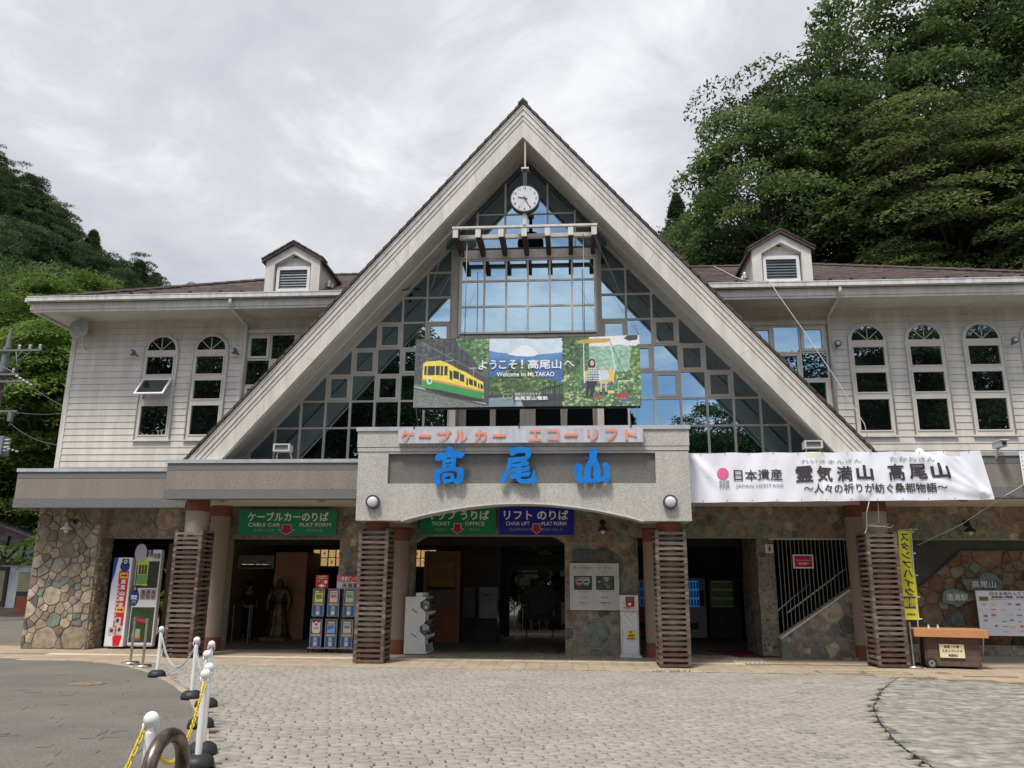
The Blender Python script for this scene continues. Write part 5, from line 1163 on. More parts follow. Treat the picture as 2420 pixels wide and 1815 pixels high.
t = thing('round_speaker', 'large round grey loudspeaker at the upper left wall corner', 'speaker', (-12.6, 19, 7.8))
MB().disc(-12.6, 18.86, 7.84, .25, .05, 32).build('speaker_rim', mat('speaker_rim', (.40, .40, .38), .5, .1, 5, dirt=.2), t); MB().disc(-12.6, 18.852, 7.84, .205, .01, 32).build('speaker_cone', mat('speaker_cone', (.30, .31, .30), .5, .15, 8), t); MB().disc(-12.6, 18.84, 7.84, .05, .02, 16).build('speaker_centre', mat('speaker_rim', (.4, .4, .38)), t)
b = MB(); b.disc(-12.6, 18.91, 7.84, .12, .3, 16); b.build('speaker_horn', mat('speaker_rim', (.4, .4, .38)), t); MB().tube([(-12.6, 19.1, 7.8), (-12.6, 19.15, 7.45), (-12.6, 19.32, 7.4)], .025, 6).build('bracket', alum, t)
for i, (x, z, lab) in enumerate(((-11.17, 7.22, 'left of the open arched window'), (-8.50, 7.23, 'between second arched window and left grid window'), (6.40, 7.2, 'between right grid window and first right arched window'), (10.47, 7.22, 'past the third right arched window'))):
    t = thing('bulkhead_lamp', 'small grey spotlight '+lab, 'lamp', (x, 19.3, z), 'spotlights on the siding')
    MB().tube([(x, 19.28, z-.02), (x, 19.12, z)], .025, 8).build('lamp_arm', mat('lamp_grey', (.15, .15, .15), .5, .1, 6), t); b = MB(); b.sphere(x-.03, 19.07, z+.01, .085, 14, 8); b.build('lamp_head', mat('lamp_grey', (.15, .15, .15)), t); MB().disc(x-.05, 18.985, z, .05, .02, 16).build('lamp_glass', mat('lamp_glass', (.45, .45, .45), .2), t)
for i, (x, y, z, lab, lit) in enumerate(((-12.15, 18.8, 2.78, 'white enamel barn lamp on the sunlit left stone pier', 1), (.68, 19.05, 2.80, 'dark barn lamp on the central stone pier above the plaque', 0), (8.86, 19.05, 2.80, 'dark barn lamp on the lintel above the stone mural', 0))):
    t = thing('barn_lamp', lab, 'lamp', (x, y, z)); sm_ = white if lit else mat('lamp_dark', (.03, .03, .03), .5)
    wy = 18.97 if lit else WY
    MB().disc(x+(.12 if lit else 0), wy-.03, z+.17, .07, .03, 18).build('wall_plate', black, t)
    MB().tube([(x+(.12 if lit else 0), wy-.03, z+.17), (x+.04, (wy+y)/2, z+.22), (x, y, z+.12)], .014, 6).build('lamp_arm', black, t)
    MB().lathe(x, y, [(.03, z+.13), (.035, z+.08), (.06, z+.05), (.125, z-.01), (.13, z-.03), (.11, z-.03)], 20).build('lamp_shade', sm_, t); b = MB(); b.sphere(x, y, z-.05, .06, 14, 8); b.build('bulb', mat('opal_glass', (.62, .60, .55), .3), t)
t = thing('security_camera', 'white security camera on the canopy right of the long banner', 'camera', (8.7, 17.1, 4.27))
V0 = MB().box(8.62, 8.76, 16.8, 17.15, 4.33, 4.45); V0.build('camera_body', metalcap, t, .01); box('camera_hood', 8.61, 8.77, 16.76, 17.18, 4.452, 4.47, white, t); MB().disc(8.69, 16.79, 4.39, .04, .012, 14).build('lens', black, t); MB().tube([(8.69, 17.05, 4.33), (8.67, 17.12, 4.2), (8.67, 17.16, 4.12)], .03, 8).build('camera_arm', alum, t)
t = thing('dome_light', 'low white dome housing on the canopy edge behind the banner', 'lamp', (7.3, 17.4, 4.27)); b = MB(); b.sphere(7.25, 17.35, 4.29, .10, 16, 8); b.build('dome', white, t)
MB().cyl(7.25, 17.35, 4.25, 4.29, .11, n=16).build('dome_base', alum, t)
cb = thing('roof_cable', 'pale rope running from the right wing roof down over the gable edge', 'cable', (4, 18, 8.5))
MB().tube([(4.44, 23.9, rz(23.9)+.08), (4.40, 22.3, rz(22.3)+.06), (4.31, 20.6, rz(20.6)+.06), (4.30, 19.5, rz(19.5)+.06), (4.40, 18.85, rz(18.85)+.07), (4.62, 18.1, 8.47), (4.74, 17.95, 8.1), (5.15, 17.6, 7.1), (5.68, 17.4, 5.95), (6.15, 17.25, 4.9), (6.22, 17.2, 4.3)], .009, 7).build('rope', wn, cb)
gw = thing('guy_rope', 'thin white rope sagging from the right banner to the yellow flag pole', 'rope', (8, 17, 3)); MB().tube([(9.1, 17.0, 3.6), (8.6, 17.2, 3.28), (8.0, 17.5, 2.83), (7.25, 17.95, 2.42)], .007, 6).build('rope', wn, gw)

# ------------------------------------------------------------------ slatted timber wraps round the front pillars
wrap0 = None
for i, (x, y, lab) in enumerate(((-4.12, 17.0, 'slatted timber pillar wrap by the capsule toy machines'), (-8.37, 17.6, 'slatted timber pillar wrap nearest the chain posts, leftmost of four'), (1.95, 17.0, 'slatted timber pillar wrap right of the defibrillator cabinet'), (6.29, 17.62, 'slatted timber pillar wrap beside the yellow flag, rightmost of four'))):
    if i == 0:
        t = wrap0 = thing('pillar_wrap', lab, 'pillar wrap', (x, y, 0), 'slatted wraps of the front pillars')
        r2 = random.Random(6); h = .275
        fr_ = [MB().box(-h-.035, h+.035, -.034, .034, -.027, .027).mesh('slat') for _ in range(3)]
        for k, me in enumerate(fr_): me.materials.append([slatm, mat('weathered_slats_grey', (.185, .145, .12), .85, .3, 3.5, bump=.5, bs=30, rnd=.3, stretch=(2, 2, 14)), mat('weathered_slats_brown', (.115, .075, .058), .85, .3, 3.5, bump=.5, bs=30, rnd=.3, stretch=(2, 2, 14))][k])
        for k in range(26):
            for s_ in range(4):
                z = .045+k*.1015+(.0 if s_ % 2 == 0 else .050)
                if z > 2.64: continue
                o = bpy.data.objects.new('slat', r2.choice(fr_)); COL.objects.link(o); a = s_*math.pi/2
                o.location = (x+h*math.sin(a), y-h*math.cos(a), z); o.rotation_euler = (r2.uniform(-.03, .03)*(s_ % 2 == 0), r2.uniform(-.012, .012), a+r2.uniform(-.012, .012)); setparent(o, t)
        for sx in (-1, 1):
            for sy in (-1, 1): box('batten', x+sx*.235-.012, x+sx*.235+.012, y+sy*.235-.012, y+sy*.235+.012, .0, 2.6, slatback, t)
    else: copy_thing(wrap0, (x, y, 0), lab)

# ------------------------------------------------------------------ capsule toy machines
prints = {}
def cap_print(kind):
    if kind in prints: return prints[kind]
    bgc = {'yellow': (214, 214, 96), 'pink': (226, 176, 184), 'green': (176, 190, 150), 'red': (220, 60, 66), 'blue': (120, 168, 214), 'grey': (190, 182, 172)}[kind]
    c = Canvas(0, 0, 10, 16, 30, 48, bgc)
    if kind == 'red':
        c.rect(0, 0, 10, 16, (236, 228, 228)); c.poly([(0, 0), (2, 3), (5, 0)], (210, 40, 46)); c.poly([(10, 0), (8, 3), (5, 0)], (210, 40, 46)); c.ell(5, 4.2, 1.8, 1.6, (206, 36, 44))
        for k in range(6): c.ell(3+(k % 3)*2, 8.4+(k//3)*1.7, .7, .6, (90, 84, 84))
        c.poly([(0, 12), (1.6, 16), (0, 16)], (206, 36, 44)); c.poly([(10, 12), (8.4, 16), (10, 16)], (206, 36, 44))
    else:
        c.rect(.8, 2.2, 9.2, 3.4, tuple(int(v*.72) for v in bgc)); c.rect(1.6, 1.0, 8.4, 1.7, (240, 240, 236)); c.rect(2, 6, 8, 8.6, (40, 38, 36)) 
        for k in range(4): c.ell(2.8+k*1.5, 7.3, .5, .6, (205, 205, 200))
        c.rect(1, 10.5, 9, 14.5, tuple(min(255, int(v*1.12)) for v in bgc), noise=.25, fine=4)
        if kind == 'yellow': c.poly([(1, 9.4), (9, 9), (9, 11), (3, 12)], (96, 120, 190)); c.ell(7, 1.3, 2, 1, (216, 70, 50))
        if kind == 'blue': c.rect(1.6, 2.2, 8.4, 4.6, (226, 130, 70)); c.rect(.6, 9.4, 3.4, 11, (40, 90, 180))
    prints[kind] = c; return c
capblue = flat('machine_blue', (.01, .15, .50), .35); capgrey = mat('machine_grey', (.36, .36, .37), .4, .08, 8, metal=.3)
CW = .275
def capsule_machine(x, z, kind, label, grp):
    y = 19.03; t = thing('capsule_machine', label, 'capsule machine', (x, y, z), grp)
    box('body', x-CW/2+.008, x+CW/2-.008, y+.02, y+.32, z+.005, z+.60, flat('body_dark', (.03, .045, .08), .4), t)
    MB().holed(rect(x-CW/2, x+CW/2, z, z+.62), [rect(x-CW/2+.018, x+CW/2-.018, z+.02, z+.60)], y, y+.03).build('front_frame', capgrey, t)
    cap_print(kind).panel('card', (x-CW/2+.04, y+.008, z+.31), (CW-.08, 0, 0), (0, 0, .265), t)
    box('price_plate', x-CW/2+.03, x+CW/2-.03, y+.004, y+.02, z+.245, z+.29, flat('plate_'+('y' if kind in ('red', 'grey') else 'c'), (.6, .58, .25) if kind in ('red', 'grey') else (.55, .48, .38)), t)
    for a, b_ in ((-CW/2+.02, -.055), (.055, CW/2-.02)): box('blue_panel', x+a, x+b_, y+.004, y+.02, z+.03, z+.235, capblue, t)
    box('coin_panel', x-.05, x+.05, y-.004, y+.02, z+.03, z+.235, capgrey, t); box('return_door', x-.038, x+.038, y-.012, y-.004, z+.03, z+.115, white, t)
    MB().disc(x, y-.02, z+.185, .032, .02, 16).build('dial', steel, t); return t
cols = [-5.93, -5.575, -5.20]
for c_, (x, ka, kb) in enumerate(zip(cols, ('yellow', 'pink', 'green'), ('red', 'blue', 'grey'))):
    capsule_machine(x-.0, .80, ka, '%s carded blue capsule toy machine, upper row' % {'yellow': 'yellow', 'pink': 'pink', 'green': 'olive green'}[ka], 'stacked capsule toy machines')
    capsule_machine(x-.02, .115, kb, '%s carded blue capsule toy machine, lower row' % {'red': 'red and white', 'blue': 'light blue', 'grey': 'grey'}[kb], 'stacked capsule toy machines')
    s = thing('machine_stand', 'wheeled steel rack under the %s column of capsule machines' % ('left', 'middle', 'right')[c_], 'stand', (x, 19, 0), 'racks of the capsule toy machines')
    box('shelf', x-.19, x+.17, 18.98, 19.38, .09, .112, capgrey, s); box('shelf', x-.17, x+.17, 19.0, 19.38, .745, .765, black, s)
    for sx in (-.165, .155):
        box('upright', x+sx-.008, x+sx+.008, 19.34, 19.36, .1, 1.42, capgrey, s)
        for yy in (19.03, 19.33): b = MB(); b.add([(x+sx-.01+ (k > 11)*.02, yy+.032*math.cos(k % 12*math.pi/6), .034+.032*math.sin(k % 12*math.pi/6)) for k in range(24)], [tuple(range(12)), tuple(range(12, 24))]+[(k, (k+1) % 12, (k+1) % 12+12, k+12) for k in range(12)]); b.build('caster', black, s)
t = thing('arrow_card', 'small red arrow card standing on the yellow capsule machine', 'sign', (-5.9, 19.1, 1.42)); c = Canvas(0, 0, 20, 22, 40, 44, (206, 38, 34))
c.poly([(3, 17), (7, 17), (7, 15.5), (13, 15.5), (13, 17), (17, 17), (10, 21)], (240, 240, 236)); c.rect(9, 9, 13, 14, (170, 120, 70)); c.ell(16, 11.5, 2.6, 2.8, (236, 230, 226)); c.panel('card', (-6.04, 19.08, 1.43), (.30, 0, 0), (0, 0, .30), t); box('card_back', -6.04, -5.74, 19.085, 19.10, 1.43, 1.73, black, t)
for s, z0, z1, a, b_ in (('高尾山限定', 1.685, 1.715, -5.98, -5.80), ('ピンズ新聞ショップ', 1.64, 1.675, -6.02, -5.76), ('こんな', 1.58, 1.62, -6.02, -5.94)): ftext(s, a, b_, z0, z1, 19.08, wt, t, bold=.02)
t = thing('badge_sign', 'white and red railway pin badge panel on the right capsule machines', 'sign', (-5.25, 19.1, 1.42)); c = Canvas(0, 0, 40, 20, 60, 30, (196, 196, 214)); c.rect(5, 0, 40, 10, (196, 30, 36)); c.rect(0, 0, 5, 10, (226, 120, 140))
for k, q in enumerate(((150, 160, 140), (120, 128, 110), (96, 70, 96), (130, 120, 110))): c.rect(8+k*8.2, 12, 14.5+k*8.2, 19, q); c.rect(9.5+k*8.2, 14, 13+k*8.2, 17, (50, 50, 52))
c.panel('card', (-5.53, 19.07, 1.43), (.66, 0, 0), (0, 0, .30), t); box('card_back', -5.53, -4.87, 19.075, 19.09, 1.43, 1.73, black, t); ftext('鉄道ピンバッジ', -5.43, -4.9, 1.60, 1.71, 19.07, wt, t, bold=.03)
# white side-on capsule machine
cm = thing('white_capsule_machine', 'white cabinet capsule machine with two rows of clear drums facing right', 'capsule machine', (-3.5, 18.9, 0))
creamw = mat('machine_white', (.66, .65, .60), .45, .05, 3, dirt=.06)
prof = [(-3.83, .02), (-3.35, .02), (-3.33, .06), (-3.36, .40), (-3.48, .50), (-3.48, .62), (-3.40, .66), (-3.36, .72), (-3.36, .93), (-3.48, 1.02), (-3.49, 1.14), (-3.41, 1.19), (-3.36, 1.22), (-3.36, 1.26), (-3.83, 1.26)]
MB().prism(prof, 18.78, 'y', 18.80).build('side_panel', creamw, cm); MB().prism(prof, 19.72, 'y', 19.74).build('side_panel', creamw, cm); box('cabinet', -3.83, -3.50, 18.80, 19.72, .02, 1.255, creamw, cm); box('base', -3.5, -3.30, 18.80, 19.72, .02, .07, creamw, cm); box('top_rail', -3.5, -3.36, 18.8, 19.72, 1.22, 1.255, creamw, cm)
drum = glass_mat('smoked_plastic', (.8, .82, .84), (.15, .155, .16), .40)
for zc in (1.075, .565):
    for k in range(6):
        y0 = 18.81+k*.152; b = MB(); vs = []; n = 20
        for yy in (y0, y0+.135):
            for i in range(n): a = 2*math.pi*i/n; vs.append((-3.375+.105*math.cos(a), yy, zc+.105*math.sin(a)))
        b.add(vs, [(i, (i+1) % n, (i+1) % n+n, i+n) for i in range(n)], True); b.add(vs, [tuple(range(n)), tuple(range(n, 2*n))]); b.build('drum', drum, cm)
        b = MB(); b.box(-3.36, -3.30, y0+.02, y0+.115, zc-.33, zc-.13); b.build('coin_unit', capgrey, cm); box('chute', -3.30, -3.285, y0+.035, y0+.10, zc-.32, zc-.23, black, cm); box('price_tag', -3.295, -3.28, y0+.04, y0+.095, zc-.19, zc-.14, white, cm)
        if zc > 1: box('paper_holder', -3.60, -3.45, y0+.02, y0+.05, 1.262, 1.345, white, cm)
for z in (.93, .40):
    text('Curin', (-3.68, 18.78, z+.04), (.125, 0, -.075), (.02, 0, .035), flat('logo_blue', (.02, .04, .22)), cm, bold=.03)
# defibrillator cabinet
t = thing('defibrillator_cabinet', 'tall narrow white AED cabinet against the central stone pier', 'cabinet', (1.22, 18.9, 0)); aw = mat('cabinet_white', (.66, .67, .68), .4, .04, 4)
box('plinth', 1.0, 1.47, 18.83, 19.2, 0, .045, aw, t, .004); box('lower_body', 1.03, 1.425, 18.87, 19.2, .045, .985, aw, t, .008); box('upper_body', 1.02, 1.43, 18.86, 19.2, .995, 1.335, aw, t, .012)
MB().holed(rect(1.055, 1.40, .075, .965), [rect(1.062, 1.393, .082, .958)], 18.866, 18.871).build('door_line', flat('line_grey', (.3, .31, .33)), t); box('window_recess', 1.145, 1.345, 18.852, 18.859, 1.085, 1.30, flat('recess_dark', (.12, .10, .10)), t); box('red_bag', 1.15, 1.34, 18.846, 18.851, 1.088, 1.22, signred, t)
ftext('♥', 1.20, 1.27, 1.10, 1.165, 18.846, wt, t, fit='h'); ftext('♥', 1.09, 1.13, 1.04, 1.075, 18.859, signred, t, fit='h'); ftext('AED', 1.14, 1.26, 1.035, 1.08, 18.859, signred, t, bold=.03); ftext('自動体外式', 1.27, 1.37, 1.06, 1.075, 18.859, signred, t); ftext('除細動器', 1.27, 1.37, 1.04, 1.055, 18.859, signred, t)
box('handle', 1.085, 1.105, 18.845, 18.859, 1.14, 1.20, steel, t); box('handle', 1.07, 1.09, 18.852, 18.869, .48, .56, steel, t)
c = Canvas(0, 0, 10, 12, 44, 52, (212, 214, 216)); r3 = random.Random(9); c.rect(.3, .2, 9.7, .5, (220, 130, 130))
for k in range(16): x_, y_ = r3.uniform(.6, 9), r3.uniform(1.2, 9.4); c.ell(x_, y_, .35, .3, (140, 140, 140)); c.line(x_, y_, x_+r3.uniform(-.9, .9), y_+r3.uniform(.3, .9), .2, r3.choice(((90, 90, 92), (190, 140, 80), (200, 130, 120))))
c.ell(1.2, 10.6, .5, .5, (214, 150, 60)); c.rect(2, 10.4, 9, 10.7, (150, 150, 150)); c.panel('instruction_print', (1.10, 18.864, .60), (.27, 0, 0), (0, 0, .36), t)
box('yellow_label', 1.16, 1.345, 18.858, 18.866, .41, .575, flat('aed_yellow', (.70, .56, .02)), t); ftext('AED', 1.18, 1.325, .44, .49, 18.857, black, t, bold=.03); ftext('♥', 1.22, 1.27, .51, .56, 18.857, signred, t, fit='h'); box('label_foot', 1.16, 1.345, 18.857, 18.866, .39, .408, black, t)
ftext('平成24年', 1.20, 1.31, .362, .375, 18.867, black, t)
# plaque and information board on the pier
t = thing('stone_plaque', 'small blue grey plaque with faded gold characters above the notice board', 'plaque', (.42, 19.2, 2.1)); box('frame', -.03, .87, 19.17, 19.23, 2.075, 2.335, mat('plaque_frame', (.12, .11, .08), .6), t); box('plate', -.01, .85, 19.155, 19.168, 2.095, 2.315, mat('plaque_blue', (.055, .10, .115), .6, .15, 8), t); ftext('きよたき駅', .04, .78, 2.13, 2.27, 19.154, mat('plaque_gold', (.16, .115, .05), .5), t, bold=.04)
t = thing('information_board', 'white framed notice board with two small pictures of cable car and lift', 'notice board', (.46, 19.2, 1)); bw = mat('board_white', (.52, .53, .53), .5, .05, 3)
box('board', -.08, 1.01, 19.15, 19.20, 1.01, 2.02, bw, t); MB().holed(rect(-.095, 1.025, .995, 2.035), [rect(-.075, 1.005, 1.015, 2.015)], 19.135, 19.2).build('frame', alum, t)
dg = flat('text_green', (.01, .05, .03)); db = flat('text_blue', (.01, .01, .10)); tg = flat('text_grey', (.14, .14, .15))
ftext('ケーブルカー', -.01, .44, 1.90, 1.965, 19.15, dg, t, bold=.02); ftext('リ フ ト', .55, .87, 1.90, 1.96, 19.15, db, t, bold=.02)
for s, x, z, h, w, m in (('Cable Car', .22, 1.865, .02, .15, tg), ('缆 车', .22, 1.825, .02, .1, tg), ('케이블카', .22, 1.79, .02, .13, tg), ('Lift', .71, 1.865, .02, .08, tg), ('登山吊车', .71, 1.825, .02, .15, tg), ('리프트', .71, 1.79, .02, .12, tg), ('日本一の急勾配', .22, 1.41, .022, .22, dg), ('Steepest slope in Japan', .22, 1.38, .014, .24, tg), ('約 31度', .22, 1.355, .014, .14, tg), ('全長 1,020m', .22, 1.285, .022, .21, dg), ('Total length', .22, 1.255, .014, .14, tg), ('全长', .22, 1.23, .014, .12, tg), ('所要時間 6 分', .22, 1.155, .022, .21, dg), ('Approx. time 6 minutes', .22, 1.125, .014, .24, tg), ('需要时间', .22, 1.10, .014, .12, tg), ('ながめ', .71, 1.41, .02, .2, db), ('Views', .71, 1.375, .014, .12, tg), ('全長 872m', .71, 1.285, .022, .2, db), ('Total length', .71, 1.255, .014, .13, tg), ('所要時間 12分', .71, 1.155, .022, .22, db), ('Approx. time', .71, 1.125, .014, .18, tg), ('需要时间', .71, 1.10, .014, .1, tg)):
    ftext(s, x-w/2, x+w/2, z-h/2, z+h/2, 19.15, m, t, bold=.015 if m is not tg else 0)
for x0, pic in ((.0, 0), (.505, 1)):
    box('picture_frame', x0, x0+.41, 19.138, 19.149, 1.44, 1.75, flat('pic_dark', (.02, .022, .025)), t); c = Canvas(0, 0, 24, 18, 44, 33, (50, 52, 58))
    if pic == 0:
        c.rect(0, 0, 24, 9, (120, 104, 116)); c.ell(15, 3, 8, 4, (150, 140, 140))
        for cxx, q in ((6.5, (210, 140, 124)), (17, (150, 190, 150))): c.ell(cxx, 8, 4.6, 4.8, q); c.rect(cxx-4, 8, cxx+4, 13, q); c.rect(cxx-3.2, 6, cxx+3.2, 8.6, (40, 42, 44)); c.rect(cxx-3.6, 11, cxx+3.6, 13, tuple(int(v*.7) for v in q))
    else:
        c.rect(0, 0, 24, 18, (62, 80, 60), noise=.5, fine=3); c.poly([(9, 0), (19, 0), (16, 7), (12, 6)], (130, 160, 160), noise=.2, fine=3); c.ell(3, 7, 2, .8, (225, 225, 225)); c.ell(13, 10, 1.5, 3, (90, 86, 80)); c.poly([(12, 9), (20, 14), (19, 18), (14, 16)], (126, 110, 92), noise=.3, fine=2)
    c.panel('picture', (x0+.03, 19.134, 1.465), (.35, 0, 0), (0, 0, .26), t)
# red sign on the grating and the small pictogram
t = thing('red_sign', 'red sign with white frame hung on the stair grating', 'sign', (5.2, 19.25, 2)); box('board', 5.0, 5.45, 19.30, 19.33, 1.95, 2.26, white, t); box('face', 5.03, 5.42, 19.29, 19.299, 1.98, 2.23, flat('toilet_red', (.42, .012, .03), .4), t); ftext('Restroom for Women', 5.06, 5.39, 2.12, 2.145, 19.29, signwhite, t); ftext('女性化粧室', 5.11, 5.34, 2.03, 2.085, 19.29, signwhite, t, bold=.02)
t = thing('toilet_pictogram', 'white plate with red figure beside the top of the grating', 'sign', (4.55, 19.5, 2.3)); box('plate', 4.46, 4.64, 19.57, 19.60, 2.3, 2.5, white, t); b = MB(); b.disc(4.55, 19.56, 2.455, .018, .006, 14); b.prism([(4.535, 2.33), (4.565, 2.33), (4.565, 2.37), (4.59, 2.37), (4.565, 2.435), (4.535, 2.435), (4.51, 2.37), (4.535, 2.37)], 19.56, 'y', 19.566); b.build('figure', signred, t)

# ------------------------------------------------------------------ right bay: carved stones, poster, cart, flag
t = thing('carved_stone_sign', 'green stone plate carved with white 高尾山 set in the mural, upper one', 'sign', (9, 19.5, 1.5)); gm = STONES[4]
sc2 = 19.45/19.15
def sp_(pts_): return [(x*sc2, 1.6+(z-1.6)*sc2) for x, z in pts_]
MB().prism(sp_([(8.59, 1.73), (8.68, 1.50), (9.40, 1.49), (9.50, 1.65), (9.36, 1.79), (9.23, 1.88), (9.05, 1.87), (8.97, 1.75)]), 19.45, 'y', 19.53).build('stone_plate', gm, t); (a, c_), (b_, d) = sp_([(8.80, 1.55), (9.31, 1.70)]); ftext('高尾山', a, b_, c_, d, 19.45, signwhite, t, bold=.01)
t = thing('carved_stone_sign', 'green stone plate carved with white 清滝駅 set in the mural, lower one', 'sign', (8.4, 19.5, 1.2))
MB().prism(sp_([(8.12, 1.23), (8.30, 1.20), (8.45, 1.13), (8.56, 1.20), (8.80, 1.31), (8.62, 1.47), (8.38, 1.53), (8.18, 1.47)]), 19.45, 'y', 19.53).build('stone_plate', gm, t); (a, c_), (b_, d) = sp_([(8.22, 1.27), (8.68, 1.42)]); ftext('清滝駅', a, b_, c_, d, 19.45, signwhite, t, bold=.01)
t = thing('poster', 'large white poster with a grid of small children drawings on the mural', 'poster', (9.8, 19.2, .5)); c = Canvas(0, 0, 40, 24, 200, 120, (216, 216, 226)); r3 = random.Random(12)
for k, q in enumerate(((226, 90, 60), (60, 130, 80), (226, 70, 80), (60, 140, 200), (220, 70, 60), (150, 90, 160), (90, 150, 90), (230, 140, 60), (60, 120, 190), (226, 80, 60), (70, 150, 90))): pass
c.rect(1, 3.2, 4.2, 5.6, (110, 116, 60)); c.line(1.4, 4.6, 4, 4.2, .5, (60, 70, 40))
for r_ in range(6):
    for k in range(13):
        x_, y_ = 1.4+k*2.95, 6.2+r_*2.9; c.rect(x_, y_, x_+2.6, y_+2.4, (196, 196, 206)); c.rect(x_+.12, y_+.12, x_+2.48, y_+2.28, (212, 212, 218))
        if r3.random() < .62: q = r3.choice(((214, 196, 90), (120, 170, 120), (200, 120, 80), (120, 130, 150), (90, 110, 170), (190, 190, 150))); w_ = r3.uniform(.5, 1.1); c.ell(x_+r3.uniform(.9, 1.7), y_+r3.uniform(.8, 1.6), w_, r3.uniform(.2, .8), q, noise=.2, fine=2)
c.panel('sheet', (8.84, 19.11, .54), (2.4, 0, 0), (0, 0, .95), t); box('poster_board', 8.84, 11.24, 19.115, 19.14, .54, 1.49, alum, t); MB().tube([(8.9, 19.13, .56), (8.9, 19.3, .0)], .012, 6).build('leg', alum, t); MB().tube([(11.1, 19.13, .56), (11.1, 19.3, .0)], .012, 6).build('leg', alum, t)
for k, ch in enumerate('日本全国みんてつ絵はがき'): 
    q = ((.55, .08, .04), (.04, .25, .08), (.5, .05, .1), (.05, .25, .5))[k % 4]; x_ = 9.13+k*.098; ftext(ch, x_, x_+.082, 1.40, 1.465, 19.11, flat('poster_ink%d' % (k % 4), q), t, bold=.03)
ftext('高尾登山電鉄', 9.16, 9.62, 1.33, 1.385, 19.11, flat('poster_green', (.01, .16, .08)), t, bold=.04); ftext('投稿作品', 9.68, 10.0, 1.33, 1.38, 19.11, tg, t, bold=.02); ftext('素敵な絵はがきありがとうございました', 9.1, 10.1, 1.29, 1.318, 19.11, tg, t)
cart = thing('wooden_cart', 'brown boarded wheeled cart with orange counter top and cream sign', 'cart', (7.45, 17.6, 0)); cw_ = mat('cart_wood', (.115, .075, .055), .75, .25, 4, bump=.4, bs=30, rnd=.12, stretch=(3, 3, 20)); og = mat('orange_counter', (.49, .235, .10), .5, .06, 3)
def rot(mb, a, cx0, cy0):
    c0, s0 = math.cos(a), math.sin(a); mb.v = [(cx0+(x-cx0)*c0-(y-cy0)*s0, cy0+(x-cx0)*s0+(y-cy0)*c0, z) for x, y, z in mb.v]; return mb
CA = -.22; cxx, cyy = 7.5, 17.5
def cbox(n, x0, x1, y0, y1, z0, z1, m, bv=0): return rot(MB().box(x0, x1, y0, y1, z0, z1), CA, cxx, cyy).build(n, m, cart, bv)
for k in range(5): cbox('board', 7.02+.0*k, 7.95, 17.36, 17.385, .05+k*.108, .154+k*.108, cw_)
for k in range(5): cbox('board', 6.985, 7.01, 17.36, 18.0, .05+k*.108, .154+k*.108, cw_); cbox('board', 7.955, 7.98, 17.36, 18.0, .05+k*.108, .154+k*.108, cw_)
cbox('counter', 6.80, 8.12, 17.22, 18.1, .60, .75, og, .006); cbox('cart_frame', 7.02, 7.95, 17.39, 18.0, .04, .60, darkwall)
cbox('cart_sign', 7.24, 7.70, 17.335, 17.355, .20, .475, flat('brown_edge', (.22, .10, .03))); o_ = cbox('sign_face', 7.25, 7.69, 17.328, 17.334, .21, .465, flat('cream', (.70, .64, .40)))
def ctext(s, x0, x1, z0, z1, m, bold=0): return ftext(s, x0, x1, z0, z1, 17.327, m, cart, bold=bold, warp=lambda p: np.stack([cxx+(p[:, 0]-cxx)*math.cos(CA)-(p[:, 1]-cyy)*math.sin(CA), cyy+(p[:, 0]-cxx)*math.sin(CA)+(p[:, 1]-cyy)*math.cos(CA), p[:, 2]], 1))
ctext('高尾・陣馬', 7.33, 7.60, .395, .445, flat('maroon', (.25, .02, .03)), .03); ctext('スタンプハイク', 7.29, 7.65, .315, .365, flat('dark_brown', (.05, .025, .015)), .02); ctext('KEIO', 7.40, 7.56, .235, .28, black, .05)
for x_, y_ in ((7.08, 17.30), (7.08, 18.05)):
    b = MB(); n = 20; vs = [(x_+.10*math.cos(2*math.pi*i/n), y_+d, .10+.10*math.sin(2*math.pi*i/n)) for d in (0, .06) for i in range(n)]; b.add(vs, [tuple(range(n)), tuple(range(n, 2*n))]+[(i, (i+1) % n, (i+1) % n+n, i+n) for i in range(n)]); w_ = rot(b, CA, cxx, cyy).build('wheel', rubber, cart)
    rot(MB().disc(x_, y_-.008, .10, .062, .01, 18), CA, cxx, cyy).build('rim', steel, w_); rot(MB().disc(x_, y_-.014, .10, .02, .01, 12), CA, cxx, cyy).build('hub', black, w_)
for k, (x_, lab) in enumerate(((7.18, 'small white bottle with green cap on the cart, left one'), (7.36, 'small white bottle with green cap on the cart, right one'))):
    t = thing('bottle', lab, 'bottle', (x_, 17.6, .75)); MB().cyl(x_-.03, 17.62, .75, .80, .022, n=10).build('bottle_body', white, t); MB().cyl(x_-.03, 17.62, .80, .83, .018, n=10).build('bottle_cap', flat('mint', (.2, .5, .38)), t)
fl = thing('flag_banner', 'yellow vertical flag with reversed blue writing on a white pole', 'flag', (7.15, 18, 0)); ye = (232, 228, 52)
MB().tube([(7.06, 17.98, .05), (7.16, 18.0, 2.78)], .014, 8).build('pole', white, fl); MB().tube([(6.86, 17.99, 2.73), (7.30, 18.0, 2.76)], .008, 6).build('crossbar', white, fl); b = MB(); b.cyl(7.06, 17.98, 0, .05, .16, .14, 20); b.build('base', black, fl)
c = Canvas(0, 0, 10, 62, 30, 120, ye); c.rect(0, 46, 8.8, 54.5, (30, 50, 120)); c.rect(.8, 46.8, 8.0, 53.7, (38, 62, 140))
def fwarp(p):
    q = p.copy(); v = (p[:, 2]-.88)/1.84; u = (p[:, 0]-6.86)/.29; q[:, 0] += -.055*(1-v)*0+(v-1)*.06*0.6; q[:, 1] += .03*np.sin(u*4+v*5)+.02*np.sin(v*11); return q
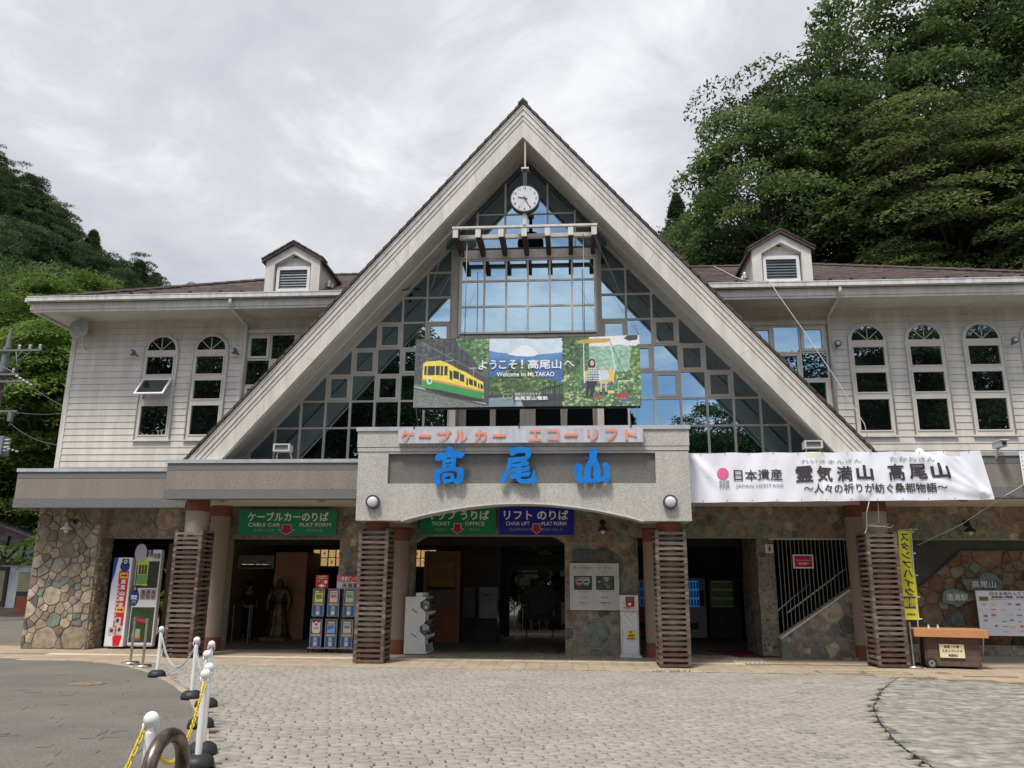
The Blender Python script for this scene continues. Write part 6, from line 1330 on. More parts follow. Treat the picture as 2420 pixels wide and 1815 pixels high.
c.panel('flag_cloth', (6.87, 17.99, .90), (.29, 0, 0), (0, 0, 1.82), fl, warp=fwarp); nb = flat('flag_navy', (.02, .04, .14))
for k, ch in enumerate('スタンプハイク'): z = 2.66-k*.187; ftext(ch, 6.92, 7.10, z-.155, z, 17.99, nb, fl, bold=.03, mirror=True, warp=fwarp, off=.008)
ftext('開催', 6.89, 7.12, 1.155, 1.34, 17.99, flat('flag_yellow', (.72, .70, .04)), fl, bold=.03, mirror=True, warp=fwarp, off=.008); ftext('KEIO', 6.93, 7.09, .99, 1.03, 17.99, nb, fl, bold=.04, mirror=True, warp=fwarp, off=.008)
for z in (.92, 1.36, 1.8, 2.25, 2.7): box('loop', 7.10+z*.012, 7.17+z*.012, 17.965, 18.0, z-.012, z+.012, white, fl)
for k, (x_, w_) in enumerate(((5.93, 'left'), (6.18, 'right'))): single('paver_slab', MB().box(x_-.11, x_+.11, 18.99, 19.17, 0, .05), kerbm, 'loose grey slab lying at the foot of the stair wall, %s one' % w_, 'slab')

# ------------------------------------------------------------------ photo booth board in the left doorway
pb = thing('photo_booth_board', 'tall white rounded advertising board with cable car pictures and blue oval', 'sign', (-10.5, 19, 0))
Y0 = 19.25
c = Canvas(0, 0, 10, 40, 60, 200, (206, 206, 210)); c.rect(.3, 5, 9.6, 16.4, (34, 44, 30), noise=.6, fine=4); c.poly([(.5, 4.6), (4.5, 2.4), (5.4, 6.4), (.5, 6.6)], (196, 196, 60)); c.rect(.8, 6.4, 5.2, 12.4, (186, 186, 70)); c.rect(1.2, 6.6, 4.8, 10.6, (60, 66, 50))
for k in range(4): c.line(1.2+k*1.2, 6.4, 1.2+k*1.2, 10.8, .25, (196, 196, 70))
c.poly([(.8, 10.8), (5.4, 10.8), (5.2, 14.6), (.6, 14.2)], (96, 150, 84)); c.line(.9, 14.8, 5.2, 15.0, .7, (196, 190, 80)); c.rect(3, 16.8, 9.6, 21.4, (150, 146, 150)); 
for k in range(3): c.ell(4.2+k*2.1, 19.2, .9, 1.9, (120, 96, 90), noise=.3, fine=3); c.ell(4.2+k*2.1, 17.9, .5, .6, (60, 50, 46))
c.rect(.3, 24.4, 9.6, 39, (48, 62, 34), noise=.6, fine=3); c.poly([(1.6, 33.4), (4.6, 33.4), (4.8, 37.6), (1.4, 37.6)], (150, 150, 60)); c.rect(2, 34.2, 4.2, 35.8, (120, 150, 190)); c.rect(1.4, 37.0, 4.9, 38, (170, 60, 60))
def booth_warp(p):
    q = p.copy(); return q
box('board_body', -10.56, -9.94, Y0+.01, Y0+.16, .06, 2.30, white, pb, .03); c.panel('board_print', (-10.55, Y0, .10), (.61, 0, 0), (0, 0, 2.20), pb)
MB().disc(-10.46, Y0-.01, 2.22, .15, .02, 28, ry=.22).build('round_badge', flat('badge', (.42, .40, .46)), pb); ftext('駅長', -10.33, -10.14, 2.12, 2.30, Y0, black, pb, bold=.03); ftext('推薦', -10.13, -9.96, 2.08, 2.22, Y0, black, pb, bold=.01); ftext('オススメ', -10.14, -9.97, 2.01, 2.05, Y0, tg, pb)
MB().disc(-10.50, Y0-.006, 1.18, .115, .01, 28, ry=.20).build('blue_oval', flat('oval_blue', (.02, .035, .16)), pb); box('camera_icon', -10.55, -10.45, Y0-.02, Y0-.007, 1.33, 1.45, black, pb); ftext('O', -10.525, -10.475, 1.35, 1.43, Y0-.02, wt, pb); ftext('限定', -10.575, -10.425, 1.13, 1.24, Y0-.006, wt, pb, bold=.03); ftext('プリ', -10.55, -10.45, 1.05, 1.11, Y0-.006, wt, pb, bold=.01)
sb = thing('leaning_board', 'leaning white and red narrow board with yellow arrows beside the photo board', 'sign', (-10.8, 19, 0))
c = Canvas(0, 0, 10, 40, 44, 176, (222, 222, 230)); c.poly([(0, 0), (2.4, 0), (1.2, 8), (0, 12)], (30, 70, 170)); c.rect(3.6, 6.0, 9.0, 37, (200, 26, 28)); c.ell(6.4, 4.0, 2.6, 2.5, (26, 50, 140)); c.rect(4.6, .6, 8.2, 3.2, (22, 22, 30)); c.ell(6.4, 1.9, 1.0, .9, (235, 235, 235)); c.ell(6.4, 1.9, .5, .5, (22, 22, 30))
for y_ in (7.0, 22.6): c.rect(4.2, y_, 8.6, y_+2.4, (240, 190, 60)); c.rect(4.8, y_+.9, 7.6, y_+1.5, (100, 40, 20)); c.poly([(7, y_+.3), (8.3, y_+1.2), (7, y_+2.1)], (100, 40, 20))
for y_, x_ in ((27, 4.2), (31.5, 1.6), (31, 5.6)): c.rect(x_, y_, x_+3.4, y_+4, (190, 180, 176), noise=.35, fine=2); c.ell(x_+1.6, y_+1.6, .9, .9, (70, 60, 60))
c.poly([(4, 36), (9, 36), (8, 40), (4.6, 40)], (200, 26, 28)); c.poly([(3.4, 35), (4.2, 35), (4, 40), (3.0, 40)], (222, 222, 230))
SW = lambda p: np.stack([p[:, 0]-(.0)*(2-p[:, 2]), p[:, 1], p[:, 2]], 1)
c.panel('board_print', (-11.10, 19.22, .06), (.46, 0, 0), (0, 0, 2.05), sb); box('board_body', -11.10, -10.64, 19.225, 19.55, .06, 2.11, white, sb); 
for k, ch in enumerate('高尾山限定'): z = 1.60-k*.135; ftext(ch, -10.86, -10.74, z-.11, z, 19.22, wt, sb, bold=.04)
for k, ch in enumerate('記念写真撮あります。'): z = 1.50-k*.088; ftext(ch, -10.935, -10.875, z-.065, z, 19.22, wt, sb, bold=.02)
for x_ in (-11.0, -10.7, -10.4, -10.1): MB().cyl(x_, 19.3, 0, .06, .025, n=10).build('foot', black, sb if x_ < -10.6 else pb)

# ------------------------------------------------------------------ stanchions, chain posts, chains, rail
def stanchion(x, y, lab, grp='steel queue posts'):
    t = thing('queue_post', lab, 'queue post', (x, y, 0), grp); MB().lathe(x, y, [(.001, .0), (.165, 0), (.165, .03), (.15, .045), (.03, .055), (.001, .055)], 28).build('base', steel, t); MB().cyl(x, y, .05, .86, .024, n=16).build('post', steel, t); MB().cyl(x, y, .80, .88, .030, n=16).build('post_head', mat('satin_steel', (.4, .4, .4), .4, .1, 5, metal=1), t); return t
stanchion(-8.62, 15.93, 'left steel queue post joined by a red belt'); stanchion(-8.10, 15.42, 'right steel queue post joined by a red belt')
b = MB(); b.add([(-8.60, 15.92, .80), (-8.12, 15.44, .80), (-8.12, 15.44, .86), (-8.60, 15.92, .86), (-8.602, 15.925, .80), (-8.122, 15.445, .80), (-8.122, 15.445, .86), (-8.602, 15.925, .86)], [(0, 1, 2, 3), (7, 6, 5, 4)]); single('belt', b, flat('belt_red', (.36, .01, .02), .7), 'red belt stretched between the two steel queue posts', 'belt')
stanchion(6.70, 17.42, 'single steel queue post behind the rightmost slatted pillar')
PP = [(-7.08, 13.99), (-5.31, 11.54), (-4.78, 10.84), (-4.18, 9.38), (-3.53, 8.0), (-3.32, 7.46), (-2.57, 5.07)]
labs = ['white chain post farthest back, by the queue posts', 'white chain post second from the back on the kerb', 'white chain post third from the back', 'white chain post in the middle of the row, fourth from the back', 'white chain post mostly hidden behind the sixth one', 'white chain post with yellow chain behind the brown rail', 'nearest white chain post at the bottom edge with yellow chain']
post0 = None
for i, ((x, y), lab) in enumerate(zip(PP, labs)):
    if i == 0:
        post0 = t = thing('chain_post', lab, 'chain post', (x, y, 0), 'white chain posts along the kerb')
        MB().lathe(x, y, [(.001, 0), (.142, 0), (.145, .03), (.13, .075), (.085, .105), (.035, .11)], 26).build('base', rubber, t)
        MB().cyl(x, y, .1, .70, .0285, n=18).build('post', whitep, t); MB().lathe(x, y, [(.0285, .70), (.02, .705), (.018, .745)], 16).build('post_neck', whitep, t); MB().sphere(x, y, .775, .046, 20, 12).build('post_ball', whitep, t)
        for s_ in (-1, 1): MB().tube([(x+s_*.028, y, .70), (x+s_*.042, y, .715), (x+s_*.042, y, .755)], .006, 6).build('hook', whitep, t)
    else: copy_thing(post0, (x, y, 0), lab, rotz=R.uniform(0, 1.5))
def link_mesh(m):
    b = MB(); P = []
    for k in range(14):
        a = 2*math.pi*k/14; P.append((.020*math.cos(a)*1.25+(.011 if math.cos(a) > 0 else -.011), .0125*math.sin(a), 0))
    vs = []; fs = []; n = 14; q = 5; r = .0042
    for k in range(n):
        p = Vector(P[k]); d = (Vector(P[(k+1) % n])-Vector(P[k-1])).normalized(); s_ = Vector((-d.y, d.x, 0))
        for j in range(q): t = 2*math.pi*j/q; vs.append(p+s_*r*math.cos(t)+Vector((0, 0, r*math.sin(t))))
    for k in range(n):
        for j in range(q): fs.append((k*q+j, k*q+(j+1) % q, ((k+1) % n)*q+(j+1) % q, ((k+1) % n)*q+j))
    b.add(vs, fs, True); me = b.mesh('link'); me.materials.append(m); me.polygons.foreach_set('use_smooth', [True]*len(me.polygons)); return me
yel = mat('yellow_plastic', (.66, .50, .012), .45, .06, 6); sil = mat('pale_blue_chain', (.50, .56, .58), .5, .08, 6)
LM = {id(yel): link_mesh(yel), id(sil): link_mesh(sil)}
def chain(a, b_, sag, m, lab):
    t = thing('chain', lab, 'chain', tuple((Vector(a)+Vector(b_))/2), 'chains of the post row'); a, b_ = Vector(a), Vector(b_); N_ = 200
    pts_ = [a.lerp(b_, k/N_)-Vector((0, 0, sag*4*(k/N_)*(1-k/N_))) for k in range(N_+1)]; acc = 0; k2 = 0; nx_ = 0; step = .047
    for p, q in zip(pts_, pts_[1:]):
        L_ = (q-p).length; acc += L_
        if acc >= nx_:
            d = (q-p).normalized(); o = bpy.data.objects.new('link', LM[id(m)]); COL.objects.link(o); o.matrix_world = Matrix.Translation(p) @ d.to_track_quat('X', 'Z').to_matrix().to_4x4() @ Matrix.Rotation((k2 % 2)*math.pi/2+.3, 4, 'X'); setparent(o, t); nx_ += step; k2 += 1
H = .72
def PT(i): return (PP[i][0], PP[i][1], H)
chain(PT(0), PT(1), .42, sil, 'pale chain sagging between the two farthest white posts'); chain(PT(1), PT(2), .30, sil, 'short pale chain between second and third post from the back'); chain(PT(2), PT(3), .36, sil, 'pale chain hanging close to the middle posts')
chain(PT(3), PT(4), .32, sil, 'pale chain half hidden behind the nearer posts'); chain(PT(5), PT(6), .40, yel, 'yellow chain sagging from the nearest post behind the brown rail'); chain((PP[6][0]-.04, PP[6][1], H), (-2.15, 2.6, H), .5, yel, 'yellow chain dropping from the nearest post to the bottom edge')
rl = thing('tube_rail', 'brown bent steel tube rail at the bottom edge of the picture', 'rail', (-2.3, 4.7, 0)); stn = mat('brown_steel', (.11, .07, .055), .33, .4, 5, metal=.85, col2=(.20, .16, .14))
arc = [(-2.17, 4.30, 0), (-2.17, 4.30, .62)]+[(-2.17, 4.30+.19*(1-math.cos(a)), .62+.17*math.sin(a)) for a in [math.pi*k/14 for k in range(1, 14)]]+[(-2.17, 4.68, .62), (-2.17, 4.68, 0)]
MB().tube(arc, .038, 16).build('tube', stn, rl)

# ------------------------------------------------------------------ inside the hall
def frame_sign(n, lab, cat, x0, x1, y, z0, z1, face, frame=None, loc=None):
    t = thing(n, lab, cat, ((x0+x1)/2, y, z0)); box('panel', x0, x1, y, y+.03, z0, z1, face, t)
    if frame: MB().holed(rect(x0-.04, x1+.04, z0-.04, z1+.04), [rect(x0, x1, z0, z1)], y-.02, y+.03).build('frame', frame, t)
    return t
glow = flat('paper_lantern', (.5, .35, .15), .8, emit=((1.0, .62, .25), .5))
lt = thing('lit_lattice', 'warm backlit wooden lattice screen high on the hall back wall', 'lattice', (-6.4, 26.2, 2.05)); box('light_panel', -8.45, -4.4, 26.28, 26.3, 2.05, 2.6, glow, lt); br = flat('lattice_brown', (.06, .025, .012))
for k in range(17): box('lattice_post', -8.45+k*.253-.012, -8.45+k*.253+.012, 26.2, 26.27, 2.05, 2.6, br, lt)
for z in (2.05, 2.325, 2.59): box('lattice_rail', -8.45, -4.4, 26.19, 26.26, z-.012, z+.012, br, lt)
ks = MB()
for k in range(16):
    for r_ in range(2):
        x0, z0 = -8.45+k*.253, 2.05+r_*.275
        if (k+r_) % 2:
            for i in range(5): ks.box(x0+.03+i*.045, x0+.036+i*.045, 26.23, 26.24, z0, z0+.27)
            for i in range(6): ks.box(x0, x0+.25, 26.225, 26.235, z0+.02+i*.045, z0+.026+i*.045)
        else:
            for i in range(6): a = math.pi*i/6; ks.prism([(x0+.126+.12*math.cos(a)*s1+.004*s2*math.sin(a), z0+.137+.13*math.sin(a)*s1-.004*s2*math.cos(a)) for s1, s2 in ((1, 1), (1, -1), (-1, -1), (-1, 1))], 26.23+i*.001, 'y', 26.24+i*.001)
ks.build('kumiko_pattern', br, lt)['kind'] = 'stuff'
t = frame_sign('platform_sign', 'grey hall sign above dark doorway with lit red and green line', 'sign', -9.58, -8.53, 23.0, 1.92, 2.29, mat('sign_grey_dim', (.30, .30, .31), .5)); ftext('ケーブルカーのりば', -9.50, -8.64, 2.19, 2.27, 23.0, black, t, bold=.01); box('display', -9.5, -8.6, 22.985, 22.999, 1.95, 2.06, black, t); box('red_strip', -8.98, -8.76, 22.985, 22.999, 2.11, 2.14, flat('led_red_strip', (.3, .02, .02)), t)
for a, b_, q in ((-9.46, -9.30, (.5, .8, .3)), (-9.27, -9.10, (.5, .8, .3)), (-9.05, -8.92, (.4, .7, .3)), (-8.88, -8.74, (.9, .6, .5)), (-8.73, -8.64, (.9, .1, .08))): box('led_line', a, b_, 22.975, 22.984, 2.03, 2.045, flat('led%d' % int(q[0]*10+q[1]*100), (.1, .1, .1), emit=(q, .5)), t)
t = thing('wooden_partition', 'tall plain brown wooden box standing behind the bronze statue', 'partition', (-8, 23, 0)); box('front_panel', -8.52, -7.60, 23.1, 23.12, 0, 2.39, mat('partition_brown', (.48, .24, .13), .6, .08, 2), t); box('side_panel', -7.60, -7.57, 23.12, 24.2, 0, 2.39, mat('partition_shaded', (.05, .02, .015), .6), t); box('notice', -8.53, -8.35, 23.08, 23.095, 1.45, 1.75, flat('paper', (.35, .35, .33)), t)  # side panel painted much darker than the front, as if in shade
ib = thing('information_kiosk', 'brown framed information kiosk with leaflet shelves in the hall', 'kiosk', (-3.6, 22.7, 0)); kb = mat('kiosk_brown', (.27, .115, .055), .55, .12, 3)
box('kiosk_body', -4.12, -3.13, 22.66, 23.1, 0, 2.42, kb, ib); 
for a in ((-4.13, -4.02, 0, 2.42), (-3.24, -3.12, 0, 2.42), (-4.02, -3.24, 2.31, 2.42)): box('kiosk_frame', a[0], a[1], 22.62, 22.66, a[2], a[3], kb, ib)
box('sign_board', -4.0, -3.27, 22.63, 22.655, 1.68, 2.28, mat('kiosk_sign', (.22, .13, .07), .5), ib); box('lit_panel', -3.98, -3.29, 22.63, 22.655, 1.48, 1.66, mat('kiosk_gold', (.32, .17, .04), .5), ib); ftext('インフォメーション', -3.96, -3.32, 2.12, 2.22, 22.63, flat('kiosk_text', (.05, .02, .012)), ib, bold=.01); ftext('コーキサンプリパンフレット', -3.96, -3.32, 1.82, 1.90, 22.63, flat('kiosk_text', (.05, .02, .012)), ib)
box('shelf', -4.0, -3.26, 22.60, 22.655, 1.38, 1.46, black, ib)
for k in range(4): box('leaflet', -3.72+(k % 2)*.26, -3.52+(k % 2)*.26, 22.63, 22.655, 1.18-(k//2)*.2, 1.30-(k//2)*.2, flat('leaflet', (.12, .16, .2)), ib)
t = frame_sign('locker_sign', 'small yellow coin locker sign hanging in the dark hall', 'sign', -2.76, -2.33, 24.0, 2.06, 2.36, flat('locker_yellow', (.28, .25, .04))); box('icon', -2.62, -2.50, 23.985, 23.999, 2.20, 2.34, flat('icon_navy', (.01, .01, .05)), t); ftext('コインロッカー', -2.74, -2.36, 2.12, 2.17, 24.0, flat('icon_navy', (.01, .01, .05)), t)
t = frame_sign('hall_poster', 'grey welcome poster with blue heading standing in the hall', 'poster', -2.62, -2.10, 23.0, .63, 1.45, mat('poster_grey', (.22, .23, .23), .5), black); ftext('ようこそ', -2.55, -2.34, 1.32, 1.37, 23.0, flat('poster_blue', (.02, .03, .12)), t); ftext('高尾山へ', -2.53, -2.18, 1.22, 1.29, 23.0, flat('poster_blue', (.02, .03, .12)), t, bold=.02)
frame_sign('hall_map', 'bluish map board left of the welcome poster in the hall', 'poster', -3.05, -2.75, 22.95, .65, 1.45, mat('map_blue', (.07, .085, .11), .5), black)
t = thing('ticket_wall', 'dark ticket counter partition between kiosk and rear exit', 'partition', (-2.6, 23.1, 0)); box('partition', -3.1, -2.05, 23.1, 23.2, 0, 3.0, darkwall, t); MB().tube([(-2.08, 22.9, 0), (-2.08, 22.9, 1.1)], .02, 8).build('post', steel, t)
lg = thing('lift_gate', 'dark green gate frame with faint lift platform lettering at the rear exit', 'gate', (-1.1, 25.5, 0)); dgn = mat('gate_green', (.012, .032, .024), .6, .1, 3); box('lintel_board', -2.13, .4, 25.5, 25.56, 2.08, 2.43, dgn, lg); box('gate_post', -2.15, -1.98, 25.48, 25.6, 0, 3.0, dgn, lg); box('grey_beam', -2.0, .4, 25.45, 25.55, 1.96, 2.07, mat('beam_grey', (.10, .10, .10), .7), lg); ftext('リフト のりば', -1.75, -.55, 2.15, 2.33, 25.5, flat('gate_text', (.003, .006, .005)), lg); box('top_band', -2.0, .4, 25.5, 25.55, 2.55, 2.62, mat('band', (.05, .08, .07), .6), lg)
t = thing('notice_stand', 'black framed notice stand in front of the rear exit', 'notice stand', (-1.05, 25.4, 0)); box('sheet', -1.33, -.75, 25.35, 25.38, .66, 1.42, mat('notice_dim', (.09, .09, .095), .6), t); MB().holed(rect(-1.45, -.64, .5, 1.5), [rect(-1.33, -.75, .66, 1.42)], 25.34, 25.39).build('frame', black, t)
for x in (-1.44, -.66): MB().tube([(x, 25.37, .02), (x, 25.37, 1.5)], .014, 6).build('leg', black, t); box('foot', x-.05, x+.05, 25.2, 25.55, 0, .02, black, t)
for x0, x1, z0, z1, lab in ((-1.68, -1.36, 1.50, 1.74, 'white sign with red dash at the rear exit'), (-1.55, -1.10, 1.72, 1.84, 'long white sign above the red dash sign'), (-1.62, -1.10, 1.90, 2.06, 'white arrow sign for the chair lift under the beam'), (-.43, -.27, 1.78, 2.0, 'small white and blue sign at the right of the rear exit')):
    t = frame_sign('exit_sign', lab, 'sign', x0, x1, 25.62+(z0 > 1.6)*.1, z0, z1, flat('sign_dim', (.40, .40, .40)))
    if z0 == 1.50: box('dash', x0+.06, x1-.06, 25.61, 25.619, 1.61, 1.63, signred, t)
t = frame_sign('standing_board', 'bright white standing board with arrows right of the rear exit', 'sign', -.42, -.1, 26.9, .33, .98, mat('bright_board', (.7, .7, .72), .5)); ftext('→', -.33, -.2, .6, .68, 26.9, db, t)
for i, (x0, x1, bcol, fcol, lab) in enumerate(((1.62, 2.62, (.16, .012, .02), (.02, .06, .22), 'dark red drinks vending machine at the back left of the pillar'), (2.95, 3.92, (.20, .20, .21), (.02, .16, .50), 'pale grey drinks vending machine with blue display'), (4.02, 4.92, (.02, .022, .02), (.035, .05, .02), 'black drinks vending machine with greenish rows'), (5.05, 5.95, (.16, .17, .19), (.015, .03, .16), 'grey vending machine with dark blue rows by the stone divider'))):
    t = thing('vending_machine', lab, 'vending machine', ((x0+x1)/2, 25.4, 0), 'vending machines at the back of the hall'); bm_ = flat('vm_body%d' % i, tuple(min(.7, q*1.7) for q in bcol), .4); w = x1-x0
    box('body', x0, x1, 25.3, 25.95, .04, 1.76, bm_, t, .01); box('display', x0+.07, x1-.2, 25.285, 25.299, .92, 1.68, flat('vm_face%d' % i, tuple(c_*.4 for c_ in fcol), .2, emit=(fcol, .25 if i != 1 else .32)), t)
    for r_ in range(3):
        z = .98+r_*.25; box('shelf', x0+.08, x1-.21, 25.27, 25.284, z-.02, z, flat('vm_shelf', (.12, .13, .14)), t)
        for k in range(8): xx = x0+.12+k*(w-.36)/7; MB().cyl(xx, 25.262, z+.0, z+.15, .024, n=8).build('can', flat('can%d' % ((k*7+r_*3+i) % 4), ((.04, .12, .3), (.12, .12, .12), (.02, .12, .08), (.14, .10, .03))[(k*7+r_*3+i) % 4]), t)
    box('coin_panel', x1-.17, x1-.05, 25.28, 25.299, .95, 1.4, flat('vm_dark', (.03, .03, .035)), t); box('outlet', x0+.12, x1-.25, 25.28, 25.299, .28, .46, flat('vm_dark', (.03, .03, .035)), t)
t = thing('red_mat', 'red floor mat lying in front of the divider wall', 'mat', (3.9, 20.2, 0)); b = MB(); b.prism([(3.2, 21.0), (4.2, 21.2), (4.6, 19.3), (3.7, 19.2)], .002, 'z', .014); b.build('mat_surface', mat('mat_red', (.16, .015, .012), .9, .2, 20), t)
t = thing('garden_table', 'wooden table with pale bowl behind the left doorway', 'table', (-12, 23.0, 0)); box('table_top', -12.5, -11.5, 22.7, 23.3, .66, .70, mat('table_wood', (.20, .10, .05), .6), t)
for x_ in (-12.4, -11.6):
    for y_ in (22.8, 23.2): box('leg', x_-.03, x_+.03, y_-.03, y_+.03, 0, .66, mat('table_wood', (.2, .1, .05)), t)
b = MB(); b.lathe(-11.98, 23.0, [(.001, .70), (.10, .70), (.2, .78), (.21, .82)], 18); single('bowl', b, mat('bowl_cream', (.45, .36, .25), .6), 'pale bowl resting on the wooden table in the left doorway', 'bowl')
t = thing('doorway_post', 'cream narrow door leaf standing open behind the left pillar', 'door', (-9.9, 20, 0)); box('door_leaf', -10.36, -9.92, 20.4, 20.5, .05, 2.5, mat('door_cream', (.36, .30, .21), .7), t); MB().cyl(-9.95, 20.38, 1.0, 1.2, .012, n=6).build('handle', steel, t)
for i, (x, y) in enumerate(((-9.6, 22.3), (-9.0, 21.6), (-8.75, 22.2), (-8.45, 21.3))): MB().cyl(x, y, 0, .95, .018, n=10).build('hall_post', mat('hall_post_steel', (.25, .25, .25), .4, metal=.8))
for o in [o for o in COL.objects if o.name.startswith('hall_post') and o.parent is None and o.type == 'MESH']:
    tag(o, 'thin steel queue post in the dark left hall', 'queue post', 'queue posts in the dark left hall')

# ------------------------------------------------------------------ people and the statue
def skinbody(name, nodes, edges, m, parent, lv=2):
    me = bpy.data.meshes.new(name); keys = list(nodes); me.from_pydata([nodes[k][0] for k in keys], [(keys.index(a), keys.index(b_)) for a, b_ in edges], []); me.materials.append(m)
    o = bpy.data.objects.new(name, me); COL.objects.link(o); me.skin_vertices.new() if hasattr(me.skin_vertices, 'new') and not me.skin_vertices else None
    md = o.modifiers.new('skin', 'SKIN')
    if not me.skin_vertices:
        bpy.context.view_layer.objects.active = o
    for i, k in enumerate(keys):
        sv = me.skin_vertices[0].data[i]; r = nodes[k][1]; sv.radius = r if isinstance(r, tuple) else (r, r); sv.use_root = (i == 0)
    md.use_smooth_shade = True; ss = o.modifiers.new('sub', 'SUBSURF'); ss.levels = lv; ss.render_levels = lv
    if parent: setparent(o, parent)
    return o
def person(x, y, label, top, trousers, hair, H_=1.7, facing=-1, bag=None, s=1.0, skin=(.35, .2, .13)):
    t = thing('person', label, 'person', (x, y, 0)); k = H_/1.7; f = facing
    P = lambda a, b_, c_: (x+a*k, y+b_*k*f*-1, c_*k)
    n = {'pel': (P(0, 0, .93), (.13, .10)), 'wai': (P(0, 0, 1.08), (.125, .09)), 'che': (P(0, -.01, 1.28), (.15, .10)), 'nec': (P(0, 0, 1.44), .055), 'chi': (P(0, .02, 1.52), .065), 'hea': (P(0, .015, 1.61), (.078, .092)), 'top': (P(0, .0, 1.67), .055)}
    e = [('pel', 'wai'), ('wai', 'che'), ('che', 'nec'), ('nec', 'chi'), ('chi', 'hea'), ('hea', 'top')]
    for sd_, q in (('l', -1), ('r', 1)):
        n.update({sd_+'s': (P(.17*q, 0, 1.38), .055), sd_+'e': (P(.23*q, .02, 1.10), .042), sd_+'w': (P(.20*q, .16, .93), .030), sd_+'h': (P(.19*q, .22, .88), (.035, .02)), sd_+'k': (P(.10*q, .03, .50), .062), sd_+'a': (P(.11*q, -.02, .09), .042), sd_+'f': (P(.12*q, .12, .04), (.042, .03)), sd_+'p': (P(.09*q, 0, .84), .09)})
        e += [('che', sd_+'s'), (sd_+'s', sd_+'e'), (sd_+'e', sd_+'w'), (sd_+'w', sd_+'h'), ('pel', sd_+'p'), (sd_+'p', sd_+'k'), (sd_+'k', sd_+'a'), (sd_+'a', sd_+'f')]
    body = skinbody('body', n, e, mat('skin_tone', skin, .6, .05, 4), t)
    sh = {kk: (n[kk][0], tuple(v+.034 for v in n[kk][1]) if isinstance(n[kk][1], tuple) else n[kk][1]+.024) for kk in ('che', 'wai', 'pel', 'ls', 'rs', 'le', 're')}
    skinbody('shirt', sh, [('che', 'wai'), ('wai', 'pel'), ('che', 'ls'), ('ls', 'le'), ('che', 'rs'), ('rs', 're')], mat(top[0], top[1], .8, .06, 6), t)
    tr_ = {kk: (n[kk][0], tuple(v+.018 for v in n[kk][1]) if isinstance(n[kk][1], tuple) else n[kk][1]+.016) for kk in ('pel', 'lp', 'rp', 'lk', 'rk', 'la', 'ra')}
    skinbody('trousers', tr_, [('pel', 'lp'), ('lp', 'lk'), ('lk', 'la'), ('pel', 'rp'), ('rp', 'rk'), ('rk', 'ra')], mat(trousers[0], trousers[1], .8, .06, 6), t)
    hx = P(0, -.01, 1.635); b = MB(); b.sphere(hx[0], hx[1], hx[2], .098*k, 16, 10); b.build('hair', mat(hair[0], hair[1], .7), t)
    if bag: bx_ = P(0, -.17, 1.22); box('backpack', bx_[0]-.14, bx_[0]+.14, bx_[1]-.07, bx_[1]+.07, bx_[2]-.24, bx_[2]+.2, black, t, .04)
    return t
person(-12.52, 23.9, 'person in white shirt with black backpack seen from behind in the left doorway', ('white_shirt', (.62, .62, .66)), ('dark_trousers', (.05, .055, .07)), ('black_hair', (.012, .01, .01)), 1.55, facing=1, bag=True)
person(-9.28, 23.3, 'person in dark suit standing in the dark left hall', ('dark_suit', (.015, .015, .018)), ('dark_trousers2', (.02, .02, .022)), ('black_hair2', (.012, .01, .01)), 1.58, facing=-1, skin=(.12, .07, .045))  # darker skin colour passed to suit the hall's shade
st_ = thing('bronze_statue', 'bronze robed monk statue on low plinth in front of the wooden box', 'statue', (-8.15, 22.6, 0)); sx_, sy_ = -8.17, 22.65
box('plinth', -8.55, -7.85, 22.4, 22.95, 0, .09, mat('plinth_gold', (.14, .12, .04), .6), st_)
n = {'pel': ((sx_, sy_, .92), (.14, .11)), 'wai': ((sx_, sy_, 1.05), (.13, .10)), 'che': ((sx_, sy_, 1.25), (.19, .12)), 'nec': ((sx_, sy_, 1.42), .06), 'hea': ((sx_, sy_-.01, 1.55), (.085, .09)), 'top': ((sx_, sy_, 1.65), .06)}
e = [('pel', 'wai'), ('wai', 'che'), ('che', 'nec'), ('nec', 'hea'), ('hea', 'top')]
for nm_, q in (('l', -1), ('r', 1)):
    n.update({nm_+'s': ((sx_+.20*q, sy_, 1.36), .085), nm_+'e': ((sx_+.31*q, sy_, 1.08), .075), nm_+'w': ((sx_+.29*q, sy_-.08, .86), .05), nm_+'h': ((sx_+.28*q, sy_-.1, .78), .035)}); e += [('che', nm_+'s'), (nm_+'s', nm_+'e'), (nm_+'e', nm_+'w'), (nm_+'w', nm_+'h')]
skinbody('body', n, e, bronze, st_)
b = MB(); vs = []; prof_ = [(.19, .98), (.17, .93), (.19, .85), (.24, .55), (.29, .28), (.32, .12), (.31, .09)]; nn = 48
for r, z in prof_:
    for i in range(nn): a = 2*math.pi*i/nn; rr_ = r*(1+.07*math.sin(a*12)*(1 if z < .9 else .1)); vs.append((sx_+rr_*math.cos(a), sy_+rr_*.75*math.sin(a), z))
b.add(vs, [(k*nn+i, k*nn+(i+1) % nn, (k+1)*nn+(i+1) % nn, (k+1)*nn+i) for k in range(len(prof_)-1) for i in range(nn)], True); b.build('robe', bronze, st_)
for z in (.97, 1.0, 1.03): MB().tube([(sx_+.165*math.cos(2*math.pi*i/16), sy_+.13*math.sin(2*math.pi*i/16), z) for i in range(17)], .018, 6).build('sash', bronze, st_)
b = MB(); b.sphere(sx_, sy_-.095, 1.54, .022, 8, 6); b.build('nose', bronze, st_)

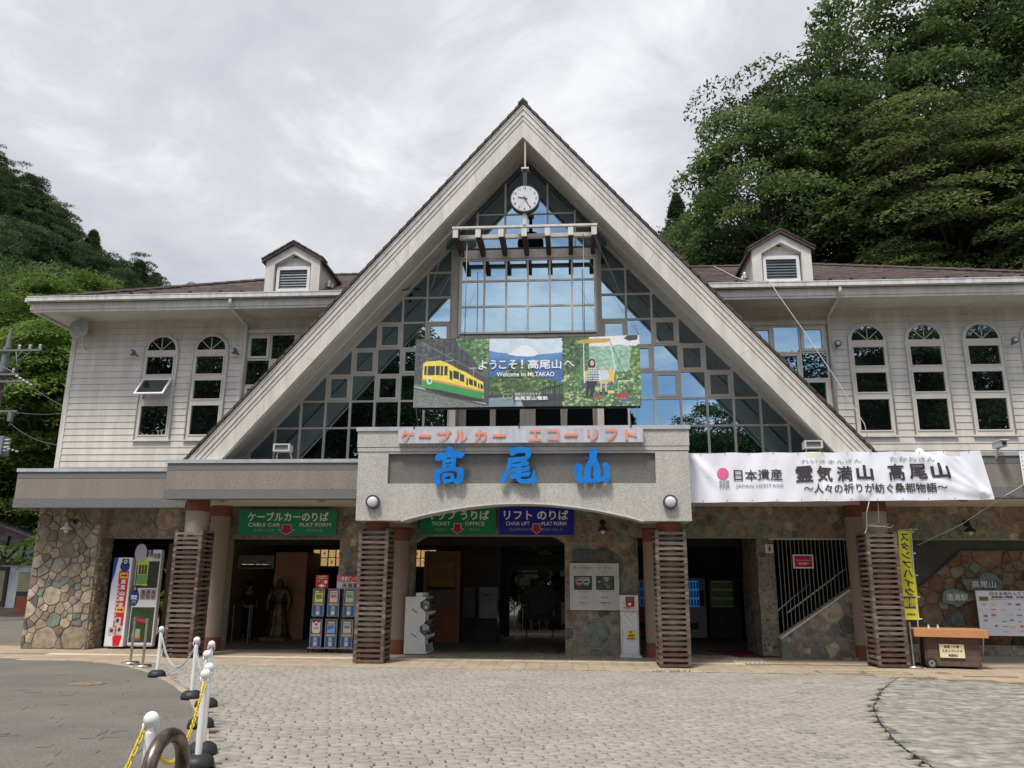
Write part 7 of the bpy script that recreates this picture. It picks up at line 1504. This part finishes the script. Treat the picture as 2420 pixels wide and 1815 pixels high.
# ------------------------------------------------------------------ shed and pole on the left
sh_ = thing('timber_shed', 'small white timber framed shed with roller shutters at the left picture edge', 'shed', (-26, 36, 0)); shw = mat('shed_white', (.34, .36, .40), .8, .08, 3); shb = mat('shed_beam', (.03, .014, .014), .7, .2, 5); shr = mat('shutter', (.24, .22, .14), .5, .06, 4)
SY = 35.0
MB().prism([(-31, .35), (-23.0, .35), (-23.0, 2.9), (-25.75, 3.75), (-31, 2.4)], SY, 'y', 41).build('shed_wall', shw, sh_)
box('base_wall', -31, -23.02, SY-.03, SY+.1, 0, .34, mat('shed_base', (.12, .10, .085), .9, .1, 5), sh_)
box('sill_beam', -31, -23.0, SY-.06, SY, 2.18, 2.46, shb, sh_)
for a, b_ in (((-26.35, 2.46), (-26.3, 3.3)), ((-26.0, 3.45), (-25.35, 2.46)), ((-25.3, 2.46), (-25.2, 3.5)), ((-24.55, 3.2), (-25.15, 2.46)), ((-24.45, 2.46), (-24.4, 3.1)), ((-23.5, 2.46), (-23.5, 2.9)), ((-27.4, 3.1), (-26.5, 2.46))):
    MB().tube([(a[0], SY-.03, a[1]), (b_[0], SY-.03, b_[1])], .06, 4, False).build('brace', shb, sh_)
for sgn, x1, z1 in ((1, -22.7, 2.72), (-1, -31, 2.3)):
    b = MB(); b.prism([(-25.75, 3.72), (x1, z1), (x1, z1+.28), (-25.75, 4.0)], SY-.5, 'y', SY-.38); b.build('bargeboard', mat('shed_barge', (.075, .028, .026), .6), sh_)
    b = MB(); b.prism([(-25.75, 3.98), (x1, z1+.26), (x1, z1+.34), (-25.75, 4.07)], SY-.55, 'y', 42); b.build('shed_roof', mat('shed_roof', (.12, .11, .11), .8, .25, 3, stretch=(1, 6, 6)), sh_)
MB().holed(rect(-27.4, -24.98, .40, 2.10), [rect(-27.3, -25.12, .62, 1.95)], SY-.07, SY).build('window_frame', shb, sh_)
for k in range(14): box('shutter_slat', -27.3, -25.12, SY-.035, SY-.005, .63+k*.094, .63+k*.094+.084, shr, sh_)
box('door_opening', -24.52, -23.3, SY-.02, SY-.005, .02, 1.86, black, sh_)
for k in range(9): box('shutter_slat', -24.5, -23.32, SY-.05, SY-.022, 1.05+k*.088, 1.05+k*.088+.078, shr, sh_)
box('orange_box', -24.45, -23.7, SY-.04, SY-.022, .12, .85, mat('box_orange', (.20, .05, .02), .7), sh_)
up = thing('utility_pole', 'concrete utility pole with crossarms, insulators and grey transformer at the left edge', 'utility pole', (-22.9, 30, 0)); cm_ = mat('pole_brown', (.11, .085, .07), .85, .2, 4); gz = mat('galvanised', (.15, .155, .16), .5, .1, 6, metal=.2); ins = mat('insulator', (.42, .41, .38), .3)
MB().cyl(-23.0, 30, 0, 9.75, .19, .135, 18).build('pole', cm_, up); MB().cyl(-22.98, 30, 9.7, 10.75, .15, .13, 14).build('pole_sleeve', gz, up); MB().cyl(-22.93, 30, 10.7, 11.5, .12, .05, 12).build('pole_tip', gz, up)
for x0, x1, z in ((-23.1, -21.35, 10.57), (-24.5, -22.15, 9.57), (-24.5, -21.65, 9.27), (-24.2, -22.0, 8.05)): box('crossarm', x0, x1, 29.78, 29.86, z-.04, z+.04, gz, up)
for x, z in ((-22.3, 10.61), (-21.85, 10.61), (-21.42, 10.61), (-23.9, 9.61), (-22.4, 9.61), (-24.0, 9.31), (-23.6, 9.31)): MB().lathe(x, 29.82, [(.001, z), (.05, z), (.055, z+.05), (.03, z+.08), (.06, z+.11), (.06, z+.17), (.02, z+.2)], 10).build('insulator', ins, up)
for a, b_ in (((-22.7, 29.8, 9.9), (-22.1, 29.8, 10.55)), ((-22.9, 29.8, 9.9), (-22.2, 29.8, 9.55)), ((-22.4, 29.8, 10.5), (-22.2, 29.8, 9.6)), ((-23.1, 29.8, 8.5), (-22.3, 29.8, 9.25)), ((-22.2, 29.8, 10.1), (-21.8, 29.8, 10.5))): MB().tube([a, b_], .02, 5).build('stay', gz, up)
box('transformer', -23.6, -22.15, 29.5, 30.0, 6.25, 7.0, mat('transformer_grey', (.19, .21, .24), .5, .1, 4), up, .03)
for k in range(4): MB().tube([(-22.15, 29.6, 6.85-k*.14), (-21.9, 29.55, 6.85-k*.14)], .045, 7).build('bushing', ins, up)
for k in range(5): MB().tube([(-22.1+k*.16, 29.6, 9.45-k*.09), (-22.0+k*.16, 29.6, 9.40-k*.09)], .045, 7).build('insulator', ins, up)
for k in range(4): MB().tube([(-22.05+k*.17, 29.5, 6.55-k*.05), (-21.96+k*.17, 29.5, 6.52-k*.05)], .04, 7).build('insulator', ins, up)
MB().tube([(-22.15+.16*math.cos(a), 29.6, 7.6+.2*math.sin(a)) for a in [2*math.pi*k/16 for k in range(30)]], .014, 5).build('cable_coil', gz, up); box('junction_box', -22.15, -22.0, 29.55, 29.7, 7.6, 8.0, gz, up)
wr_ = thing('overhead_wires', 'dark overhead wires running from the pole to the station', 'wires', (-20, 28, 8))
for a, b_, s_ in (((-21.4, 29.6, 9.0), (-13.5, 26, 6.6), .5), ((-22.1, 29.6, 8.0), (-14.0, 24, 7.2), .3), ((-22.0, 29.6, 7.5), (-13.0, 21, 5.2), .35), ((-23, 29.8, 9.3), (-34, 31, 8.8), .3), ((-23, 29.8, 7.5), (-34, 30, 7.1), .3), ((-23, 29.8, 8.0), (-34, 30, 7.4), .3), ((-23, 29.8, 10.6), (-34, 34, 10.0), .3)):
    MB().tube([tuple(a[i]+(b_[i]-a[i])*k/12-(s_*4*(k/12)*(1-k/12) if i == 2 else 0) for i in range(3)) for k in range(13)], .016, 5).build('wire', mat('wire_grey', (.06, .06, .06), .6), wr_)

# ------------------------------------------------------------------ trees
def rdir(n, rng): v = rng.normal(size=(n, 3)); return v/np.linalg.norm(v, axis=1, keepdims=True)
def leaves(centers, axes, rad, thick, per, size, rng, up=.7, aspect=.5, droop=.0):
    n = len(centers)*per; ci = np.repeat(np.arange(len(centers)), per)
    rho = np.sqrt(rng.random(n))*rad[ci]; th = rng.random(n)*2*np.pi
    off = np.stack([rho*np.cos(th), rho*np.sin(th), rng.normal(size=n)*thick[ci]-droop*rho**2/np.maximum(rad[ci], .1)], 1)
    nrm = axes[ci]; t1 = np.cross(nrm, [0, 0, 1.0001]); t1 /= np.linalg.norm(t1, axis=1, keepdims=True)+1e-9; t2 = np.cross(nrm, t1)
    P = centers[ci]+t1*off[:, :1]+t2*off[:, 1:2]+nrm*off[:, 2:3]
    ln = rdir(n, rng)+nrm*up*1.4; ln /= np.linalg.norm(ln, axis=1, keepdims=True); a = np.cross(ln, rdir(n, rng)); a /= np.linalg.norm(a, axis=1, keepdims=True)+1e-9; b = np.cross(ln, a)
    s = size*rng.uniform(.6, 1.35, n)[:, None]; V = np.stack([P-a*s*.5, P+b*s*aspect*.5, P+a*s*.5, P-b*s*aspect*.5], 1).reshape(-1, 3)
    return V, np.arange(n*4).reshape(-1, 4)
def limbs(H, tips, r0, rng, lean=0, wav=.3):
    b = MB(); tr = [Vector((lean*math.sin(k*.7)*.3, math.cos(k*.9)*.15*lean, H*k/8)) for k in range(9)]; tr[0].z = -1.5
    b.tube(tr, [r0*(1.15-.98*k/8) for k in range(9)], 9)
    for t in tips:
        k = min(7, max(2, int(8*(t[2]*.72)/H))); p = tr[k]; m = p.lerp(Vector(t), .5)+Vector((0, 0, .35))+Vector(rng.normal(size=3)*wav)
        q = p.lerp(Vector(t), .25)+Vector(rng.normal(size=3)*wav*.4)
        b.tube([p, q, m, Vector(t)], [r0*.34, r0*.24, r0*.15, r0*.05], 5)
    return b
def make_tree(kind, seed, H, Rr):
    rng = np.random.default_rng(seed)
    if kind == 'broad':
        N_ = 120; u = rdir(N_*2, rng); u = u[u[:, 2] > -.55][:N_]; f = rng.uniform(.45, 1.0, len(u))**.6
        lump = 1+.22*np.sin(u[:, 0]*5+seed)*np.cos(u[:, 1]*4+seed*2)+.12*np.sin(u[:, 2]*9+seed)
        C = np.stack([u[:, 0]*Rr*f*lump, u[:, 1]*Rr*f*lump, H*.60+u[:, 2]*H*.40*f*lump], 1)
        ax = u*np.array([.75, .75, .3])+np.array([0, 0, 1.0])+rng.normal(size=u.shape)*.18; ax /= np.linalg.norm(ax, axis=1, keepdims=True)
        V, F = leaves(C, ax, rng.uniform(.9, 1.7, len(C))*Rr/5.2, np.full(len(C), .14), 300, .215, rng, up=.8, droop=.22)
        tips = [tuple(C[i]) for i in rng.choice(len(C), 34, replace=False)]; tb = limbs(H*.85, tips, .26, rng, 1.0)
    elif kind == 'maple':            # spreading, layered fans
        N_ = 105; a = rng.random(N_)*2*np.pi; lay = rng.random(N_); rr_ = Rr*np.sqrt(rng.uniform(.15, 1, N_))*(1-.55*lay**2)*(1+.2*np.sin(a*3+seed))
        C = np.stack([rr_*np.cos(a), rr_*np.sin(a), H*(.36+.58*lay)-rr_*.16], 1)
        ax = np.stack([np.cos(a)*.38, np.sin(a)*.38, np.ones(N_)], 1)+rng.normal(size=(N_, 3))*.10; ax /= np.linalg.norm(ax, axis=1, keepdims=True)
        V, F = leaves(C, ax, rng.uniform(1.0, 1.9, N_)*Rr/5.2, np.full(N_, .07), 300, .185, rng, up=1.1, aspect=.6, droop=.20)
        tips = [tuple(C[i]) for i in rng.choice(N_, 40, replace=False)]; tb = limbs(H*.8, tips, .22, rng, 1.2)
    else:                            # conifer with drooping plumes
        N_ = 150; t = rng.random(N_)**.8; a = rng.random(N_)*2*np.pi; rr_ = Rr*(1-t)**.75*rng.uniform(.45, 1.05, N_)+.15
        C = np.stack([rr_*np.cos(a), rr_*np.sin(a), H*(.22+.77*t)], 1); ax = np.stack([np.cos(a)*.9, np.sin(a)*.9, np.full(N_, .8)], 1)+rng.normal(size=(N_, 3))*.15; ax /= np.linalg.norm(ax, axis=1, keepdims=True)
        V, F = leaves(C, ax, rng.uniform(.7, 1.15, N_)*(.5+.7*(1-t))*Rr/3, np.full(N_, .16), 150, .29, rng, up=.5, aspect=.4, droop=.35)
        tips = [tuple(C[i]*np.array([.8, .8, 1])) for i in rng.choice(N_, 30, replace=False)]; tb = limbs(H*.97, tips, .2, rng, .15, .1)
    return V, F, tb
LMAT = {'mid': leaf_mat('leaf_mid', (.038, .068, .023), (.142, .198, .072)), 'dark': leaf_mat('leaf_dark', (.028, .052, .024), (.092, .136, .060), .3),
        'maple': leaf_mat('leaf_maple', (.052, .074, .026), (.158, .192, .070)), 'light': leaf_mat('leaf_light', (.055, .102, .020), (.165, .245, .060), .4), 'conifer': leaf_mat('leaf_conifer', (.016, .034, .016), (.052, .086, .038), .25)}
protos = {}
def tree_things(key, kind, seed, H, Rr, leaf): protos[key] = (make_tree(kind, seed, H, Rr), leaf, H)
for key, kind, seed, H, Rr, leaf in (('A', 'broad', 3, 15, 5.2, 'mid'), ('B', 'broad', 8, 14, 5.6, 'mid'), ('M', 'maple', 5, 11, 5.6, 'maple'), ('N', 'maple', 15, 10, 5.2, 'maple'), ('D', 'broad', 21, 13, 5.0, 'dark'), ('L', 'maple', 31, 10, 5.0, 'light'), ('C', 'conifer', 41, 15, 3.2, 'conifer'), ('E', 'conifer', 47, 14, 3.6, 'conifer')): tree_things(key, kind, seed, H, Rr, leaf)
meshes_ = {}
def plant(key, x, y, label, group, scale=1.0, z=None, leaf=None, rot_=None, tall=1.0):
    (V, F, tb), lf, H = protos[key]; lf = leaf or lf
    if (key, lf) not in meshes_:
        me = fastmesh('crown', V, F, [LMAT[lf]]); tm = tb.mesh('trunk'); tm.materials.append(bark); tm.polygons.foreach_set('use_smooth', [True]*len(tm.polygons)); meshes_[(key, lf)] = (me, tm)
    me, tm = meshes_[(key, lf)]; zz_ = hill(x, y)-.2 if z is None else z
    t = bpy.data.objects.new('tree', None); COL.objects.link(t); t.location = (x, y, zz_); t.rotation_euler = (0, 0, R.uniform(0, 6.28) if rot_ is None else rot_); t.scale = (scale, scale, scale*tall); tag(t, label, 'tree', group)
    for n_, m_ in (('crown', me), ('trunk', tm)): o = bpy.data.objects.new(n_, m_); COL.objects.link(o); o.parent = t
    return t
# right: crowns given by where their middles hang; the trunk reaches down to the slope
GR = 'trees on the slope right of the station'
for key, x, y, zc, sc_, lab in (
    ('A', 9.6, 36, 18.5, .95, 'broadleaved tree at the left edge of the right slope'), ('B', 12.4, 38, 22.0, 1.0, 'broadleaved tree second from the left edge of the right slope'),
    ('A', 17.5, 39, 25.5, 1.25, 'tall broadleaved tree at the top of the right slope'), ('D', 8.8, 37, 14.5, .8, 'dark tree low at the left edge of the right slope'), ('B', 23.5, 39, 27.5, 1.25, 'tall broadleaved tree at the top right corner'),
    ('D', 14.0, 37, 16.0, 1.0, 'dark tree behind the maples on the right slope'), ('D', 19.5, 37, 18.0, 1.05, 'dark shaded tree in the middle of the right slope'), ('M', 15.8, 33.0, 18.8, 1.0, 'olive maple with layered sprays high on the right slope'),
    ('N', 21.0, 32.5, 19.5, 1.05, 'olive maple reaching the right picture edge'), ('M', 13.4, 31.5, 12.8, .62, 'small olive maple above the right dormer'), ('N', 19.3, 30.0, 14.0, .85, 'olive maple spray low at the right above the roof'),
    ('M', 20.8, 28.8, 11.3, .62, 'lowest olive maple just above the right roof'), ('D', 16.5, 34.5, 12.0, .95, 'dark tree just above the right wing roof'), ('D', 24.0, 35, 15.0, 1.1, 'dark tree at the right edge above the roof'), ('D', 11.0, 35.5, 11.0, .8, 'dark tree behind the right dormer'),
    ('B', 26.0, 37, 21.0, 1.0, 'broadleaved tree at the far right edge')):
    H = protos[key][2]*sc_; kz = .6 if protos[key][2] > 11 else .62; plant(key, x, y, lab, GR, sc_, z=zc-H*kz)
for key, x, y, zt, sc_, leaf, lab in (('L', 6.4, 52, 24.5, 1.2, 'mid', 'pale green maple far behind the gable, upper'), ('N', 8.6, 50, 21.0, 1.1, 'mid', 'green maple far behind the gable, lower'), ('C', 10.2, 72, 38.0, .62, None, 'small conifer standing above the far right treetops'), ('D', 10.5, 55, 28.0, 1.3, None, 'dark tree far behind the gable'), ('L', 14.5, 48, 15.2, 1.0, 'mid', 'green maple just above the ridge of the right roof')):
    H = protos[key][2]*sc_; plant(key, x, y, lab, GR, sc_, z=zt-H, leaf=leaf)
# left: the wooded mountain side
GL = 'trees on the mountain side left of the station'; rL = random.Random(17)
sil = [(-46, 63), (-41.2, 50.0), (-38.7, 47.6), (-35.4, 43.6), (-32.3, 40.8), (-29.0, 38.6), (-25.5, 37.6)]
def ztop(u, Y):                      # tree-top height along the skyline as seen in the photograph, u = x/Y
    T_ = [(-1.7, .78), (-1.1, .70), (-.823, .591), (-.773, .559), (-.707, .498), (-.645, .451), (-.579, .412), (-.51, .389), (-.42, .33), (-.3, .28)]
    for (a, za), (b_, zb) in zip(T_, T_[1:]):
        if a <= u <= b_: return 1.6+Y*(za+(zb-za)*(u-a)/(b_-a))
    return 1.6+Y*.3
n_t = 0
for ring, (Y, drop, sc_, step) in enumerate(((119, -1.0, 1.1, 3.6), (111, 1.0, 1.1, 4.2), (102, 2.5, 1.1, 4.2), (93, 4.5, 1.05, 4.4), (84, 6.0, 1.0, 4.4), (75, 8.0, 1.0, 4.4), (66, 10.0, .95, 4.4), (58, 11.0, .9, 4.2))):
    x = -1.3*Y
    while x < (-.38-.012*ring)*Y:
        u = x/Y; zt = ztop(u, Y)-drop*(1 if ring else 1)-rL.uniform(0, 2.0); key = rL.choice('EEDDC' if ring < 3 else 'EDDBE'); s_ = sc_*rL.uniform(.85, 1.15); H = protos[key][2]*s_
        plant(key, x+rL.uniform(-1, 1), Y+rL.uniform(-3, 3), 'dark tree on the left mountain side', GL, s_, z=zt-H, leaf='conifer' if key in 'CE' else 'dark'); x += step*rL.uniform(.8, 1.2); n_t += 1
for key, x, y, zt, sc_, leaf, lab in (('L', -31.5, 46, 21.0, 1.0, 'light', 'bright green maple beneath the dark mountain trees'), ('B', -36, 50, 22.5, 1.1, 'mid', 'green broadleaved tree at the left picture edge'), ('L', -25.0, 37, 14.8, 1.0, 'light', 'bright green maple behind the utility pole, upper'), ('L', -29.0, 39, 14.5, 1.05, 'light', 'bright green maple at the left edge behind the pole'),
    ('L', -23.5, 38, 11.0, .9, 'light', 'green maple between the pole and the station corner'), ('L', -27.0, 37, 8.8, .9, 'light', 'green maple above the shed'), ('D', -22.0, 41, 10.5, 1.0, None, 'dark tree behind the station corner'), ('D', -28, 43, 14.0, 1.1, None, 'dark tree behind the bright maples'), ('D', -33, 45, 16.5, 1.1, None, 'dark tree at the left edge behind the maples'),
    ('D', -24.5, 42, 7.5, .9, None, 'dark shrubby tree behind the shed'), ('D', -30, 42, 7.5, .9, None, 'dark shrubby tree left of the shed'), ('L', -26.5, 40, 5.8, .6, 'light', 'small green maple directly above the shed roof'), ('D', -20, 43, 7.5, .9, None, 'dark tree low behind the left pier'), ('L', -21.0, 33.5, 5.3, .45, 'light', 'small green bush beside the left pier')):
    H = protos[key][2]*sc_; plant(key, x, y, lab, 'trees behind the utility pole', sc_, z=zt-H, leaf=leaf)
# behind the camera: only seen mirrored in the station windows
GB = 'trees across the forecourt mirrored in the windows'
for key, x, y, zt, sc_ in (('D', 6, -20, 13.0, 1), ('A', 10.5, -21, 14.4, 1), ('C', 4.2, -24, 14.5, .95), ('B', 15.5, -20, 15.5, 1.05), ('D', 20, -17, 19.5, 1.2), ('A', 25, -18, 20.5, 1.3), ('M', 30, -16, 19.5, 1.3), ('B', -1.5, -26, 10.5, .8), ('A', -11.5, -19, 19.5, 1.2), ('D', -16, -18, 21.0, 1.3), ('B', -21, -17, 22.5, 1.35), ('A', -27, -16, 23.0, 1.35), ('D', -33, -14, 24, 1.4), ('D', -7.5, -24, 14.5, 1.0), ('D', 13, -24, 12, 1.1), ('D', 23, -24, 16, 1.2), ('D', -19, -25, 17, 1.3), ('D', -26, -24, 18, 1.3), ('D', 8, -26, 11, 1), ('D', 18, -24, 14, 1)):
    H = protos[key][2]*sc_; plant(key, x, y, 'leafy tree across the forecourt mirrored in the station windows', GB, sc_, z=zt-H)
# green seen through the rear exit
for key, x, y, zt, sc_, lab in (('L', -2.6, 31.5, 4.6, .42, 'green shrub seen through the rear exit'), ('M', .8, 33, 6.0, .5, 'maple behind the stone steps at the rear exit'), ('L', -13.2, 30.5, 3.6, .4, 'green shrub seen through the left doorway'), ('D', -1.6, 37, 9.0, .8, 'dark tree closing the view through the rear exit'), ('D', 1.6, 36, 8.5, .8, 'dark tree above the stone steps at the rear exit'), ('B', -4.4, 36, 8.0, .8, 'green tree left of the rear exit view'), ('D', -2.9, 33.0, 3.4, .36, 'low dark bush beside the rear railing'), ('D', -1.4, 33.6, 5.2, .5, 'dark bush behind the rock face at the rear exit'), ('D', .9, 34.5, 6.2, .5, 'dark bush at the top of the stone steps')):
    H = protos[key][2]*sc_; plant(key, x, y, lab, 'shrubs behind the station', sc_, z=zt-H)
ss = thing('stone_steps', 'rough dark stone steps climbing behind the rear exit', 'steps', (0, 30, 0)); rr = random.Random(3)
for k in range(11):
    for j in range(5): x = -.9+j*.42+rr.uniform(-.05, .05); box('step_stone', x, x+.40, 29.5+k*.3, 29.95+k*.3, -.05, .17*(k+1)+rr.uniform(-.02, .02), mat('step_stone', (.10, .09, .075), .9, .3, 6, rnd=.3), ss)
rk = MB(); rr = random.Random(14)
for k in range(60):
    x, z = rr.uniform(-1.9, -.9), rr.uniform(0, 2.4); r = rr.uniform(.10, .22); rk.k = 0; rk.lathe(x, 29.4+rr.uniform(-.1, .2), [(.01, z-r), (r, z-.1), (r*.9, z+.1), (.01, z+r*.8)], 6, False)
single('rock_wall', rk, mat('rock_brown', (.13, .10, .07), .9, .35, 5), 'brown rough rock face left of the stone steps', 'rock wall')
rf = thing('rear_railing', 'thin white railing outside the rear exit', 'railing', (-1.7, 28.2, 0))
for k in range(5): MB().tube([(-2.3+k*.28, 28.3, 0), (-2.3+k*.28, 28.3, .85)], .014, 6).build('baluster', white, rf)
box('rail', -2.35, -1.1, 28.28, 28.32, .83, .86, white, rf)
# grass tufts in the kerb joints
tf_ = MB(); rr = random.Random(5)
for k in range(90):
    x, y = rr.choice(((6.2, 15.55), (2.0, 16.14), (-14.2, 19.6), (1.7, 16.1)));  x += rr.uniform(-.25, .25); y += rr.uniform(-.03, .03); h = rr.uniform(.02, .05)
    tf_.add([(x-.006, y, 0), (x+.006, y, 0), (x+rr.uniform(-.02, .02), y+rr.uniform(-.02, .02), h)], [(0, 1, 2)])
o = tf_.build('weeds', mat('weed_green', (.08, .16, .03), .8)); tag(o, 'tiny green weeds growing in the paving joints', 'weeds', kind='stuff')
